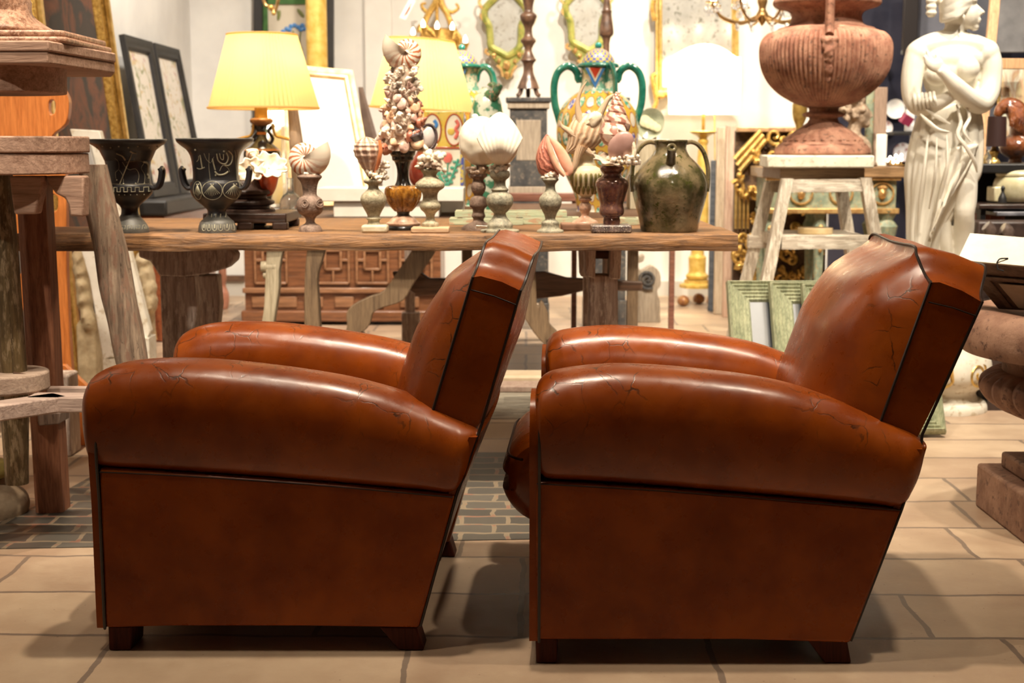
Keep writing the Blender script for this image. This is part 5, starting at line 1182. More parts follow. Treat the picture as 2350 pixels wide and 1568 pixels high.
# dragon spouted jug
t = T('green_white_jug', 'green and white splashed jug with dragon head spout', 'jug', (PX(1128, 5.98), 5.98, Z2))
GWM = M('green_splash_glaze', (.60, .62, .50), (.05, .20, .11), 26, .2, coat=.6, lo=.47, hi=.52, bump=.1)
lath(1118, 5.98, [(495, 22), (480, 24), (440, 30), (380, 38), (300, 42), (262, 38), (240, 34), (218, 26), (206, 14), (200, 12)], GWM, t, 'body', z0=Z2)
mb = MB(); mb.tube([W(1118, 215, 5.95), W(1132, 222, 5.93), W(1140, 208, 5.92), W(1146, 195, 5.92)], [.02, .022, .02, .012], 10); mb.ell(W(1143, 200, 5.92), (.022, .018, .016), nz=.4); mb.ell(W(1130, 195, 5.94), (.02, .015, .012), nz=.6); O('dragon_spout', mb, M('dark_green_glaze', (.02, .10, .06), (.10, .20, .08), 30, .2, coat=.6, c3=(.5, .2, .15)), t, rem=.004)
# painted tile cistern
t = T('painted_ceramic_cistern', 'yellow painted ceramic cistern with oval bird medallions and tulips', 'cistern', (PX(1020, 5.9), 5.9, Z2))
Yc = 5.9
def pan(x0, x1, y0, y1, dy, th, mat, name, par=t):
    return O(name, MB().box2((PX(x0, Yc, y0), Yc-dy-th, W(0, y1, Yc).z), (PX(x1, Yc, y0), Yc-dy, W(0, y0, Yc).z)), mat, par, bev=.002)
CW = M('cream_glaze', (.66, .60, .48), (.72, .68, .56), 10, .2, coat=.5, bump=.05); CY = M('yellow_glaze', (.58, .40, .06), (.62, .48, .14), 16, .2, coat=.5, bump=.05, c3=(.16, .25, .08)); CR = M('brick_glaze', (.33, .07, .03), None, rough=.25, bump=0, coat=.5); CGn = M('leaf_glaze', (.03, .20, .14), (.06, .3, .2), 30, .2, coat=.5, bump=0)
a = W(970, 255, Yc); b_ = W(1066, 490, Yc); O('body', MB().box2((a.x, Yc, Z2), (b_.x, Yc+.16, a.z)), CW, t, bev=.01)
pan(972, 1064, 256, 338, 0, .003, CY, 'yellow_field'); pan(970, 1066, 337, 342, .0, .005, CR, 'dividing_band'); pan(1056, 1064, 345, 436, 0, .004, M('blue_lattice', (.06, .08, .30), (.45, .35, .08), 60, .3, lo=.48, hi=.52), 'lattice_strip')
for cx_ in (992, 1042):
    q = [W(cx_+20*math.cos(a), 298+36*math.sin(a), Yc-.004) for a in [2*PI*i/28 for i in range(28)]]
    O('oval_medallion', MB().prism(q, (0, .004, 0)), CW, t); mb = MB(); mb.tube(q, .0035, 6, cl=True); O('medallion_ring', mb, CR, t)
    mb = MB(); mb.tube(sm([W(cx_+a, b, Yc-.007) for a, b in ((4, 276), (10, 286), (4, 296), (8, 306), (2, 318))], 4), [.007]*17, 6, flat=(1, .4)); O('painted_bird', mb, M('pink_enamel', (.55, .13, .10), None, rough=.3, bump=0) if cx_ > 1000 else MATS['blue_enamel'], t)
    mb = MB(); mb.ell(W(cx_-7, 302, Yc-.005), (.015, .003, .015)); O('painted_leaf', mb, CY, t)
mb = MB(); mb.tube(sm([W(a, b, Yc-.005) for a, b in ((1024, 430), (1026, 400), (1028, 372))], 3), .003, 6); mb.tube(sm([W(a, b, Yc-.005) for a, b in ((1026, 430), (1040, 400), (1052, 365))], 3), .005, 6); mb.tube(sm([W(a, b, Yc-.005) for a, b in ((1024, 430), (1010, 405), (1006, 385))], 3), .005, 6)
for i in range(9):
    for a, b, c_, d_ in ((1026, 425, 1052, 365), (1024, 425, 1006, 388)):
        s = i/9; x, y = a+(c_-a)*s, b+(d_-b)*s; mb.ell(W(x+(6 if i % 2 else -6), y, Yc-.005), (.009, .003, .006))
O('painted_tulip_leaves', mb, CGn, t); mb = MB(); mb.ell(W(1027, 362, Yc-.006), (.02, .004, .022)); O('painted_tulip', mb, MATS['pink_enamel'], t)
# stacked green frames lying on the table back
GF = WOOD('pale_green_frame_paint', (.24, .30, .19), (.46, .50, .34), 'x', rough=.6, crack=.4, c3=(.40, .26, .16), bump=.4)
for i, (x0_, x1_, yb_, z_, lab) in enumerate(((1032, 1200, 4.50, 0, 'flat green picture frame lying behind the ivory shell pedestals'), (1185, 1330, 4.53, 0, 'flat green picture frame lying behind the pink conch pedestal'), (1045, 1300, 4.56, .020, 'green picture frame topmost of the flat ones on the table'), (1420, 1478, 4.5, 0, 'short green frame lying flat beside the glazed jug'))):
    Xa, Xb = PX(x0_, yb_), PX(x1_, yb_); mb = MB(); z_ += ZT+.0005; ya, yc = yb_-.03, yb_+.09
    w = .022
    for q0, q1 in (((Xa, ya), (Xb, ya+w)), ((Xa, yc-w), (Xb, yc)), ((Xa, ya+w), (Xa+w, yc-w)), ((Xb-w, ya+w), (Xb, yc-w))): mb.box2((q0[0], q0[1], z_), (q1[0], q1[1], z_+.019))
    if z_ > ZT+.01: pass
    O('flat_green_frame', mb, GF, None, lab, 'frame', 'flat green frames on the table')
# shell plate on a pale box
Yp = 6.35
bx('pale_box', 1446, 1536, 320, 490, Yp, .16, WOOD('pale_box_wood', (.42, .34, .22), (.62, .54, .38), 'z', rough=.7), 'pale upright wooden box supporting the green edged plate', 'box', z0=Z2)
t = T('green_edged_plate', 'oval green edged plate with overlapping pale discs', 'plate', (PX(1491, Yp), Yp+.08, W(0, 320, Yp).z+.001))
c = W(1491, 284, Yp+.08)
mb = MB(); mb.lathe((0, 0, 0), [(.0005, 0), (.04, .002), (.055, .012), (.062, .014), (.062, .010), (.04, -.004), (.0005, -.004)], 40, sq=(1.0, 1.15), M4=Mt(c, 1, (PI/2-.1, .5, 0))); O('plate_body', mb, M('grey_green_glaze', (.25, .27, .18), (.40, .42, .30), 16, .2, coat=.5), t)
for i in range(4):
    mb = MB(); mb.lathe((0, 0, 0), [(.0005, .002), (.026-.003*i, .0), (.027-.003*i, -.006)], 24, M4=Mt(c+Vector((-.022+.018*i, -.010-.003*i, .012-.010*i)), 1, (PI/2-.1, 0, 0))); O('disc', mb, M('pale_yellow_glaze', (.58, .54, .34), (.66, .62, .42), 20, .25, coat=.4), t)
O('plate_stand', MB().box2((c.x-.03, Yp+.07, W(0, 320, Yp).z+.001), (c.x+.03, Yp+.12, W(0, 313, Yp).z)), DW, t)
# ------------------------------------------------------------ pedestals with candlesticks
PB = M('pedestal_black', (.03, .03, .032), (.07, .065, .06), 14, .5, bump=.3, c3=(.16, .13, .10)); PT = WOOD('pedestal_tan', (.22, .17, .12), (.38, .31, .23), 'z', rough=.7, crack=.3)
def pedestal(cx, Y, yt, label, w=42):
    t = T('panelled_pedestal', label, 'pedestal', (PX(cx, Y), Y, 0), 'black and tan panelled pedestals')
    X = PX(cx, Y); s = SZ(1, Y); zt = W(cx, yt, Y).z; h = zt
    def bb(w0, z0, z1, m, nm, dw=0, dy=0): return O(nm, MB().box2((X-w0*s, Y-w0*s-dy, z0), (X+w0*s, Y+w0*s, z1)), m, t, bev=.004)
    bb(w+9, zt-.025, zt, PB, 'top_board'); bb(w+5, zt-.06, zt-.025, PT, 'cornice'); bb(w, zt-.48, zt-.06, PB, 'upper_shaft'); bb(w*.66, zt-.34, zt-.12, PT, 'upper_panel', dy=w*.36*s)
    bb(w+3, zt-.52, zt-.48, PT, 'waist_moulding'); bb(w+4, .16, zt-.52, PB, 'lower_shaft'); bb(w*.8, .2, zt-.58, PT, 'lower_panel', dy=w*.28*s)
    for q in (-1, 1): O('foot', MB().box2((X+q*(w+6)*s, Y-(w+6)*s, 0), (X+q*(w-12)*s, Y+(w+4)*s, .16)), PB, t, bev=.004)
    return X, zt
Xp, zp = pedestal(1212, 7.9, 225, 'black and tan panelled pedestal under the knobbly dark candlestick')
Xq, zq = pedestal(1388, 8.05, 225, 'black and tan panelled pedestal hidden behind the majolica jar')
DB = M('dark_turned_wood', (.06, .03, .018), (.16, .085, .05), 24, .4, bump=.3, coat=.2)
def cstick(cx, Y, z0, pts, label, tri=True):
    t = T('tall_candlestick', label, 'candlestick', (PX(cx, Y), Y, z0), 'tall dark turned candlesticks')
    y0 = pts[0][0]; X = PX(cx, Y); pr = sm2([(SZ(r, Y), z0+(y0-y)*SZ(1, Y)+.05*tri) for y, r in pts], 3)
    O('turned_stem', MB().lathe((X, Y, 0), [(.0005, pr[0][1])]+pr, 30), DB, t)
    if tri:
        for k in range(3):
            a = 2*PI*k/3+PI/2; mb = MB(); mb.tube(sm([(X+r*math.cos(a), Y+r*math.sin(a), z0+h) for r, h in ((.02, .09), (.04, .06), (.055, .02), (.07, .012))], 4), [.02, .018, .016, .015, .014, .013, .013, .013, .012, .012, .012, .012, .012], 8); O('scroll_foot', mb, DB, t)
cstick(1212, 7.9, zp, [(215, 26), (200, 20), (180, 12), (160, 12), (152, 18), (145, 14), (130, 8), (118, 12), (108, 18), (98, 10), (80, 9), (65, 17), (52, 19), (44, 10), (30, 11), (15, 14), (5, 8), (-10, 12), (-40, 8), (-60, 14)], 'dark knobbly turned candlestick standing on the visible pedestal')
cstick(1388, 8.05, zq, [(225, 24), (200, 12), (160, 8), (128, 7), (112, 10), (104, 16), (85, 15), (60, 11), (52, 12), (50, 9), (30, 7), (12, 6), (10, 9), (-10, 8), (-60, 7)], 'smooth brown vase shaped candlestick stem above the majolica lid')
# scroll volute fragment on the floor
t = T('scroll_volute', 'flat carved tan and black scroll volute standing on the floor', 'carving', (PX(1485, 8.2), 8.2, 0))
q = [W(a, b, 8.2) for a, b in sm2([(1448, 560), (1460, 590), (1478, 585), (1476, 600), (1464, 606), (1472, 622), (1495, 610), (1514, 625), (1516, 655), (1508, 668), (1514, 690)], 3)]+[Vector((PX(1516, 8.2, 700), 8.2, 0)), Vector((PX(1450, 8.2, 700), 8.2, 0))]
O('volute_board', MB().prism(q, (0, .08, 0)), PT, t, bev=.004)
mb = MB(); mb.tube([W(1486+(22-i*.62)*math.cos(i*.42+1), 642+(22-i*.62)*math.sin(i*.42+1), 8.19) for i in range(34)], .009, 6); O('spiral_groove', mb, PB, t)
# carved chest
t = T('carved_walnut_chest', 'large carved walnut chest with moulded geometric panels', 'chest', (PX(790, 8.2), 8.4, 0))
CH = WOOD('walnut_chest', (.085, .03, .012), (.23, .09, .035), 'x', rough=.38, crack=.2, coat=.25); CHL = WOOD('walnut_moulding', (.16, .07, .03), (.34, .17, .085), 'x', rough=.35, crack=0, coat=.3)
Yh = 8.1; xa, xb = PX(562, Yh, 660), PX(1012, Yh, 660); zc = lambda y: W(0, y, Yh).z
O('body', MB().box2((xa, Yh, zc(712)), (xb, Yh+.5, zc(520))), CH, t); O('plinth', MB().box2((xa-.02, Yh-.03, 0.02), (xb+.02, Yh+.52, zc(712))), CH, t, bev=.01)
O('waist_rail', MB().box2((xa-.01, Yh-.03, zc(672)), (xb+.01, Yh, zc(660))), CHL, t, bev=.006); O('lid', MB().box2((xa-.03, Yh-.04, zc(520)), (xb+.03, Yh+.53, zc(508))), CH, t, bev=.006)
for k, xc in enumerate((622, 722, 765, 855, 955)):
    w_ = 36 if k != 1 else 8
    if k == 1: O('split_baluster', MB().lathe((PX(725, Yh, 600), Yh-.005, 0), sm2([(.02, zc(650)), (.012, zc(630)), (.03, zc(610)), (.015, zc(585)), (.02, zc(560)), (.01, zc(540))], 4), 16), CHL, t); continue
    X = PX(xc, Yh, 600); W_ = SZ(w_, Yh)
    def fr_(w0, za, zb_, nm):
        mb = MB()
        for a, b, c_, d_ in ((-w0, za, w0, za), (-w0, zb_, w0, zb_), (-w0, za, -w0, zb_), (w0, za, w0, zb_)): mb.box2((X+min(a, c_)-.007, Yh-.02, min(b, d_)-.007), (X+max(a, c_)+.007, Yh, max(b, d_)+.007))
        O(nm, mb, CHL, t, bev=.004)
    fr_(W_, zc(650), zc(540), 'panel_moulding'); fr_(W_*.5, zc(618), zc(575), 'inner_moulding')
    mb = MB()
    for a, b, c_, d_ in ((X-.006, zc(648), X+.006, zc(620)), (X-W_, zc(600), X-W_*.5, zc(594)), (X+W_*.5, zc(600), X+W_, zc(594)), (X-.006, zc(574), X+.006, zc(545))): mb.box2((a, Yh-.018, min(b, d_)), (c_, Yh, max(b, d_)))
    O('bridging_bars', mb, CHL, t, bev=.003)
for xc in (600, 660, 720, 790, 860, 940): O('lower_panel', MB().box2((PX(xc-22, Yh, 690), Yh-.012, zc(706)), (PX(xc+22, Yh, 690), Yh, zc(680))), CHL, t, bev=.006)
# stone threshold and weathered beam seen between the chairs
bm_ = lambda y, Y: W(0, y, Y).z
O('stone_step', MB().box2((PX(1085, 5.5, 880), 5.47, 0), (PX(1330, 5.5, 880), 5.615, bm_(862, 5.47))), M('pale_stone_step', (.45, .35, .23), (.58, .47, .33), 6, .6, bump=.2), None, 'low pale stone step slab lying on the floor behind the beam', 'step', bev=.012)
t = T('weathered_beam', 'whitewashed weathered beam on the floor between the armchairs', 'beam', (PX(1200, 5.3), 5.35, 0))
O('beam', plank(PX(1085, 5.3, 930), PX(1330, 5.3, 930), 5.28, 5.40, bm_(905, 5.3), bm_(905, 5.3)-.001, 31, jit=.002), WOOD('whitewashed_beam', (.34, .29, .22), (.62, .57, .46), 'x', rough=.85, crack=1.0), t)
O('top_board', MB().box2((PX(1085, 5.34, 900), 5.33, bm_(905, 5.3)+.001), (PX(1330, 5.34, 900), 5.46, bm_(887, 5.33))), M('pinkish_board', (.28, .19, .15), (.38, .28, .22), 60, .8, bump=.5), t, bev=.004)
# ------------------------------------------------------------ things on the back wall
YW = YB-.06
# painted panel in black and green frame
Yk = 9.5
q = [W(577, 345, Yk), W(762, 345, Yk), W(762, -60, Yk), W(577, -60, Yk)]
t, ins, n = frame('flower_panel', 'tall black and green framed panel painted with blue flowers', 'painting', [Vector((p.x, Yk+.12, p.z)) for p in q], .06, .05, BLKF, im=paint('beige_silk', [(.50, .44, .34), (.56, .50, .40), (.52, .46, .36)], 4, .7), parts=('frame', 'silk_panel'))
GB = M('green_border', (.03, .10, .02), (.05, .16, .03), 20, .4, bump=.05); Yf = Yk+.105
for a, b, c_, d_ in ((594, -60, 614, 345), (725, -60, 745, 345), (594, -5, 745, 10)): O('green_border', MB().box2((PX(a, Yf, 0), Yf-.01, W(0, d_, Yf).z), (PX(c_, Yf, 0), Yf, W(0, b, Yf).z)), GB, t)
mb = MB(); rd = random.Random(3)
for x, y in ((650, 72), (658, 66), (668, 60), (676, 58), (684, 62), (690, 68), (694, 58), (664, 68), (698, 66)): mb.ell(W(x, y, Yf-.004), (.016, .004, .014), 8, 6)
O('blue_flowers', mb, MATS['blue_enamel'], t)
mb = MB()
for L in ([(672, 70), (678, 95), (684, 130), (690, 160)], [(690, 72), (688, 100), (696, 140)], [(625, 30), (634, 22), (640, 40)]): mb.tube([W(a, b, Yf-.004) for a, b in sm2(L, 4)], .005, 5)
for x, y in ((681, 100), (690, 118), (684, 135), (694, 150), (640, 35), (690, 30)): mb.ell(W(x, y, Yf-.004), (.012, .003, .035), 8, 6, rot=(0, rd.uniform(-.8, .8), 0))
O('painted_stems', mb, M('olive_paint', (.16, .18, .05), None, rough=.6, bump=0), t)
# tall gilt column in front of it
t = T('gilt_column', 'tall smooth yellow gilt column before the flower panel', 'column', (PX(727, 8.9), 8.9, 0))
YG = M('yellow_gilt', (.58, .36, .06), (.75, .52, .14), 20, .45, .2, bump=.2)
O('shaft', MB().lathe((PX(727, 8.9, 100), 8.9, 0), [(.075, .12), (.066, .2), (.063, 2.9)], 32), YG, t); O('base', MB().lathe((PX(727, 8.9, 100), 8.9, 0), [(.0005, 0), (.11, 0), (.11, .05), (.085, .08), (.075, .12), (.0005, .12)], 32), YG, t)
# small hanging brass branch and paper tag
t = T('brass_pendant', 'small scrolled brass branch hanging top left before the flower panel', 'pendant', (PX(625, 8.2), 8.2, W(0, 35, 8.2).z))
BR = M('dark_brass', (.25, .14, .05), (.42, .26, .10), 30, .3, .8)
mb = MB(); mb.tube(sm([W(a, b, 8.2) for a, b in ((604, -4), (610, 12), (622, 16), (630, 26), (636, 10), (640, -10))], 5), .010, 8); O('branch', mb, BR, t)
mb = MB(); mb.ell(W(628, 30, 8.2), .014); mb.ell(W(622, 18, 8.2), .018); O('finial', mb, GOLDB, t); mb = MB(); mb.tube([W(636, -10, 8.2), (W(636, -10, 8.2).x, 8.2, 4.1)], .004, 6); O('chain', mb, BR, t)
t = T('paper_tag', 'slim white paper price tag hanging on a string at the top', 'tag', (PX(935, 7.0), 7.0, W(0, 45, 7.0).z))
O('card', MB().prism([W(916, 40, 7), W(931, 46, 7), W(954, 2, 7), W(940, -4, 7)], (0, .0015, 0)), MATS['tag_card'], t, flat=True)
mb = MB(); mb.tube([W(947, -1, 7), W(952, -40, 7), (W(954, -60, 7).x, 7, 4.1)], .0012, 5); O('string', mb, MATS['tag_card'], t)
mb = MB(); mb.tube([W(928, 36, 6.998), W(944, 8, 6.998)], .0012, 4); mb.tube([W(932, 33, 6.998), W(941, 17, 6.998)], .0016, 4); O('red_writing', mb, MATS['red_enamel'], t)
# gilt wall sconce with candles
t = T('gilt_wall_sconce', 'carved gilt wall sconce with five candle bulbs above right lampshade', 'sconce', (PX(1005, 9.55), 9.55, W(0, 110, 9.5).z))
Ys = 9.5
mb = MB()
for L, r in (([(1003, -40), (1002, 0), (985, 30), (975, 55), (990, 75), (1010, 95)], 9), ([(1008, -40), (1012, 5), (1025, 30), (1035, 55), (1045, 80), (1030, 100)], 9), ([(985, 30), (972, 22), (968, 10), (978, 8)], 5), ([(1025, 25), (1040, 28), (1052, 18), (1046, 8)], 5), ([(975, 55), (962, 62), (960, 75)], 6), ([(1045, 75), (1056, 90), (1050, 108)], 7), ([(1002, -10), (1003, 40), (1004, 90)], 5)):
    q = [W(a, b, Ys) for a, b in sm2(L, 5)]; mb.tube(q, [SZ(r, Ys)*(1-.5*i/len(q)) for i in range(len(q))], 8)
O('carved_frame', mb, GOLD, t)
O('back_plate', MB().prism([W(a, b, Ys+.08) for a, b in ((965, 60), (1050, 66), (1056, 112), (1010, 124), (962, 100))], (0, .05, 0)), GOLD, t, bev=.01)
BULB = bpy.data.materials.new('glowing_bulb'); BULB.use_nodes = True; bb_ = BULB.node_tree.nodes['Principled BSDF']; bb_.inputs['Emission Color'].default_value = (1, .85, .6, 1); bb_.inputs['Emission Strength'].default_value = 9
for x, y in ((948, 80), (971, 62), (1003, 66), (1038, 68), (1068, 98)):
    Yb_ = Ys-.12; X = PX(x, Yb_, y)
    O('candle_cup', MB().lathe((X, Yb_, 0), sm2([(.008, W(0, y+22, Yb_).z), (.012, W(0, y+14, Yb_).z), (.022, W(0, y+6, Yb_).z), (.026, W(0, y+1, Yb_).z)], 3), 16), GOLDB, t)
    O('candle_bulb', MB().lathe((X, Yb_, 0), sm2([(.012, W(0, y, Yb_).z), (.014, W(0, y-8, Yb_).z), (.001, W(0, y-18, Yb_).z)], 3), 12), BULB, t)
    mb = MB(); mb.tube(sm([Vector((X, Yb_, W(0, y+20, Yb_).z)), Vector(((X+PX(1004, Ys))/2, Yb_+.03, W(0, y+38, Yb_).z)), Vector((PX(1004, Ys), Ys+.06, W(0, 92, Ys).z))], 5), .006, 6); O('arm', mb, GOLDB, t)
# two green and gilt cartouche mirrors
GM = M('green_gilt_frame', (.17, .20, .035), (.36, .36, .09), 20, .4, .2, bump=.4, bs=60, c3=(.50, .32, .10)); MIR = M('foxed_mirror', (.72, .70, .64), (.86, .86, .82), 7, .16, .55, bump=0, c3=(.45, .43, .36)); GP = M('rose_gilt', (.50, .28, .10), (.68, .45, .18), 40, .35, .6, bump=.4)
def cart(dx, dy, label):
    Ym = 9.6; t = T('cartouche_mirror', label, 'mirror', (PX(1162+dx, Ym), Ym, W(0, 180+dy, Ym).z), 'green gilt cartouche mirrors')
    g = [(1113, 22), (1128, 4), (1150, -14), (1175, -14), (1195, 4), (1208, 22), (1206, 42), (1197, 58), (1196, 90), (1192, 108), (1178, 122), (1164, 128), (1150, 121), (1128, 108), (1125, 90), (1122, 60), (1113, 42)]
    q = [W(a+dx, b+dy, Ym) for a, b in g]; O('mirror_glass', MB().prism(q, (0, .01, 0)), MIR, t, flat=True)
    mb = MB(); mb.tube(sm([p+Vector((0, -.01, 0)) for p in q], 4, cl=True), .024, 8, cl=True); O('moulding', mb, GM, t)
    mb = MB(); c = [W(a+dx, b+dy, Ym-.01) for a, b in ((1118, 112), (1136, 118), (1164, 132), (1190, 118), (1205, 112), (1198, 132), (1184, 148), (1172, 178), (1163, 184), (1154, 176), (1142, 148), (1128, 132))]; mb.prism(c, (0, .03, 0)); O('lower_crest', mb, GM, t, bev=.006)
    for a, b, r in ((1163, 150, .024), (1163, 172, .018), (1134, 128, .014), (1192, 126, .014), (1145, 140, .012), (1182, 140, .012)): mb = MB(); mb.ell(W(a+dx, b+dy, Ym-.02), (r, .015, r*1.2), nz=.5); O('gilt_boss', mb, GP, t)
    for L in ([(1108, 20), (1100, 8), (1104, -8), (1118, -6)], [(1110, 30), (1104, 36), (1108, 46)], [(1212, 20), (1220, 8), (1216, -8), (1204, -6)], [(1118, 112), (1114, 120), (1124, 126)], [(1206, 112), (1210, 120), (1200, 126)], [(1140, 150), (1150, 160), (1154, 176)], [(1186, 150), (1178, 160), (1172, 176)]): mb = MB(); mb.tube([W(a+dx, b+dy, Ym-.015) for a, b in sm2(L, 4)], .010, 6); O('gilt_scroll', mb, GP, t)
cart(0, 0, 'green gilt cartouche mirror on the wall left of the smooth candlestick'); cart(186, -12, 'green gilt cartouche mirror on the wall above the majolica jar')
# big gilt framed mirror
Yg = 9.62; q = [W(1504, 216, Yg), W(1694, 216, Yg), W(1694, -160, Yg), W(1504, -160, Yg)]
t, _, _ = frame('gilt_wall_mirror', 'large rectangular gilt framed wall mirror above the cream lamp', 'mirror', q, .045, .03, GOLDB, im=M('mirror_painted_shine', (.62, .62, .60), (.85, .85, .82), 6, .14, .6, bump=0, c3=(.34, .33, .30)), steps=1, parts=('frame', 'mirror_glass'))  # pale diffuse colour in the glass stands in for a bright reflection
mb = MB()
for L in ([(1500, 0), (1497, 20), (1502, 48)], [(1506, 170), (1497, 176), (1500, 200), (1506, 232), (1500, 250)], [(1506, 216), (1518, 222), (1530, 216)]): mb.tube([W(a, b, Yg-.03) for a, b in sm2(L, 4)], .016, 8)
O('gilt_swag', mb, GOLD, t)
# crystal chandelier
Yc = 8.3; xc = 1738
t = T('crystal_chandelier', 'brass chandelier hung with clear crystal drops left of the urn', 'chandelier', (PX(xc, Yc), Yc, W(0, 80, Yc).z))
X0 = PX(xc, Yc); zq_ = lambda y: W(0, y, Yc).z
mb = MB(); mb.tube([(X0, Yc, zq_(-20)), (X0, Yc, 4.1)], .012, 8); O('stem', mb, BR, t)
O('centre_body', MB().lathe((X0, Yc, 0), sm2([(.002, zq_(60)), (.02, zq_(50)), (.035, zq_(35)), (.02, zq_(20)), (.03, zq_(0)), (.012, zq_(-20))], 4), 20), BR, t)
CRY = M('crystal', (.96, .97, 1), None, rough=.02, trans=.9, bump=0)
drop = MB().ell((0, 0, 0), (.011, .011, .020), 6, 4); drop.ell((0, 0, .026), .006, 5, 4); dp = None; k = 0
rd = random.Random(12)
for i in range(8):
    a = 2*PI*i/8+.2; R = .30; ex, ey = X0+R*math.cos(a), Yc+R*math.sin(a)
    mb = MB(); mb.tube(sm([(X0, Yc, zq_(30)), (X0+.12*math.cos(a), Yc+.12*math.sin(a), zq_(52)), (X0+.24*math.cos(a), Yc+.24*math.sin(a), zq_(40)), (ex, ey, zq_(12))], 5), .008, 6); O('arm', mb, BR, t)
    O('drip_pan', MB().lathe((ex, ey, 0), [(.0005, zq_(12)), (.035, zq_(9)), (.04, zq_(6)), (.0005, zq_(8))], 14), GOLDB, t)
    O('candle_bulb', MB().lathe((ex, ey, 0), [(.0005, zq_(8)), (.009, zq_(8)), (.011, zq_(-10)), (.001, zq_(-28))], 10), BULB, t)
    for j in range(7):
        b = 2*PI*j/6; px_, py_, pz_ = (ex+.036*math.cos(b), ey+.036*math.sin(b), zq_(12)-.03) if j < 6 else ((X0+ex)/2, (Yc+ey)/2, zq_(62))
        if dp is None: dp = O('crystal_drop', drop, CRY, t, org=(0, 0, 0), flat=True); o = dp
        else: o = dp.copy(); COL.objects.link(o)
        o.parent = t; o.location = Vector((px_, py_, pz_))-t.location; o.rotation_euler = (0, 0, rd.uniform(0, 3))
# cream shaded floor lamp
Yl = 9.1; Xl = PX(1611, Yl)
t = T('gilt_floor_lamp', 'gilt pricket floor lamp with glowing arched cream shade', 'floor lamp', (Xl, Yl, 0))
wS = SZ(82, Yl); P = []
for sgn in (1, -1):
    for i in range(15):
        a = PI*i/15 if sgn == 1 else PI+PI*i/15
        x = wS*math.cos(a); y = -.13*math.sin(a); u_ = x/wS; arch = SZ(28, Yl)*max(0, 1-(abs(u_+.08)/.85)**2)**1.0
        P.append([Vector((Xl+x*.97, Yl+y*.9, W(0, 262, Yl).z)), Vector((Xl+x, Yl+y, W(0, 200, Yl).z)), Vector((Xl+x*1.0, Yl+y, W(0, 132, Yl).z+arch))])
O('lamp_shade', MB().grid(P, 30, 3, cu=True), SHC, t, ang=70)
pointl((Xl, Yl, W(0, 200, Yl).z), 60, .06, (1, .86, .62))
BG = M('antique_brass', (.32, .20, .05), (.52, .35, .10), 30, .35, .7, bump=.2)
lath(1611, Yl, [(310, 4), (262, 4), (200, 3), (150, 3)], BG, t, 'rod'); lath(1611, Yl, [(320, 8), (312, 14), (306, 27), (301, 29), (300, 5)], BG, t, 'pricket_dish')
lath(1611, Yl, [(560, 17), (540, 17), (420, 15), (360, 12), (335, 10), (328, 12), (322, 12), (318, 7)], YG, t, 'column')
lath(1603, Yl, [(640, 24), (632, 26), (625, 20), (600, 20), (590, 20), (584, 15), (560, 14)], YG, t, 'drum'); lath(1603, Yl, [(660, 40), (652, 40), (650, 30), (642, 30)], YG, t, 'base', 8)
for dx in (-34, 34, 8):
    mb = MB(); mb.ell((PX(1603+dx, Yl), Yl-.05 if dx != 8 else Yl+.08, .035), (.04, .05, .035)); O('claw_foot', mb, M('dark_red_gilt', (.20, .06, .03), (.4, .2, .06), 30, .4), t)
mb = MB(); mb.tube(sm([W(a, b, Yl-.03) for a, b in ((1640, 262), (1641, 400), (1643, 520), (1642, 640), (1640, 672))], 4), .004, 6); O('flex_cord', mb, YG, t)
# tall narrow leaning frames right of the lamp
bx('striped_board', 1632, 1660, 368, 664, 8.75, .03, WOOD('blue_black_board', (.03, .04, .055), (.12, .13, .15), 'x', rough=.6), 'dark blue black board leaning behind the floor lamp flex', 'board', z0=0)
bx('whitewashed_plank', 1647, 1667, 292, 668, 8.6, .04, WOOD('worn_plank', (.40, .28, .18), (.62, .52, .38), 'z', rough=.7, crack=.8), 'narrow worn whitewashed plank standing left of the pinkish one', 'plank', z0=0)
bx('pinkish_plank', 1668, 1684, 288, 662, 8.45, .05, WOOD('pinkish_plank_paint', (.42, .24, .16), (.66, .48, .36), 'z', rough=.6, crack=.3), 'narrow pinkish plank standing beside the gilt carved screen', 'plank', z0=0)
# gilt carved screen
t = T('gilt_carved_screen', 'openwork gilt carved altar screen fragment behind the wooden stool', 'carving', (PX(1760, 8.0), 8.0, 0))
Yo = 8.0; DG = M('dark_gilt_ground', (.06, .03, .015), (.16, .09, .04), 20, .6, .2, bump=.5)
O('back_board', MB().box2((PX(1686, Yo), Yo+.03, 0), (PX(1900, Yo), Yo+.07, W(0, 300, Yo).z)), DG, t)
O('top_rail', MB().box2((PX(1686, Yo), Yo-.04, W(0, 303, Yo).z), (PX(1900, Yo), Yo+.03, W(0, 292, Yo).z)), M('rose_gold_rail', (.40, .22, .12), (.60, .38, .20), 40, .4, .5), t, bev=.004)
for o_ in range(3): 
    mb = MB(); mb.tube([W(1686+o_*6, 365+o_*14, Yo-.03), W(1752+o_*6-6, 300+o_*10, Yo-.03)], .016, 8); O('diagonal_ray', mb, GOLDB, t)
for o_ in range(4): 
    mb = MB(); mb.tube([W(1690+o_*9, 436, Yo-.02), W(1689+o_*9, 525, Yo-.02)], .008, 8); O('straight_ray', mb, GOLDB, t)
rd = random.Random(21)
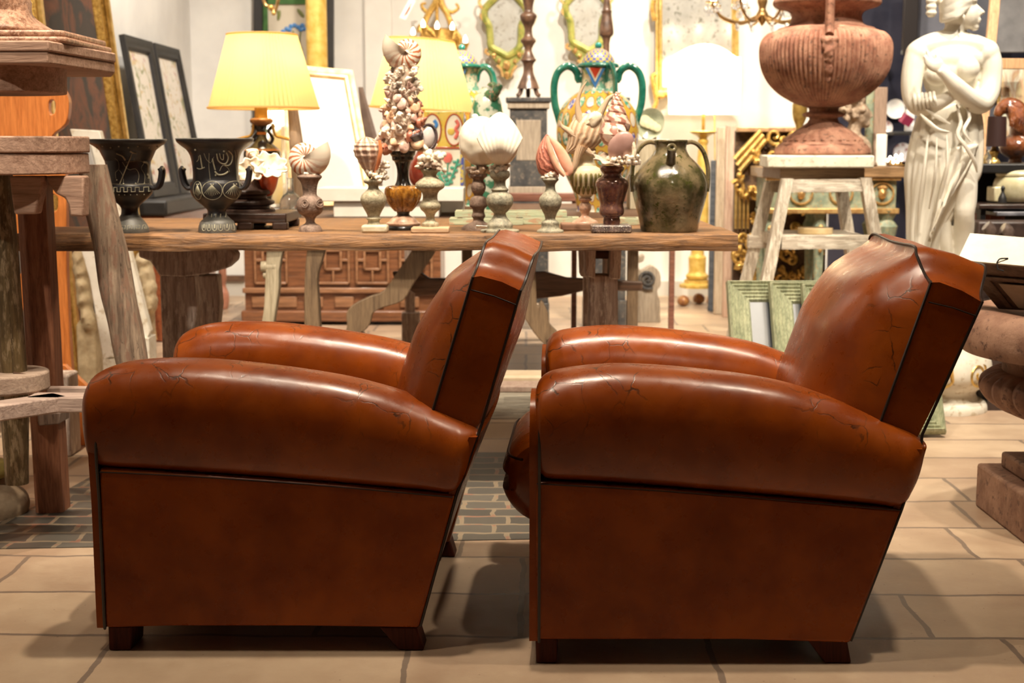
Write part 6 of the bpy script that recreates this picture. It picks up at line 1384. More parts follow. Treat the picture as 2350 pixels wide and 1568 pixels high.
for i in range(98):
    x = rd.uniform(1692, 1890); y = rd.uniform(305, 655); r = rd.uniform(9, 20); a0 = rd.uniform(0, 6); s_ = rd.choice((-1, 1))
    if x < 1725 and 430 < y < 530: continue
    if y < 400 and x < 1760: continue
    mb = MB(); n_ = 22; mb.tube([W(x+(r*(1-i_/n_*.85))*math.cos(a0+s_*i_*.36), y+(r*(1-i_/n_*.85))*math.sin(a0+s_*i_*.36), Yo-.02-.03*i_/n_) for i_ in range(n_)], [SZ(5.2, Yo)*(1-.4*i_/n_) for i_ in range(n_)], 7); O('carved_scroll', mb, GOLD if i % 3 else GOLDB, t)
for i in range(60):
    x = rd.uniform(1695, 1890); y = rd.uniform(310, 650)
    mb = MB(); mb.ell(W(x, y, Yo-.04), (SZ(rd.uniform(4, 9), Yo), .02, SZ(rd.uniform(5, 11), Yo)), 10, 8, rot=(0, rd.uniform(-1, 1), 0), nz=.5); O('carved_leaf', mb, GOLD if i % 2 else GOLDB, t)
# ------------------------------------------------------------ whitewashed stool, slab and terracotta urn
WW = WOOD('whitewashed_wood', (.34, .26, .18), (.66, .58, .46), 'z', rough=.8, crack=1.0, c3=(.72, .66, .54), bump=.9)
WWX = WOOD('whitewashed_rail', (.36, .28, .20), (.68, .60, .48), 'x', rough=.8, crack=1.0, c3=(.72, .66, .54), bump=.9)
YS1, YS2 = 6.3, 6.75
t = T('whitewashed_stool', 'tall whitewashed rustic wooden stool carrying the terracotta urn', 'stool', (PX(1870, 6.5), 6.5, 0))
def stk(p, q, w, d, mat, nm):
    p, q = Vector(p), Vector(q); P = []
    for i in range(13):
        c = p.lerp(q, i/12); row = []
        dz = abs((q-p).normalized().z) > .5
        for a, b in ((-1, -1), (-.5, -1.04), (.5, -1.0), (1, -1), (1, 1), (-1, 1)):
            j = .10*PN(Vector((a*2, i*.7, b*3+p.x*9)))
            row.append(c+(Vector((a*w/2*(1+j), b*d/2, 0)) if dz else Vector((0, b*d/2, a*w/2*(1+j)))))
        P.append(row)
    return O(nm, MB().grid(P, 13, 6, cv=True, capu=True), mat, t, ang=30)
def ft(px, Y): return Vector((PX(px, Y, 800), Y, 0))
stk(W(1806, 410, YS1), ft(1716, YS1-.03), .048, .06, WW, 'leg'); stk(W(1984, 408, YS1), ft(2068, YS1-.03), .048, .06, WW, 'leg')
stk(W(1768, 418, YS2), ft(1668, YS2+.03), .050, .06, WW, 'leg'); stk(W(1928, 418, YS2), ft(1990, YS2+.03), .050, .06, WW, 'leg')
stk(W(1812, 427, YS1), W(1980, 425, YS1), .055, .05, WWX, 'top_rail'); stk(W(1792, 556, YS1-.02), W(2002, 556, YS1-.02), .060, .05, WWX, 'lower_rail')
stk(W(1765, 428, YS2), W(1935, 428, YS2), .055, .05, WWX, 'top_rail'); stk(W(1716, 554, YS2), W(1960, 554, YS2), .06, .05, WWX, 'lower_rail')
zr = W(0, 412, YS1).z; zsl = W(0, 386, 6.26).z
O('seat_board', MB().box2((PX(1750, YS2), YS1+.03, zr), (PX(1985, YS1), YS2+.03, zsl)), WOOD('stool_seat_brown', (.16, .09, .05), (.30, .20, .12), 'x', crack=.4), t, bev=.004)
for s in (1800, 1990): 
    a = W(s, 540, YS1); O('side_rail', MB().box2((a.x-.02, YS1, W(0, 570, YS1).z), (a.x+.02, YS2, W(0, 545, YS1).z)), WW, t)
O('shelf_board', MB().box2((PX(1800, YS1), YS1+.03, W(0, 546, YS1).z), (PX(1990, YS1), YS2-.03, W(0, 541, YS1).z)), WWX, t)
O('pale_round_box', MB().lathe((PX(1874, 6.4), 6.42, 0), [(.0005, W(0, 541, YS1).z+.001), (SZ(40, 6.42), W(0, 541, YS1).z+.001), (SZ(40, 6.42), W(0, 526, YS1).z), (.0005, W(0, 526, YS1).z)], 30), M('pale_yellow_wood', (.62, .45, .22), (.72, .56, .32), 20, .5), None, 'small round pale yellow box on the lower shelf of the stool', 'box', bev=.003)
zt_ = W(0, 357, 6.26).z
sl = MB().box((PX(1866, 6.5), 6.5, (zsl+.001+zt_)/2), (SZ(236, 6.4), .46, zt_-zsl-.001), (0, 0, -.10)); O('painted_slab', sl, M('cream_painted_slab', (.70, .66, .52), (.80, .76, .63), 14, .5, bump=.3, c3=(.55, .46, .33)), None, 'thick cream painted slab lying between stool and terracotta urn', 'slab', bev=.006)
YU_ = 6.5
TC = M('terracotta', (.25, .10, .058), (.40, .20, .125), 18, .75, bump=.5, bs=80, c3=(.13, .065, .04))
t = T('terracotta_urn', 'huge fluted terracotta urn with mask handles on the cream slab', 'urn', (PX(1880, YU_), YU_, zt_+.0005))
cxu = 1883; Xu = PX(cxu, YU_)
def up(y): return W(cxu, y, YU_).z-W(cxu, 352, YU_).z+zt_+.001
def ul(pts, nm, n=96, fl=None, k=4, cap=True):
    pr = sm2([(SZ(r, YU_), up(y)) for y, r in pts], k) if k > 1 else [(SZ(r, YU_), up(y)) for y, r in pts]
    return O(nm, MB().lathe((Xu, YU_, 0), ([(.0005, pr[0][1])] if cap else [])+pr+([(.0005, pr[-1][1])] if cap else []), n, fl=fl), TC, t), pr
O('square_plinth', MB().lathe((Xu, YU_, 0), [(.0005, up(352)), (SZ(112, YU_), up(352)), (SZ(110, YU_), up(338)), (SZ(100, YU_), up(326)), (.0005, up(326))], 8), TC, t, bev=.01)
ul([(328, 96), (318, 86), (300, 64), (285, 42), (272, 33), (266, 33), (264, 45), (258, 47), (253, 36)], 'foot', fl=(28, .07, up(318), up(280)))
ul([(255, 34), (245, 34), (240, 48), (234, 52), (230, 62)], 'neck_ring')
_, bpz = ul([(238, 55), (228, 74), (212, 98), (190, 119), (165, 133), (140, 140), (115, 142), (95, 140), (80, 132), (70, 120), (64, 106)], 'fluted_bowl', 560, fl=(84, .045, up(236), up(70)))
ul([(68, 112), (62, 106), (58, 92), (52, 82), (40, 78), (28, 80), (20, 90), (12, 114), (4, 120), (-6, 116), (-10, 100), (20, 70), (60, 60)], 'neck_and_lip', cap=False)
for an in (-PI/2-.16, PI/2-.16):
    c, s = math.cos(an), math.sin(an)
    mb = MB(); q = sm([(86, 6), (92, -14), (110, -22), (128, -10), (134, 15), (132, 45), (134, 75), (140, 88)], 4)
    mb.tube([Vector((Xu+SZ(p.x, YU_)*c, YU_+SZ(p.x, YU_)*s, up(p.y))) for p in q], SZ(10, YU_), 10, flat=(1, 1.4)); O('handle', mb, TC, t)
    R = lambda y: SZ({100: 143, 122: 143, 145: 140, 165: 134, 185: 122}.get(y, 142), YU_)
    mb = MB()
    for k, (y, r, off) in enumerate([(100, 12, 0), (112, 10, -.05), (112, 10, .05), (124, 13, 0), (138, 12, .01), (150, 11, -.01), (162, 11, .01), (172, 9, 0), (184, 8, 0), (96, 8, -.09), (96, 8, .09)]):
        rr = SZ(np_ if 0 else (143 if y < 130 else 139 if y < 150 else 134 if y < 168 else 124), YU_); a2 = an+off; mb.ell((Xu+rr*math.cos(a2), YU_+rr*math.sin(a2), up(y)), SZ(r, YU_), 10, 8, nz=.5)
    O('mask_garland', mb, TC, t, rem=.006)
# ------------------------------------------------------------ green and gold console behind
Yco = 7.5
t = T('green_gold_console', 'carved green and gold console table behind the stool', 'table', (PX(1940, Yco), Yco+.15, 0))
CG = M('worn_green_paint', (.16, .20, .14), (.30, .33, .22), 22, .6, bump=.4, c3=(.34, .22, .10)); CB = WOOD('console_top_wood', (.14, .075, .03), (.34, .20, .09), 'x', rough=.45, crack=.3, coat=.2)
cw = lambda x, y: W(x, y, Yco)
xa, xb = PX(1745, Yco), PX(2072, Yco)
O('tabletop', MB().box2((xa, Yco-.04, cw(0, 408).z), (xb, Yco+.35, cw(0, 383).z)), CB, t, bev=.006)
O('apron', MB().box2((xa+.03, Yco, cw(0, 482).z), (PX(2055, Yco), Yco+.32, cw(0, 408).z)), CG, t, bev=.004)
O('apron_moulding', MB().box2((xa+.02, Yco-.03, cw(0, 490).z), (PX(2060, Yco), Yco, cw(0, 478).z)), GP, t, bev=.004); O('apron_moulding', MB().box2((xa+.02, Yco-.03, cw(0, 414).z), (PX(2062, Yco), Yco, cw(0, 405).z)), GP, t, bev=.004)
for x in (2024, 1930, 1838):
    mb = MB(); mb.tube([cw(x+26*math.cos(a), 444+24*math.sin(a))+Vector((0, -.008, 0)) for a in [2*PI*i/24 for i in range(24)]], .006, 6, cl=True); O('roundel_ring', mb, GP, t)
    mb = MB(); mb.ell(cw(x, 444)+Vector((0, -.01, 0)), (.022, .02, .032)); mb.ell(cw(x, 444)+Vector((0, -.03, -.002)), (.005, .008, .01)); mb.ell(cw(x, 430)+Vector((0, -.012, 0)), (.026, .016, .012), nz=.6); O('gilt_mask', mb, GP, t, rem=.004)
for x, w in ((1884, 13), (2036, 22), (1770, 14)):
    for yy in (Yco, Yco+.24):
        pr = [(SZ(w*.55, Yco), 0.0), (SZ(w*.8, Yco), .06), (SZ(w*.6, Yco), .10), (SZ(w*.9, Yco), cw(0, 560).z), (SZ(w*1.3, Yco), cw(0, 520).z), (SZ(w*.8, Yco), cw(0, 505).z), (SZ(w*1.3, Yco), cw(0, 484).z)]
        O('leg', MB().lathe((PX(x, Yco), yy+.03, 0), [(.0005, 0)]+pr, 8), CG, t); 
    mb = MB()
    for yb_, r in ((525, .02), (540, .018), (556, .015), (574, .012)): mb.ell(Vector((PX(x, Yco), Yco-.005, cw(0, yb_).z)), (r, .012, r*1.1), nz=.5)
    O('gilt_leaf_drop', mb, GP, t, rem=.005)
zcn = cw(0, 383).z
# bust on the console
Yb = 7.62; t = T('curly_haired_bust', 'weathered tan bust of curly haired figure facing right', 'bust', (PX(1965, Yb), Yb, zcn))
TB = M('weathered_tan', (.22, .15, .095), (.42, .32, .23), 40, .85, bump=.7, bs=100)
bw = lambda x, y, d=0: W(x, y, Yb+d)
mb = MB(); mb.ell(bw(1962, 350), (SZ(40, Yb), .09, SZ(42, Yb))); mb.ell(bw(1970, 378), (SZ(44, Yb), .09, SZ(16, Yb))); mb.tube([bw(1955, 325), bw(1960, 295), bw(1966, 280)], [.05, .036, .036], 12)
mb.ell(bw(1972, 262), (SZ(22, Yb), .06, SZ(30, Yb))); mb.ell(bw(1988, 286), (SZ(9, Yb), .03, SZ(8, Yb))); mb.tube([bw(1992, 252), bw(2000, 268), bw(1994, 271)], [.010, .013, .010], 8); mb.ell(bw(1993, 280), (.012, .02, .008))
mb.v = [Vector((p.x, p.y, max(p.z, zcn))) for p in mb.v]
O('head_and_shoulders', mb, TB, t, rem=.008)
mb = MB(); rd = random.Random(5)
for i in range(60):
    a = rd.uniform(0, 2*PI); r = rd.random(); x = 1962+rd.uniform(-30, 26); y = 248+rd.uniform(-30, 30)
    if x > 1984 and y > 244: continue
    if (x-1960)**2/900+(y-246)**2/1100 > 1: continue
    mb.ell(bw(x, y, rd.uniform(-.06, .04)), .018*rd.uniform(.7, 1.2), 8, 6, nz=.3)
O('curly_hair', mb, TB, t, rem=.006)
mb = MB()
for k in range(5): mb.tube([bw(1935+k*8, 400), bw(1940+k*8, 360), bw(1950+k*6, 325)], .012, 6)
mb.v = [Vector((p.x, p.y-.06, max(p.z, zcn))) for p in mb.v]; O('toga_folds', mb, TB, t)
# brass goblets
for x, lab in ((1830, 'left of the urn foot'), (1898, 'right of the urn foot')):
    lath(x, 7.6, [(384, 16), (378, 14), (370, 5), (320, 5), (300, 7), (285, 10), (272, 15), (255, 17), (238, 17)], BG, T('brass_goblet', 'tall brass goblet on the console '+lab, 'goblet', (PX(x, 7.6), 7.6, zcn), 'brass goblets'), 'goblet_body', z0=zcn)
lath(1795, 7.7, [(384, 14), (372, 8), (350, 6), (345, 16), (335, 18), (330, 6)], GOLDB, T('gilt_candlestick', 'short gilt candlestick at the left end of the console', 'candlestick', (PX(1795, 7.7), 7.7, zcn)), 'candlestick_body', z0=zcn)
# boards standing on the console
bx('green_board', 1990, 2008, 196, 383, 7.72, .02, CG, 'narrow grey green board standing behind the bust', 'board', z0=zcn+.001)
bx('brown_board', 2009, 2031, 200, 383, 7.70, .03, WOOD('brown_board_wood', (.2, .13, .09), (.36, .25, .18), 'z', rough=.7), 'brown wooden board standing right of the green board', 'board', z0=zcn+.001)
bx('white_card', 2012, 2034, 308, 383, 7.60, .01, WSL, 'small white card leaning in front of the brown board', 'card', z0=zcn+.001)
# candelabrum with tiny bulbs
t = T('bulb_cluster', 'cluster of tiny lit candle bulbs at the console right end', 'candelabrum', (PX(2058, 7.65), 7.65, zcn))
mb = MB(); mb.tube([Vector((PX(2036, 7.65), 7.65, zcn+.006)), Vector((PX(2070, 7.65), 7.65, zcn+.006))], .006, 6); O('bar', mb, BR, t)
for i, (x, y) in enumerate(((2037, 368), (2043, 362), (2050, 366), (2056, 358), (2063, 362), (2069, 357), (2069, 366), (2050, 372), (2060, 371))):
    mb = MB(); p = W(x, y, 7.65); mb.ell(p, (.008, .008, .010), 8, 6); O('candle_bulb', mb, BULB, t); mb = MB(); mb.tube([Vector((p.x, p.y, zcn+.005)), p], .003, 5); O('candle', mb, GOLDB, t)
# plates on the dark wall and dark panels
PW = M('white_plate', (.80, .80, .80), (.86, .86, .86), 10, .2, coat=.5, bump=0); PP = M('patterned_plate', (.66, .66, .70), (.30, .16, .16), 30, .2, coat=.5, bump=0, lo=.52, hi=.6)
for x, y, r, m, lab in ((2053, 250, 22, PW, 'plain white round plate on the dark wall beside the statue'), (2030, 294, 17, PP, 'patterned plate on the dark wall half behind the brown board'), (2070, 350, 22, PP, 'patterned plate on the dark wall above the bulb cluster')):
    R = SZ(r, 9.6); t = T('wall_plate', lab, 'plate', (PX(x, 9.64), 9.64, W(x, y, 9.64).z-R), 'round plates on the dark wall')
    O('plate_body', MB().lathe((0, 0, 0), [(.0005, 0), (R*.6, .002), (R*.95, .018), (R, .02), (R*.98, .012), (R*.6, -.004), (.0005, -.005)], 36, M4=Mt(W(x, y, 9.655), 1, (PI/2, 0, 0))), m, t)
t = T('white_wall_lamp', 'small bright white globe lamp on the dark wall', 'wall lamp', (PX(2030, 9.5), 9.5, W(0, 142, 9.5).z))
mb = MB(); mb.ell(W(2031, 131, 9.5), .034); O('globe', mb, BULB, t); mb = MB(); mb.tube([W(2031, 131, 9.53), W(2031, 131, 9.68)], .008, 6); O('bracket', mb, BR, t)
pl = M('grey_glossy_panel', (.10, .105, .13), (.16, .165, .20), 3, .15, bump=0); 
bx('dark_grey_panel', 2105, 2262, -60, 700, 9.3, .04, pl, 'tall glossy grey panel behind the statue', 'panel', z0=0)
bx('black_bar', 2078, 2104, -60, 125, 9.2, .04, M('black_panel_paint', (.012, .008, .008), None, rough=.4, bump=0), 'narrow black upright bar left of the statue head', 'upright bar')  # black vertical bar modelled as a flat strip, no cloth
bx('grey_stone_panel', 2292, 2352, -60, 120, 8.6, .04, M('grey_stone', (.16, .16, .17), (.30, .30, .31), 4, .3, bump=.1), 'grey streaked panel at the top right corner', 'panel')
O('magenta_box', MB().box(W(2080, 275, 9.0), (.06, .06, .06), (.3, .5, .2)), M('magenta_card', (.22, .02, .06), None, rough=.4, bump=0), None, 'small magenta box by the statue elbow', 'box')
bx('white_pillar_candle', 2082, 2098, 250, 302, 9.1, .05, PW, 'upright white block by the statue elbow', 'block')
# shelf that carries the last two
bx('black_shelf', 2050, 2110, 302, 310, 8.95, .3, BLKF, 'thin black shelf on the dark wall beside the statue', 'shelf')
# glass ball and low things under the console
t = T('glass_ball', 'shiny blue and pink glass ball on low dark stand', 'ball', (PX(2062, 7.2), 7.2, 0)); mb = MB(); mb.ell(W(2062, 590, 7.2), SZ(30, 7.2), 30, 20); O('ball', mb, M('iridescent_glass', (.10, .14, .35), (.45, .22, .30), 4, .05, .6, bump=0, coat=1), t)
O('stand', MB().lathe((PX(2062, 7.2), 7.2, 0), sm2([(.07, 0), (.05, .05), (.03, .2), (.05, W(0, 614, 7.2).z)], 3), 20), BLKF, t)
# ------------------------------------------------------------ marble column pedestal and draped statue
YV = 5.5; CXV = 2176
MR = M('white_marble_statue', (.74, .69, .58), (.82, .78, .68), 6, .42, bump=.1, bs=60, sss=0)
WG = M('white_stone_base', (.66, .61, .50), (.78, .73, .62), 12, .6, bump=.25, c3=(.52, .43, .30))
zs = W(CXV, 702, YV).z
t = T('scrolled_column_base', 'white carved column base with gilt spirals under the statue', 'pedestal', (PX(CXV, YV), YV, 0))
def vl(pts, nm, mat=WG, n=48): 
    pr = sm2([(SZ(r, YV), max(0, W(CXV, y, YV).z)) for y, r in pts], 3); pr[0] = (pr[0][0], max(0, pr[0][1])); return O(nm, MB().lathe((PX(CXV, YV), YV, 0), [(.0005, pr[0][1])]+pr+[(.0005, pr[-1][1])], n), mat, t)
vl([(985, 104), (960, 105), (925, 104), (915, 98), (912, 92)], 'plinth'); vl([(914, 88), (900, 78), (890, 82), (882, 94), (865, 108), (845, 112), (820, 108), (795, 96), (770, 86), (740, 84), (715, 90), (703, 96), (702, 90)], 'bulbous_body')
for sx in (55, -30):
    mb = MB(); pts = []
    for i in range(30):
        a = i*.33+.5; r = 30-i*.9; x = sx+r*math.cos(a)*.85; y = 845+r*math.sin(a); R = 112-abs(845-y)*.12
        xx = max(-R*.98, min(R*.98, x)); pts.append(Vector((PX(CXV, YV)+SZ(xx, YV), YV-math.sqrt(max(.0, SZ(R, YV)**2-SZ(xx, YV)**2))-.001, W(CXV, y, YV).z)))
    mb.tube(pts, .005, 6); O('gilt_spiral', mb, GOLDB, t)
    mb = MB(); mb.tube([pts[0], pts[0]+Vector((-.01, -.002, .05)), pts[0]+Vector((-.05, -.01, .09))], [.006, .010, .003], 6); O('gilt_leaf', mb, GOLDB, t)
st_ = T('marble_statue', 'white marble draped female statue with arms crossed over chest', 'statue', (PX(CXV, YV), YV, zs+.001))
v = lambda x, y, d=0: W(x, y, YV+d)
s = lambda r: SZ(r, YV)
def tb(mb, L, fl=None, n=14, k=4):
    q = sm([(a, b, d*1000) for a, b, r, d in L], k); rr = sm([(r, 0, 0) for a, b, r, d in L], k)
    mb.tube([v(p.x, p.y, p.z/1000) for p in q], [s(r.x) for r in rr], n, flat=fl)
mb = MB()
tb(mb, [(2180, 118, 50, .01), (2180, 150, 62, .0), (2182, 185, 62, 0), (2184, 215, 54, 0), (2182, 250, 52, 0), (2176, 290, 64, 0), (2172, 340, 66, 0)], (1, .74))
mb.ell(v(2184, 138, 0), (s(74), s(48), s(40)), 24, 14); mb.ell(v(2108, 124, 0), s(30)); mb.ell(v(2262, 122, 0), s(31))
tb(mb, [(2104, 118, 24, 0), (2135, 106, 28, 0), (2180, 102, 34, 0), (2230, 106, 28, 0), (2264, 116, 25, 0)])
tb(mb, [(2182, 108, 27, 0), (2186, 85, 24, 0), (2194, 60, 24, 0)])
mb.ell(v(2200, 22, 0), (s(40), s(36), s(46)), 20, 14); mb.ell(v(2222, 36, -.02), (s(24), s(24), s(30)), 16, 12); mb.ell(v(2236, 62, -.02), (s(11), s(12), s(9)))
mb.tube([v(2240, 14, -.03), v(2256, 30, -.035), v(2246, 35, -.032)], [s(5), s(6.5), s(5)], 8); mb.ell(v(2246, 45, -.03), (s(6), s(9), s(3.2))); mb.ell(v(2244, 51, -.03), (s(6), s(8), s(3.5)))
mb.ell(v(2212, 40, -.075), (s(4), s(3), s(9)))
mb.ell(v(2222, 2, -.02), (s(20), s(24), s(12)))
mb.ell(v(2150, 172, -.075), (s(26), s(22), s(25))); mb.ell(v(2222, 158, -.075), (s(26), s(24), s(26)))
tb(mb, [(2106, 116, 25, 0), (2097, 150, 25, -.01), (2092, 190, 24, -.02), (2094, 225, 22, -.03), (2108, 246, 20, -.05), (2135, 243, 19, -.09), (2165, 230, 16, -.12), (2190, 215, 12, -.13), (2212, 200, 10, -.12)])
tb(mb, [(2264, 114, 26, 0), (2274, 145, 25, -.01), (2274, 185, 24, -.02), (2266, 220, 24, -.04), (2248, 238, 24, -.07), (2222, 224, 22, -.12), (2195, 198, 19, -.155), (2172, 174, 14, -.165), (2158, 160, 12, -.165)])
mb.ell(v(2150, 150, -.165), (s(14), s(8), s(17)), rot=(0, .7, 0))
for L in ([(2144, 146), (2134, 130), (2126, 116)], [(2140, 150), (2128, 138), (2120, 128)], [(2140, 156), (2128, 148), (2121, 140)], [(2144, 162), (2134, 157), (2127, 151)], [(2156, 146), (2152, 132), (2148, 124)]):
    tb(mb, [(a, b, 4.6-.5*i, -.165+.008*i) for i, (a, b) in enumerate(L)], None, 8)
# legs and feet
tb(mb, [(2196, 330, 38, -.01), (2208, 400, 34, -.03), (2214, 460, 27, -.04), (2213, 490, 23, -.045), (2212, 530, 23, -.02), (2206, 590, 19, 0), (2198, 650, 14, .01), (2196, 680, 15, 0)])
tb(mb, [(2160, 360, 36, 0), (2152, 470, 30, 0), (2160, 540, 24, 0), (2170, 600, 20, .02), (2166, 660, 14, .03), (2166, 682, 14, .03)])
for x, d in ((2200, -.02), (2168, .02)): tb(mb, [(x-2, 688, 12, d+.02), (x+6, 692, 13, d-.03), (x+14, 696, 10, d-.07)])
mb.lathe((0, 0, 0), [(.0005, 0), (s(64), 0), (s(64), .03), (.0005, .03)], 30, M4=Matrix.Translation((PX(2180, YV), YV, zs+.001)))
O('body', mb, MR, st_, rem=.0045)
mb = MB()
for k in range(9):   # waved hair drawn back
    if k < 7: tb(mb, [(2240-k*2.5, -14+k*5, 5, -.04), (2224-k*2, -24+k*8+3*(k % 2), 6, -.066), (2204-k, -24+k*10, 7, -.078), (2186, -14+k*9+3*(k % 2), 7, -.072), (2168, 4+k*7, 7, -.045), (2160, 14+k*5.5, 6, -.0)], None, 8)
mb.ell(v(2191, 6, .01), (s(37), s(36), s(40)))
tb(mb, [(2160, 0, 12, 0), (2146, -8, 12, 0), (2138, 4, 11, 0), (2137, 24, 10, 0), (2137, 40, 8, 0)], None, 10)
for y in (2, 16, 30): mb.ell(v(2137, y, -.02), (s(13), s(11), s(8)))
O('hair', mb, MR, st_, rem=.0045)
def drape(rows, nm, folds, amp, a0=0, a1=2*PI, dd=.62, seed=0):
    P = []; R = sm([(y, cx, hw) for y, cx, hw in rows], 5)
    for i, q in enumerate(R):
        row = []
        for j in range(91):
            a = a0+(a1-a0)*j/90; k = 1+amp*(math.sin(a*folds+q.x*.006+seed)+.5*math.sin(a*folds*1.7+1+seed-q.x*.011))*min(1, i/8+.2)
            row.append(v(q.y, q.x)+Vector((s(q.z)*k*math.cos(a), s(q.z)*k*dd*math.sin(a), 0)))
        P.append(row)
    return O(nm, MB().grid(P, len(R), 91), MR, st_, ang=80, sol=.006)
drape([(238, 2184, 56), (262, 2180, 68), (300, 2176, 76), (350, 2170, 82), (400, 2164, 83), (435, 2153, 72), (475, 2140, 58), (520, 2128, 46), (570, 2121, 37), (620, 2120, 31), (680, 2124, 27), (700, 2126, 28)], 'skirt_drapery', 15, .035)
# overlapping swag from waist to the right, and the hem falling across the thigh
q1 = [(2140, 262), (2150, 285), (2165, 300), (2178, 303)]
mb = MB()
for L, r in (([(2112, 262, -.11), (2130, 280, -.13), (2152, 298, -.14), (2178, 303, -.14)], 5), ([(2125, 252, -.115), (2150, 268, -.13), (2180, 285, -.14)], 4.5), ([(2195, 240, -.12), (2205, 280, -.135), (2198, 310, -.14), (2215, 335, -.14), (2236, 370, -.12), (2242, 395, -.10)], 4.5), ([(2215, 240, -.12), (2225, 270, -.125), (2212, 300, -.14), (2228, 325, -.14)], 4), ([(2172, 310, -.14), (2174, 380, -.145), (2158, 450, -.115), (2140, 520, -.08)], 4), ([(2130, 310, -.12), (2122, 380, -.125), (2112, 460, -.095), (2106, 540, -.06)], 4), ([(2150, 315, -.165), (2146, 400, -.165), (2132, 480, -.10)], 3.5)):
    tb(mb, [(a, b, r*(1 if 0 < i < len(L)-1 else .4), d) for i, (a, b, d) in enumerate(L)], (1, .8), 8)
O('carved_folds', mb, MR, st_)
P = []
for i in range(14):
    u = i/13; row = []
    for j in range(12):
        w = j/11; x0_, y0_ = 2200+(2120-2200)*0, 330; xl_ = 2180-48*u; xr_ = 2244-88*u**1.6
        yl_ = 340+215*u; yr_ = 330+95*u+70*u*u
        x = xl_+(xr_-xl_)*w; y = yl_+(yr_-yl_)*w; row.append(v(x, y, -.115+.04*abs(w-.4)+.012*math.sin(w*14+u*5)))
    P.append(row)
O('thigh_drapery', MB().grid(P, 14, 12), MR, st_, ang=80, sol=.01)
tb_mb = MB()
for k in range(6): tb(tb_mb, [(2098+k*9, 214-k*1+2, 3.5, -.075-.012*k), (2100+k*9, 235-k*1.5, 4, -.095-.012*k), (2104+k*9, 254-k*2.5, 3.5, -.085-.012*k)], None, 7)
O('sleeve_folds', tb_mb, MR, st_)
# ------------------------------------------------------------ easel, painting, horse head, lamp, tureen
EZ = WOOD('orange_easel_wood', (.42, .22, .10), (.62, .38, .20), 'z', rough=.5, crack=.1)
Ye = 6.6
t = T('wooden_easel', 'orange brown wooden easel behind the statue', 'easel', (PX(2260, Ye), Ye, 0))
e0 = W(2280, -60, Ye+.25); e1 = Vector((PX(2196, Ye-.1, 800), Ye-.1, 0))
O('easel_leg', MB().prism([e1, e1+Vector((.045, 0, 0)), e0+Vector((.045, 0, 0)), e0], (0, .03, 0)), EZ, t, bev=.003)
O('crossbar', MB().box2((PX(2285, 6.4), 6.82, W(0, 147, 6.4).z), (PX(2420, 6.4), 6.86, W(0, 121, 6.4).z)), EZ, t, bev=.003); O('carved_block', MB().box2((PX(2316, 6.38), 6.79, W(0, 145, 6.4).z), (PX(2342, 6.38), 6.82, W(0, 122, 6.4).z)), RS, t, bev=.004)
e2 = W(2430, -60, Ye+.25); O('easel_leg', MB().prism([Vector((e2.x+.12, Ye-.1, 0)), Vector((e2.x+.165, Ye-.1, 0)), e2+Vector((.045, 0, 0)), e2], (0, .03, 0)), EZ, t, bev=.003)
frame('pastel_painting', 'pastel yellow and green painting of arches on the easel', 'painting', [W(2286, 330, 6.90), W(2425, 330, 6.90), W(2425, 150, 6.98), W(2290, 150, 6.98)], .012, .01, GOLDB, im=paint('pastel_arches', [(.50, .52, .38), (.62, .56, .30), (.40, .24, .14), (.58, .60, .48), (.66, .60, .34), (.50, .20, .14)], 5, .6, (3, 1, .7)), parts=('frame', 'canvas'))
Yr = 5.9
t = T('black_marble_table', 'black marble topped side table at the right edge', 'table', (PX(2320, Yr), Yr+.2, 0))
zb3 = W(0, 376, Yr).z
O('tabletop', MB().box2((PX(2246, Yr), Yr, W(0, 398, Yr).z), (PX(2460, Yr), Yr+.5, zb3)), BLKF, t, bev=.006); O('body', MB().box2((PX(2252, Yr), Yr+.32, 0), (PX(2450, Yr), Yr+.48, W(0, 398, Yr).z)), BLKF, t)
O('shelf', MB().box2((PX(2246, Yr-.1), Yr-.1, W(0, 478, Yr).z), (PX(2460, Yr-.1), Yr+.32, W(0, 467, Yr).z)), M('black_brown_board', (.03, .018, .014), (.07, .04, .03), 12, .35), t, bev=.004)
O('lower_shelf', MB().box2((PX(2280, Yr-.1), Yr-.14, W(0, 492, Yr).z), (PX(2460, Yr-.1), Yr+.3, W(0, 483, Yr).z)), M('grey_marble_edge', (.12, .12, .14), (.25, .25, .28), 20, .3), t, bev=.003)
O('reeded_front', MB().lathe((PX(2270, Yr+.1), Yr+.1, 0), [(.0005, .3), (.06, .3), (.06, W(0, 492, Yr).z), (.0005, W(0, 492, Yr).z)], 60, fl=(24, .06, 0, 2)), M('red_mahogany', (.16, .04, .02), (.26, .08, .04), 20, .3), t)
for x in (2250, 2440): O('leg', MB().box2((PX(x, Yr-.08), Yr-.08, 0), (PX(x+12, Yr-.08), Yr-.03, W(0, 478, Yr).z)), BLKF, t)
HB = M('treacle_glaze', (.12, .030, .006), (.30, .09, .02), 16, .15, bump=.7, bs=45, bd=.02, coat=.8)
Yx = Yr+.15; hv = lambda x, y, d=0: W(x, y, Yx+d)
t = T('glazed_horse_head', 'glossy brown glazed horse head ornament with thick mane', 'ornament', (PX(2320, Yx), Yx, zb3+.001))
mb = MB(); 
def hb(L, fl=None): 
    q = sm([(a, b, r) for a, b, r in L], 4); mb.tube([hv(p.x, p.y) for p in q], [SZ(p.z, Yx) for p in q], 14, flat=fl)
hb([(2288, 268, 9), (2296, 252, 14), (2312, 244, 20), (2330, 252, 24), (2346, 280, 28), (2350, 320, 34)]); hb([(2330, 250, 16), (2350, 262, 20), (2368, 300, 24)]); mb.ell(hv(2330, 336), (SZ(36, Yx), .08, SZ(28, Yx)))
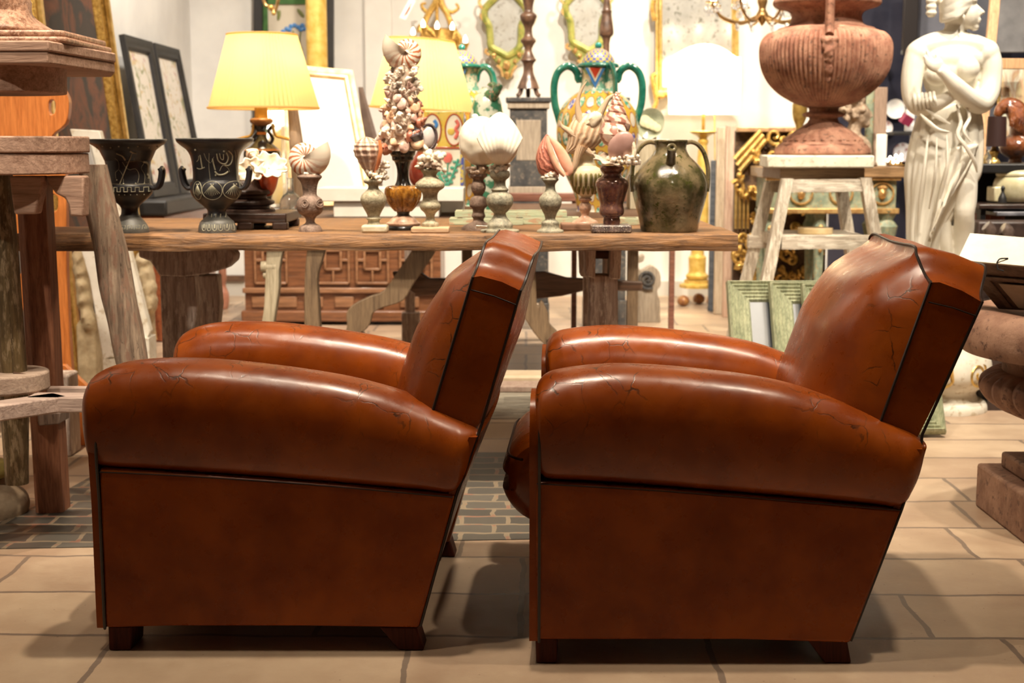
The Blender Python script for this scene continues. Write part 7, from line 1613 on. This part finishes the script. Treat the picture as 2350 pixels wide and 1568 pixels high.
mb.ell(hv(2318, 236), (SZ(5, Yx), .02, SZ(9, Yx)))
mb.lathe((hv(2330, 372).x, Yx, 0), [(.0005, zb3+.002), (SZ(16, Yx), zb3+.002), (SZ(12, Yx), hv(0, 362).z), (SZ(20, Yx), hv(0, 350).z), (.0005, hv(0, 350).z)], 20); O('head', mb, HB, t, rem=.005)
mb = MB()
for k in range(12): 
    x = 2316+k*5; mb.tube([hv(x, 240+k*3, -.04), hv(x+6, 262+k*4, -.06), hv(x+2, 290+k*3, -.055)], [.010, .012, .004], 7)
O('mane', mb, HB, t)
t = T('small_dark_lamp', 'small table lamp with dark brown cylinder shade', 'lamp', (PX(2276, Yr+.08), Yr+.08, zb3+.001)); yl = Yr+.08
O('lamp_shade', MB().lathe((PX(2278, yl), yl, 0), [(SZ(22, yl), W(0, 336, yl).z), (SZ(20, yl), W(0, 268, yl).z)], 30), M('dark_brown_silk', (.035, .012, .010), None, rough=.6, bump=0), t, sol=.002)
lath(2276, yl, [(376, 16), (370, 14), (362, 8), (350, 12), (340, 5), (300, 3)], GOLDB, t, 'base', z0=zb3+.001)
mb = MB(); mb.ell(W(2282, 256, yl), .02); 
O('perfume_bottle', MB().lathe((PX(2258, yl-.03), yl-.04, 0), sm2([(.016, zb3+.001), (.018, W(0, 362, yl).z), (.006, W(0, 350, yl).z), (.008, W(0, 344, yl).z)], 3), 16), GL, None, 'tiny glass bottle beside the small dark lamp foot', 'bottle')
zs2 = W(0, 467, Yr-.1).z+.001; Yt = Yr+.06
t = T('cream_tureen', 'cream lidded ceramic tureen on the black side table shelf', 'tureen', (PX(2330, Yt), Yt, zs2))
CT = M('crackled_cream', (.62, .56, .34), (.74, .68, .46), 30, .3, bump=.2, coat=.4)
lath(2345, Yt, [(466, 50), (455, 60), (430, 66), (412, 62), (404, 56)], CT, t, 'bowl', 40, z0=zs2, sq=(1.0, .8)); zz_ = W(0, 404, Yt).z
lath(2345, Yt, [(404, 60), (398, 60), (392, 52), (388, 30)], CT, t, 'lid', 40, sq=(1.0, .8)); O('side_box', MB().box2((PX(2270, Yt), Yt-.05, zs2), (PX(2296, Yt), Yt+.05, W(0, 428, Yt).z)), CT, t, bev=.006)
mb = MB(); p = W(2300, 467, Yt-.12); mb.lathe((p.x, p.y, 0), sm2([(.018, zs2), (.016, zs2+.02), (.006, zs2+.045), (.009, zs2+.06), (.002, zs2+.07)], 4), 14); O('dark_figurine', mb, BLKF, None, 'tiny dark figurine standing before the cream tureen', 'figurine')
# dark carved paw fragments on a chest below
t = T('dark_carved_paws', 'pair of dark carved animal legs resting behind the white framed panel', 'carving', (PX(2290, 5.5), 5.5, 0))
PWM = M('dark_patina', (.035, .022, .018), (.12, .085, .07), 20, .3, bump=.5, coat=.3)
for L in ([(2262, 518, 13), (2272, 530, 15), (2270, 560, 12), (2280, 620, 13), (2285, 700, 14)], [(2300, 524, 14), (2312, 535, 17), (2308, 570, 14), (2318, 640, 15), (2322, 700, 16)]):
    q = sm(L, 4); mb = MB(); mb.tube([W(p.x, p.y, 5.5) for p in q], [SZ(p.z, 5.5) for p in q], 12); O('paw', mb, PWM, t)
O('dark_block', MB().box2((PX(2240, 5.62), 5.6, 0), (PX(2420, 5.62), 5.72, W(0, 508, 5.6).z)), M('near_black_wood', (.03, .018, .014), (.06, .035, .028), 14, .5), t, bev=.01)
O('support', MB().box2((PX(2262, 5.5, 800), 5.45, 0), (PX(2350, 5.5, 800), 5.58, W(0, 690, 5.5).z)), MATS['near_black_wood'], t)
# ------------------------------------------------------------ green frames leaning together
for k, (tl_, tr_, lab) in enumerate(((1665, 2020, 'first pale green moulded frame of the leaning trio, leftmost'), (1762, 2090, 'second pale green moulded frame, between the other two of the trio'), (1836, 2196, 'third pale green moulded frame of the trio, nearest the armchair back'))):
    yb_ = 5.06-.06*k; yt_ = 5.36-.06*k; zt2 = W(1665, 650, 5.34).z
    xl_ = W(tl_, 650, yt_).x; xr_ = W(tr_, 650, yt_).x
    if k == 2: xr_ = W(2170, 1000, yb_).x
    frame('green_moulded_frame', lab, 'frame', [Vector((xl_, yb_, .01)), Vector((xr_, yb_, .01)), Vector((xr_, yt_, zt2)), Vector((xl_, yt_, zt2))], .085, .035, WOOD('pale_green_moulding', (.17, .20, .12), (.44, .45, .29), 'z', rough=.6, crack=.5, bump=.4), im=M('dim_blue_glass', (.05, .058, .072), (.08, .088, .10), 3, .3, 0, bump=0), steps=2, group='pale green moulded frames', parts=('frame', 'glass'))
# ------------------------------------------------------------ stone basin on stepped base with framed panel
TS = M('brown_terracotta_stone', (.19, .095, .06), (.33, .19, .125), 12, .7, bump=.5, bs=60, c3=(.12, .06, .04))
BX, BY = 1.60, 3.74
t = T('stone_basin', 'wide brown terracotta basin with gadrooned bowl on stepped plinth', 'basin', (BX, BY, 0))
def rb(px, py): p = W(px, py, BY); return (BX-p.x, p.z)
pr = sm2([rb(2222, 810), rb(2214, 785), rb(2218, 745), rb(2236, 722), (BX-W(2262, 712, BY).x, W(2262, 712, BY).z), (BX-W(2340, 716, BY).x, W(2300, 724, BY).z)], 4)
O('rim', MB().lathe((BX, BY, 0), [(.0005, pr[0][1])]+pr+[(.0005, pr[-1][1])], 80), TS, t)
pr = sm2([rb(2312, 860), rb(2312, 840), rb(2302, 820), rb(2290, 806)], 4); O('neck', MB().lathe((BX, BY, 0), pr, 64), TS, t)
pr = sm2([rb(2380, 968), rb(2340, 955), rb(2300, 935), rb(2276, 908), rb(2276, 880), rb(2296, 862), rb(2316, 856)], 4); O('gadrooned_bowl', MB().lathe((BX, BY, 0), [(.0005, pr[0][1])]+pr, 160, fl=(44, .05, 0, 2)), TS, t)
pr = sm2([(rb(2380, 1030)[0], rb(2380, 1026)[1]), (rb(2420, 1000)[0], rb(2380, 1000)[1]), (rb(2380, 966)[0], rb(2380, 962)[1])], 4); O('stem', MB().lathe((BX, BY, 0), pr, 48), TS, t)
z1_ = W(2237, 1030, 3.98).z if 0 else .135
xs_ = PX(2237, 3.98, 1160)
h1 = W(2237, 1062, 3.98).z; h2 = W(2275, 1060, 3.98).z
tops = [(0.0, h1, 0.0), (h1, h1+.045, .05), (h1+.045, rb(2380, 1026)[1], .10)]
for a, b, i_ in tops: O('step', MB().box2((xs_+i_, 3.98-.56+i_, a), (xs_+.56-i_, 3.98-i_, b)), TS, t, bev=.008)
# framed white panel resting on the rim
zr_ = W(2340, 720, BY).z
D_ = .11
A = W(2200, 600, 3.98); Bp = W(2336, 612, 3.82)
tlq, trq = W(2200, 600, 3.74), W(2470, 624, 3.60)
blq, brq = Vector((W(2290, 728, 3.80).x, 3.80, zr_+.004)), Vector((W(2555, 745, 3.66).x, 3.66, zr_+.004))
t = T('white_framed_panel', 'thick framed wooden panel with white edge tilted on the basin', 'panel', (blq+brq)/2)
ux = (trq-tlq).normalized(); uz = (tlq-blq).normalized(); nn = ux.cross(uz).normalized(); nn = nn if nn.y > 0 else -nn
dep = nn*.10+Vector((.012, 0, 0))
BE = M('chalk_white_edge', (.70, .66, .54), (.78, .74, .63), 14, .7, bump=.3); DBW = WOOD('brown_panel_wood', (.06, .035, .022), (.17, .11, .07), 'x', rough=.5, crack=.4)
O('panel_body', MB().prism([blq, brq, trq, tlq], dep), DBW, t, bev=.003)
O('white_top_edge', MB().prism([tlq+uz*.001, trq+uz*.001, trq+uz*.006, tlq+uz*.006], dep), BE, t)
def pnl(a0, a1, b0, b1, off, m, nm, th=.004): 
    w_ = trq-tlq; 
    f_ = lambda a, b: (blq+(brq-blq)*a)*(1-b)+(tlq+w_*a)*b-nn*off
    O(nm, MB().prism([f_(a0, b0), f_(a1, b0), f_(a1, b1), f_(a0, b1)], nn*th), m, t, bev=.002)
pnl(.10, .95, .66, .74, .006, DBW, 'moulding', .006); pnl(.10, .16, .08, .7, .006, DBW, 'moulding', .006)
pnl(.22, .88, .10, .62, .008, M('beige_inset', (.34, .28, .20), (.46, .39, .30), 12, .7, bump=.3), 'beige_inset', .003)
mb = MB(); mb.tube([tlq+ux*.10-nn*.002+uz*.004, tlq+ux*.10-nn*.012-uz*.004, tlq+ux*.11-nn*.010-uz*.012], .0025, 6); mb.tube(sm([tlq+ux*.10+uz*.006, tlq+ux*.11+uz*.014+nn*.01, tlq+ux*.125+uz*.007+nn*.02], 4), .002, 6); O('bent_nail', mb, BLKF, t)
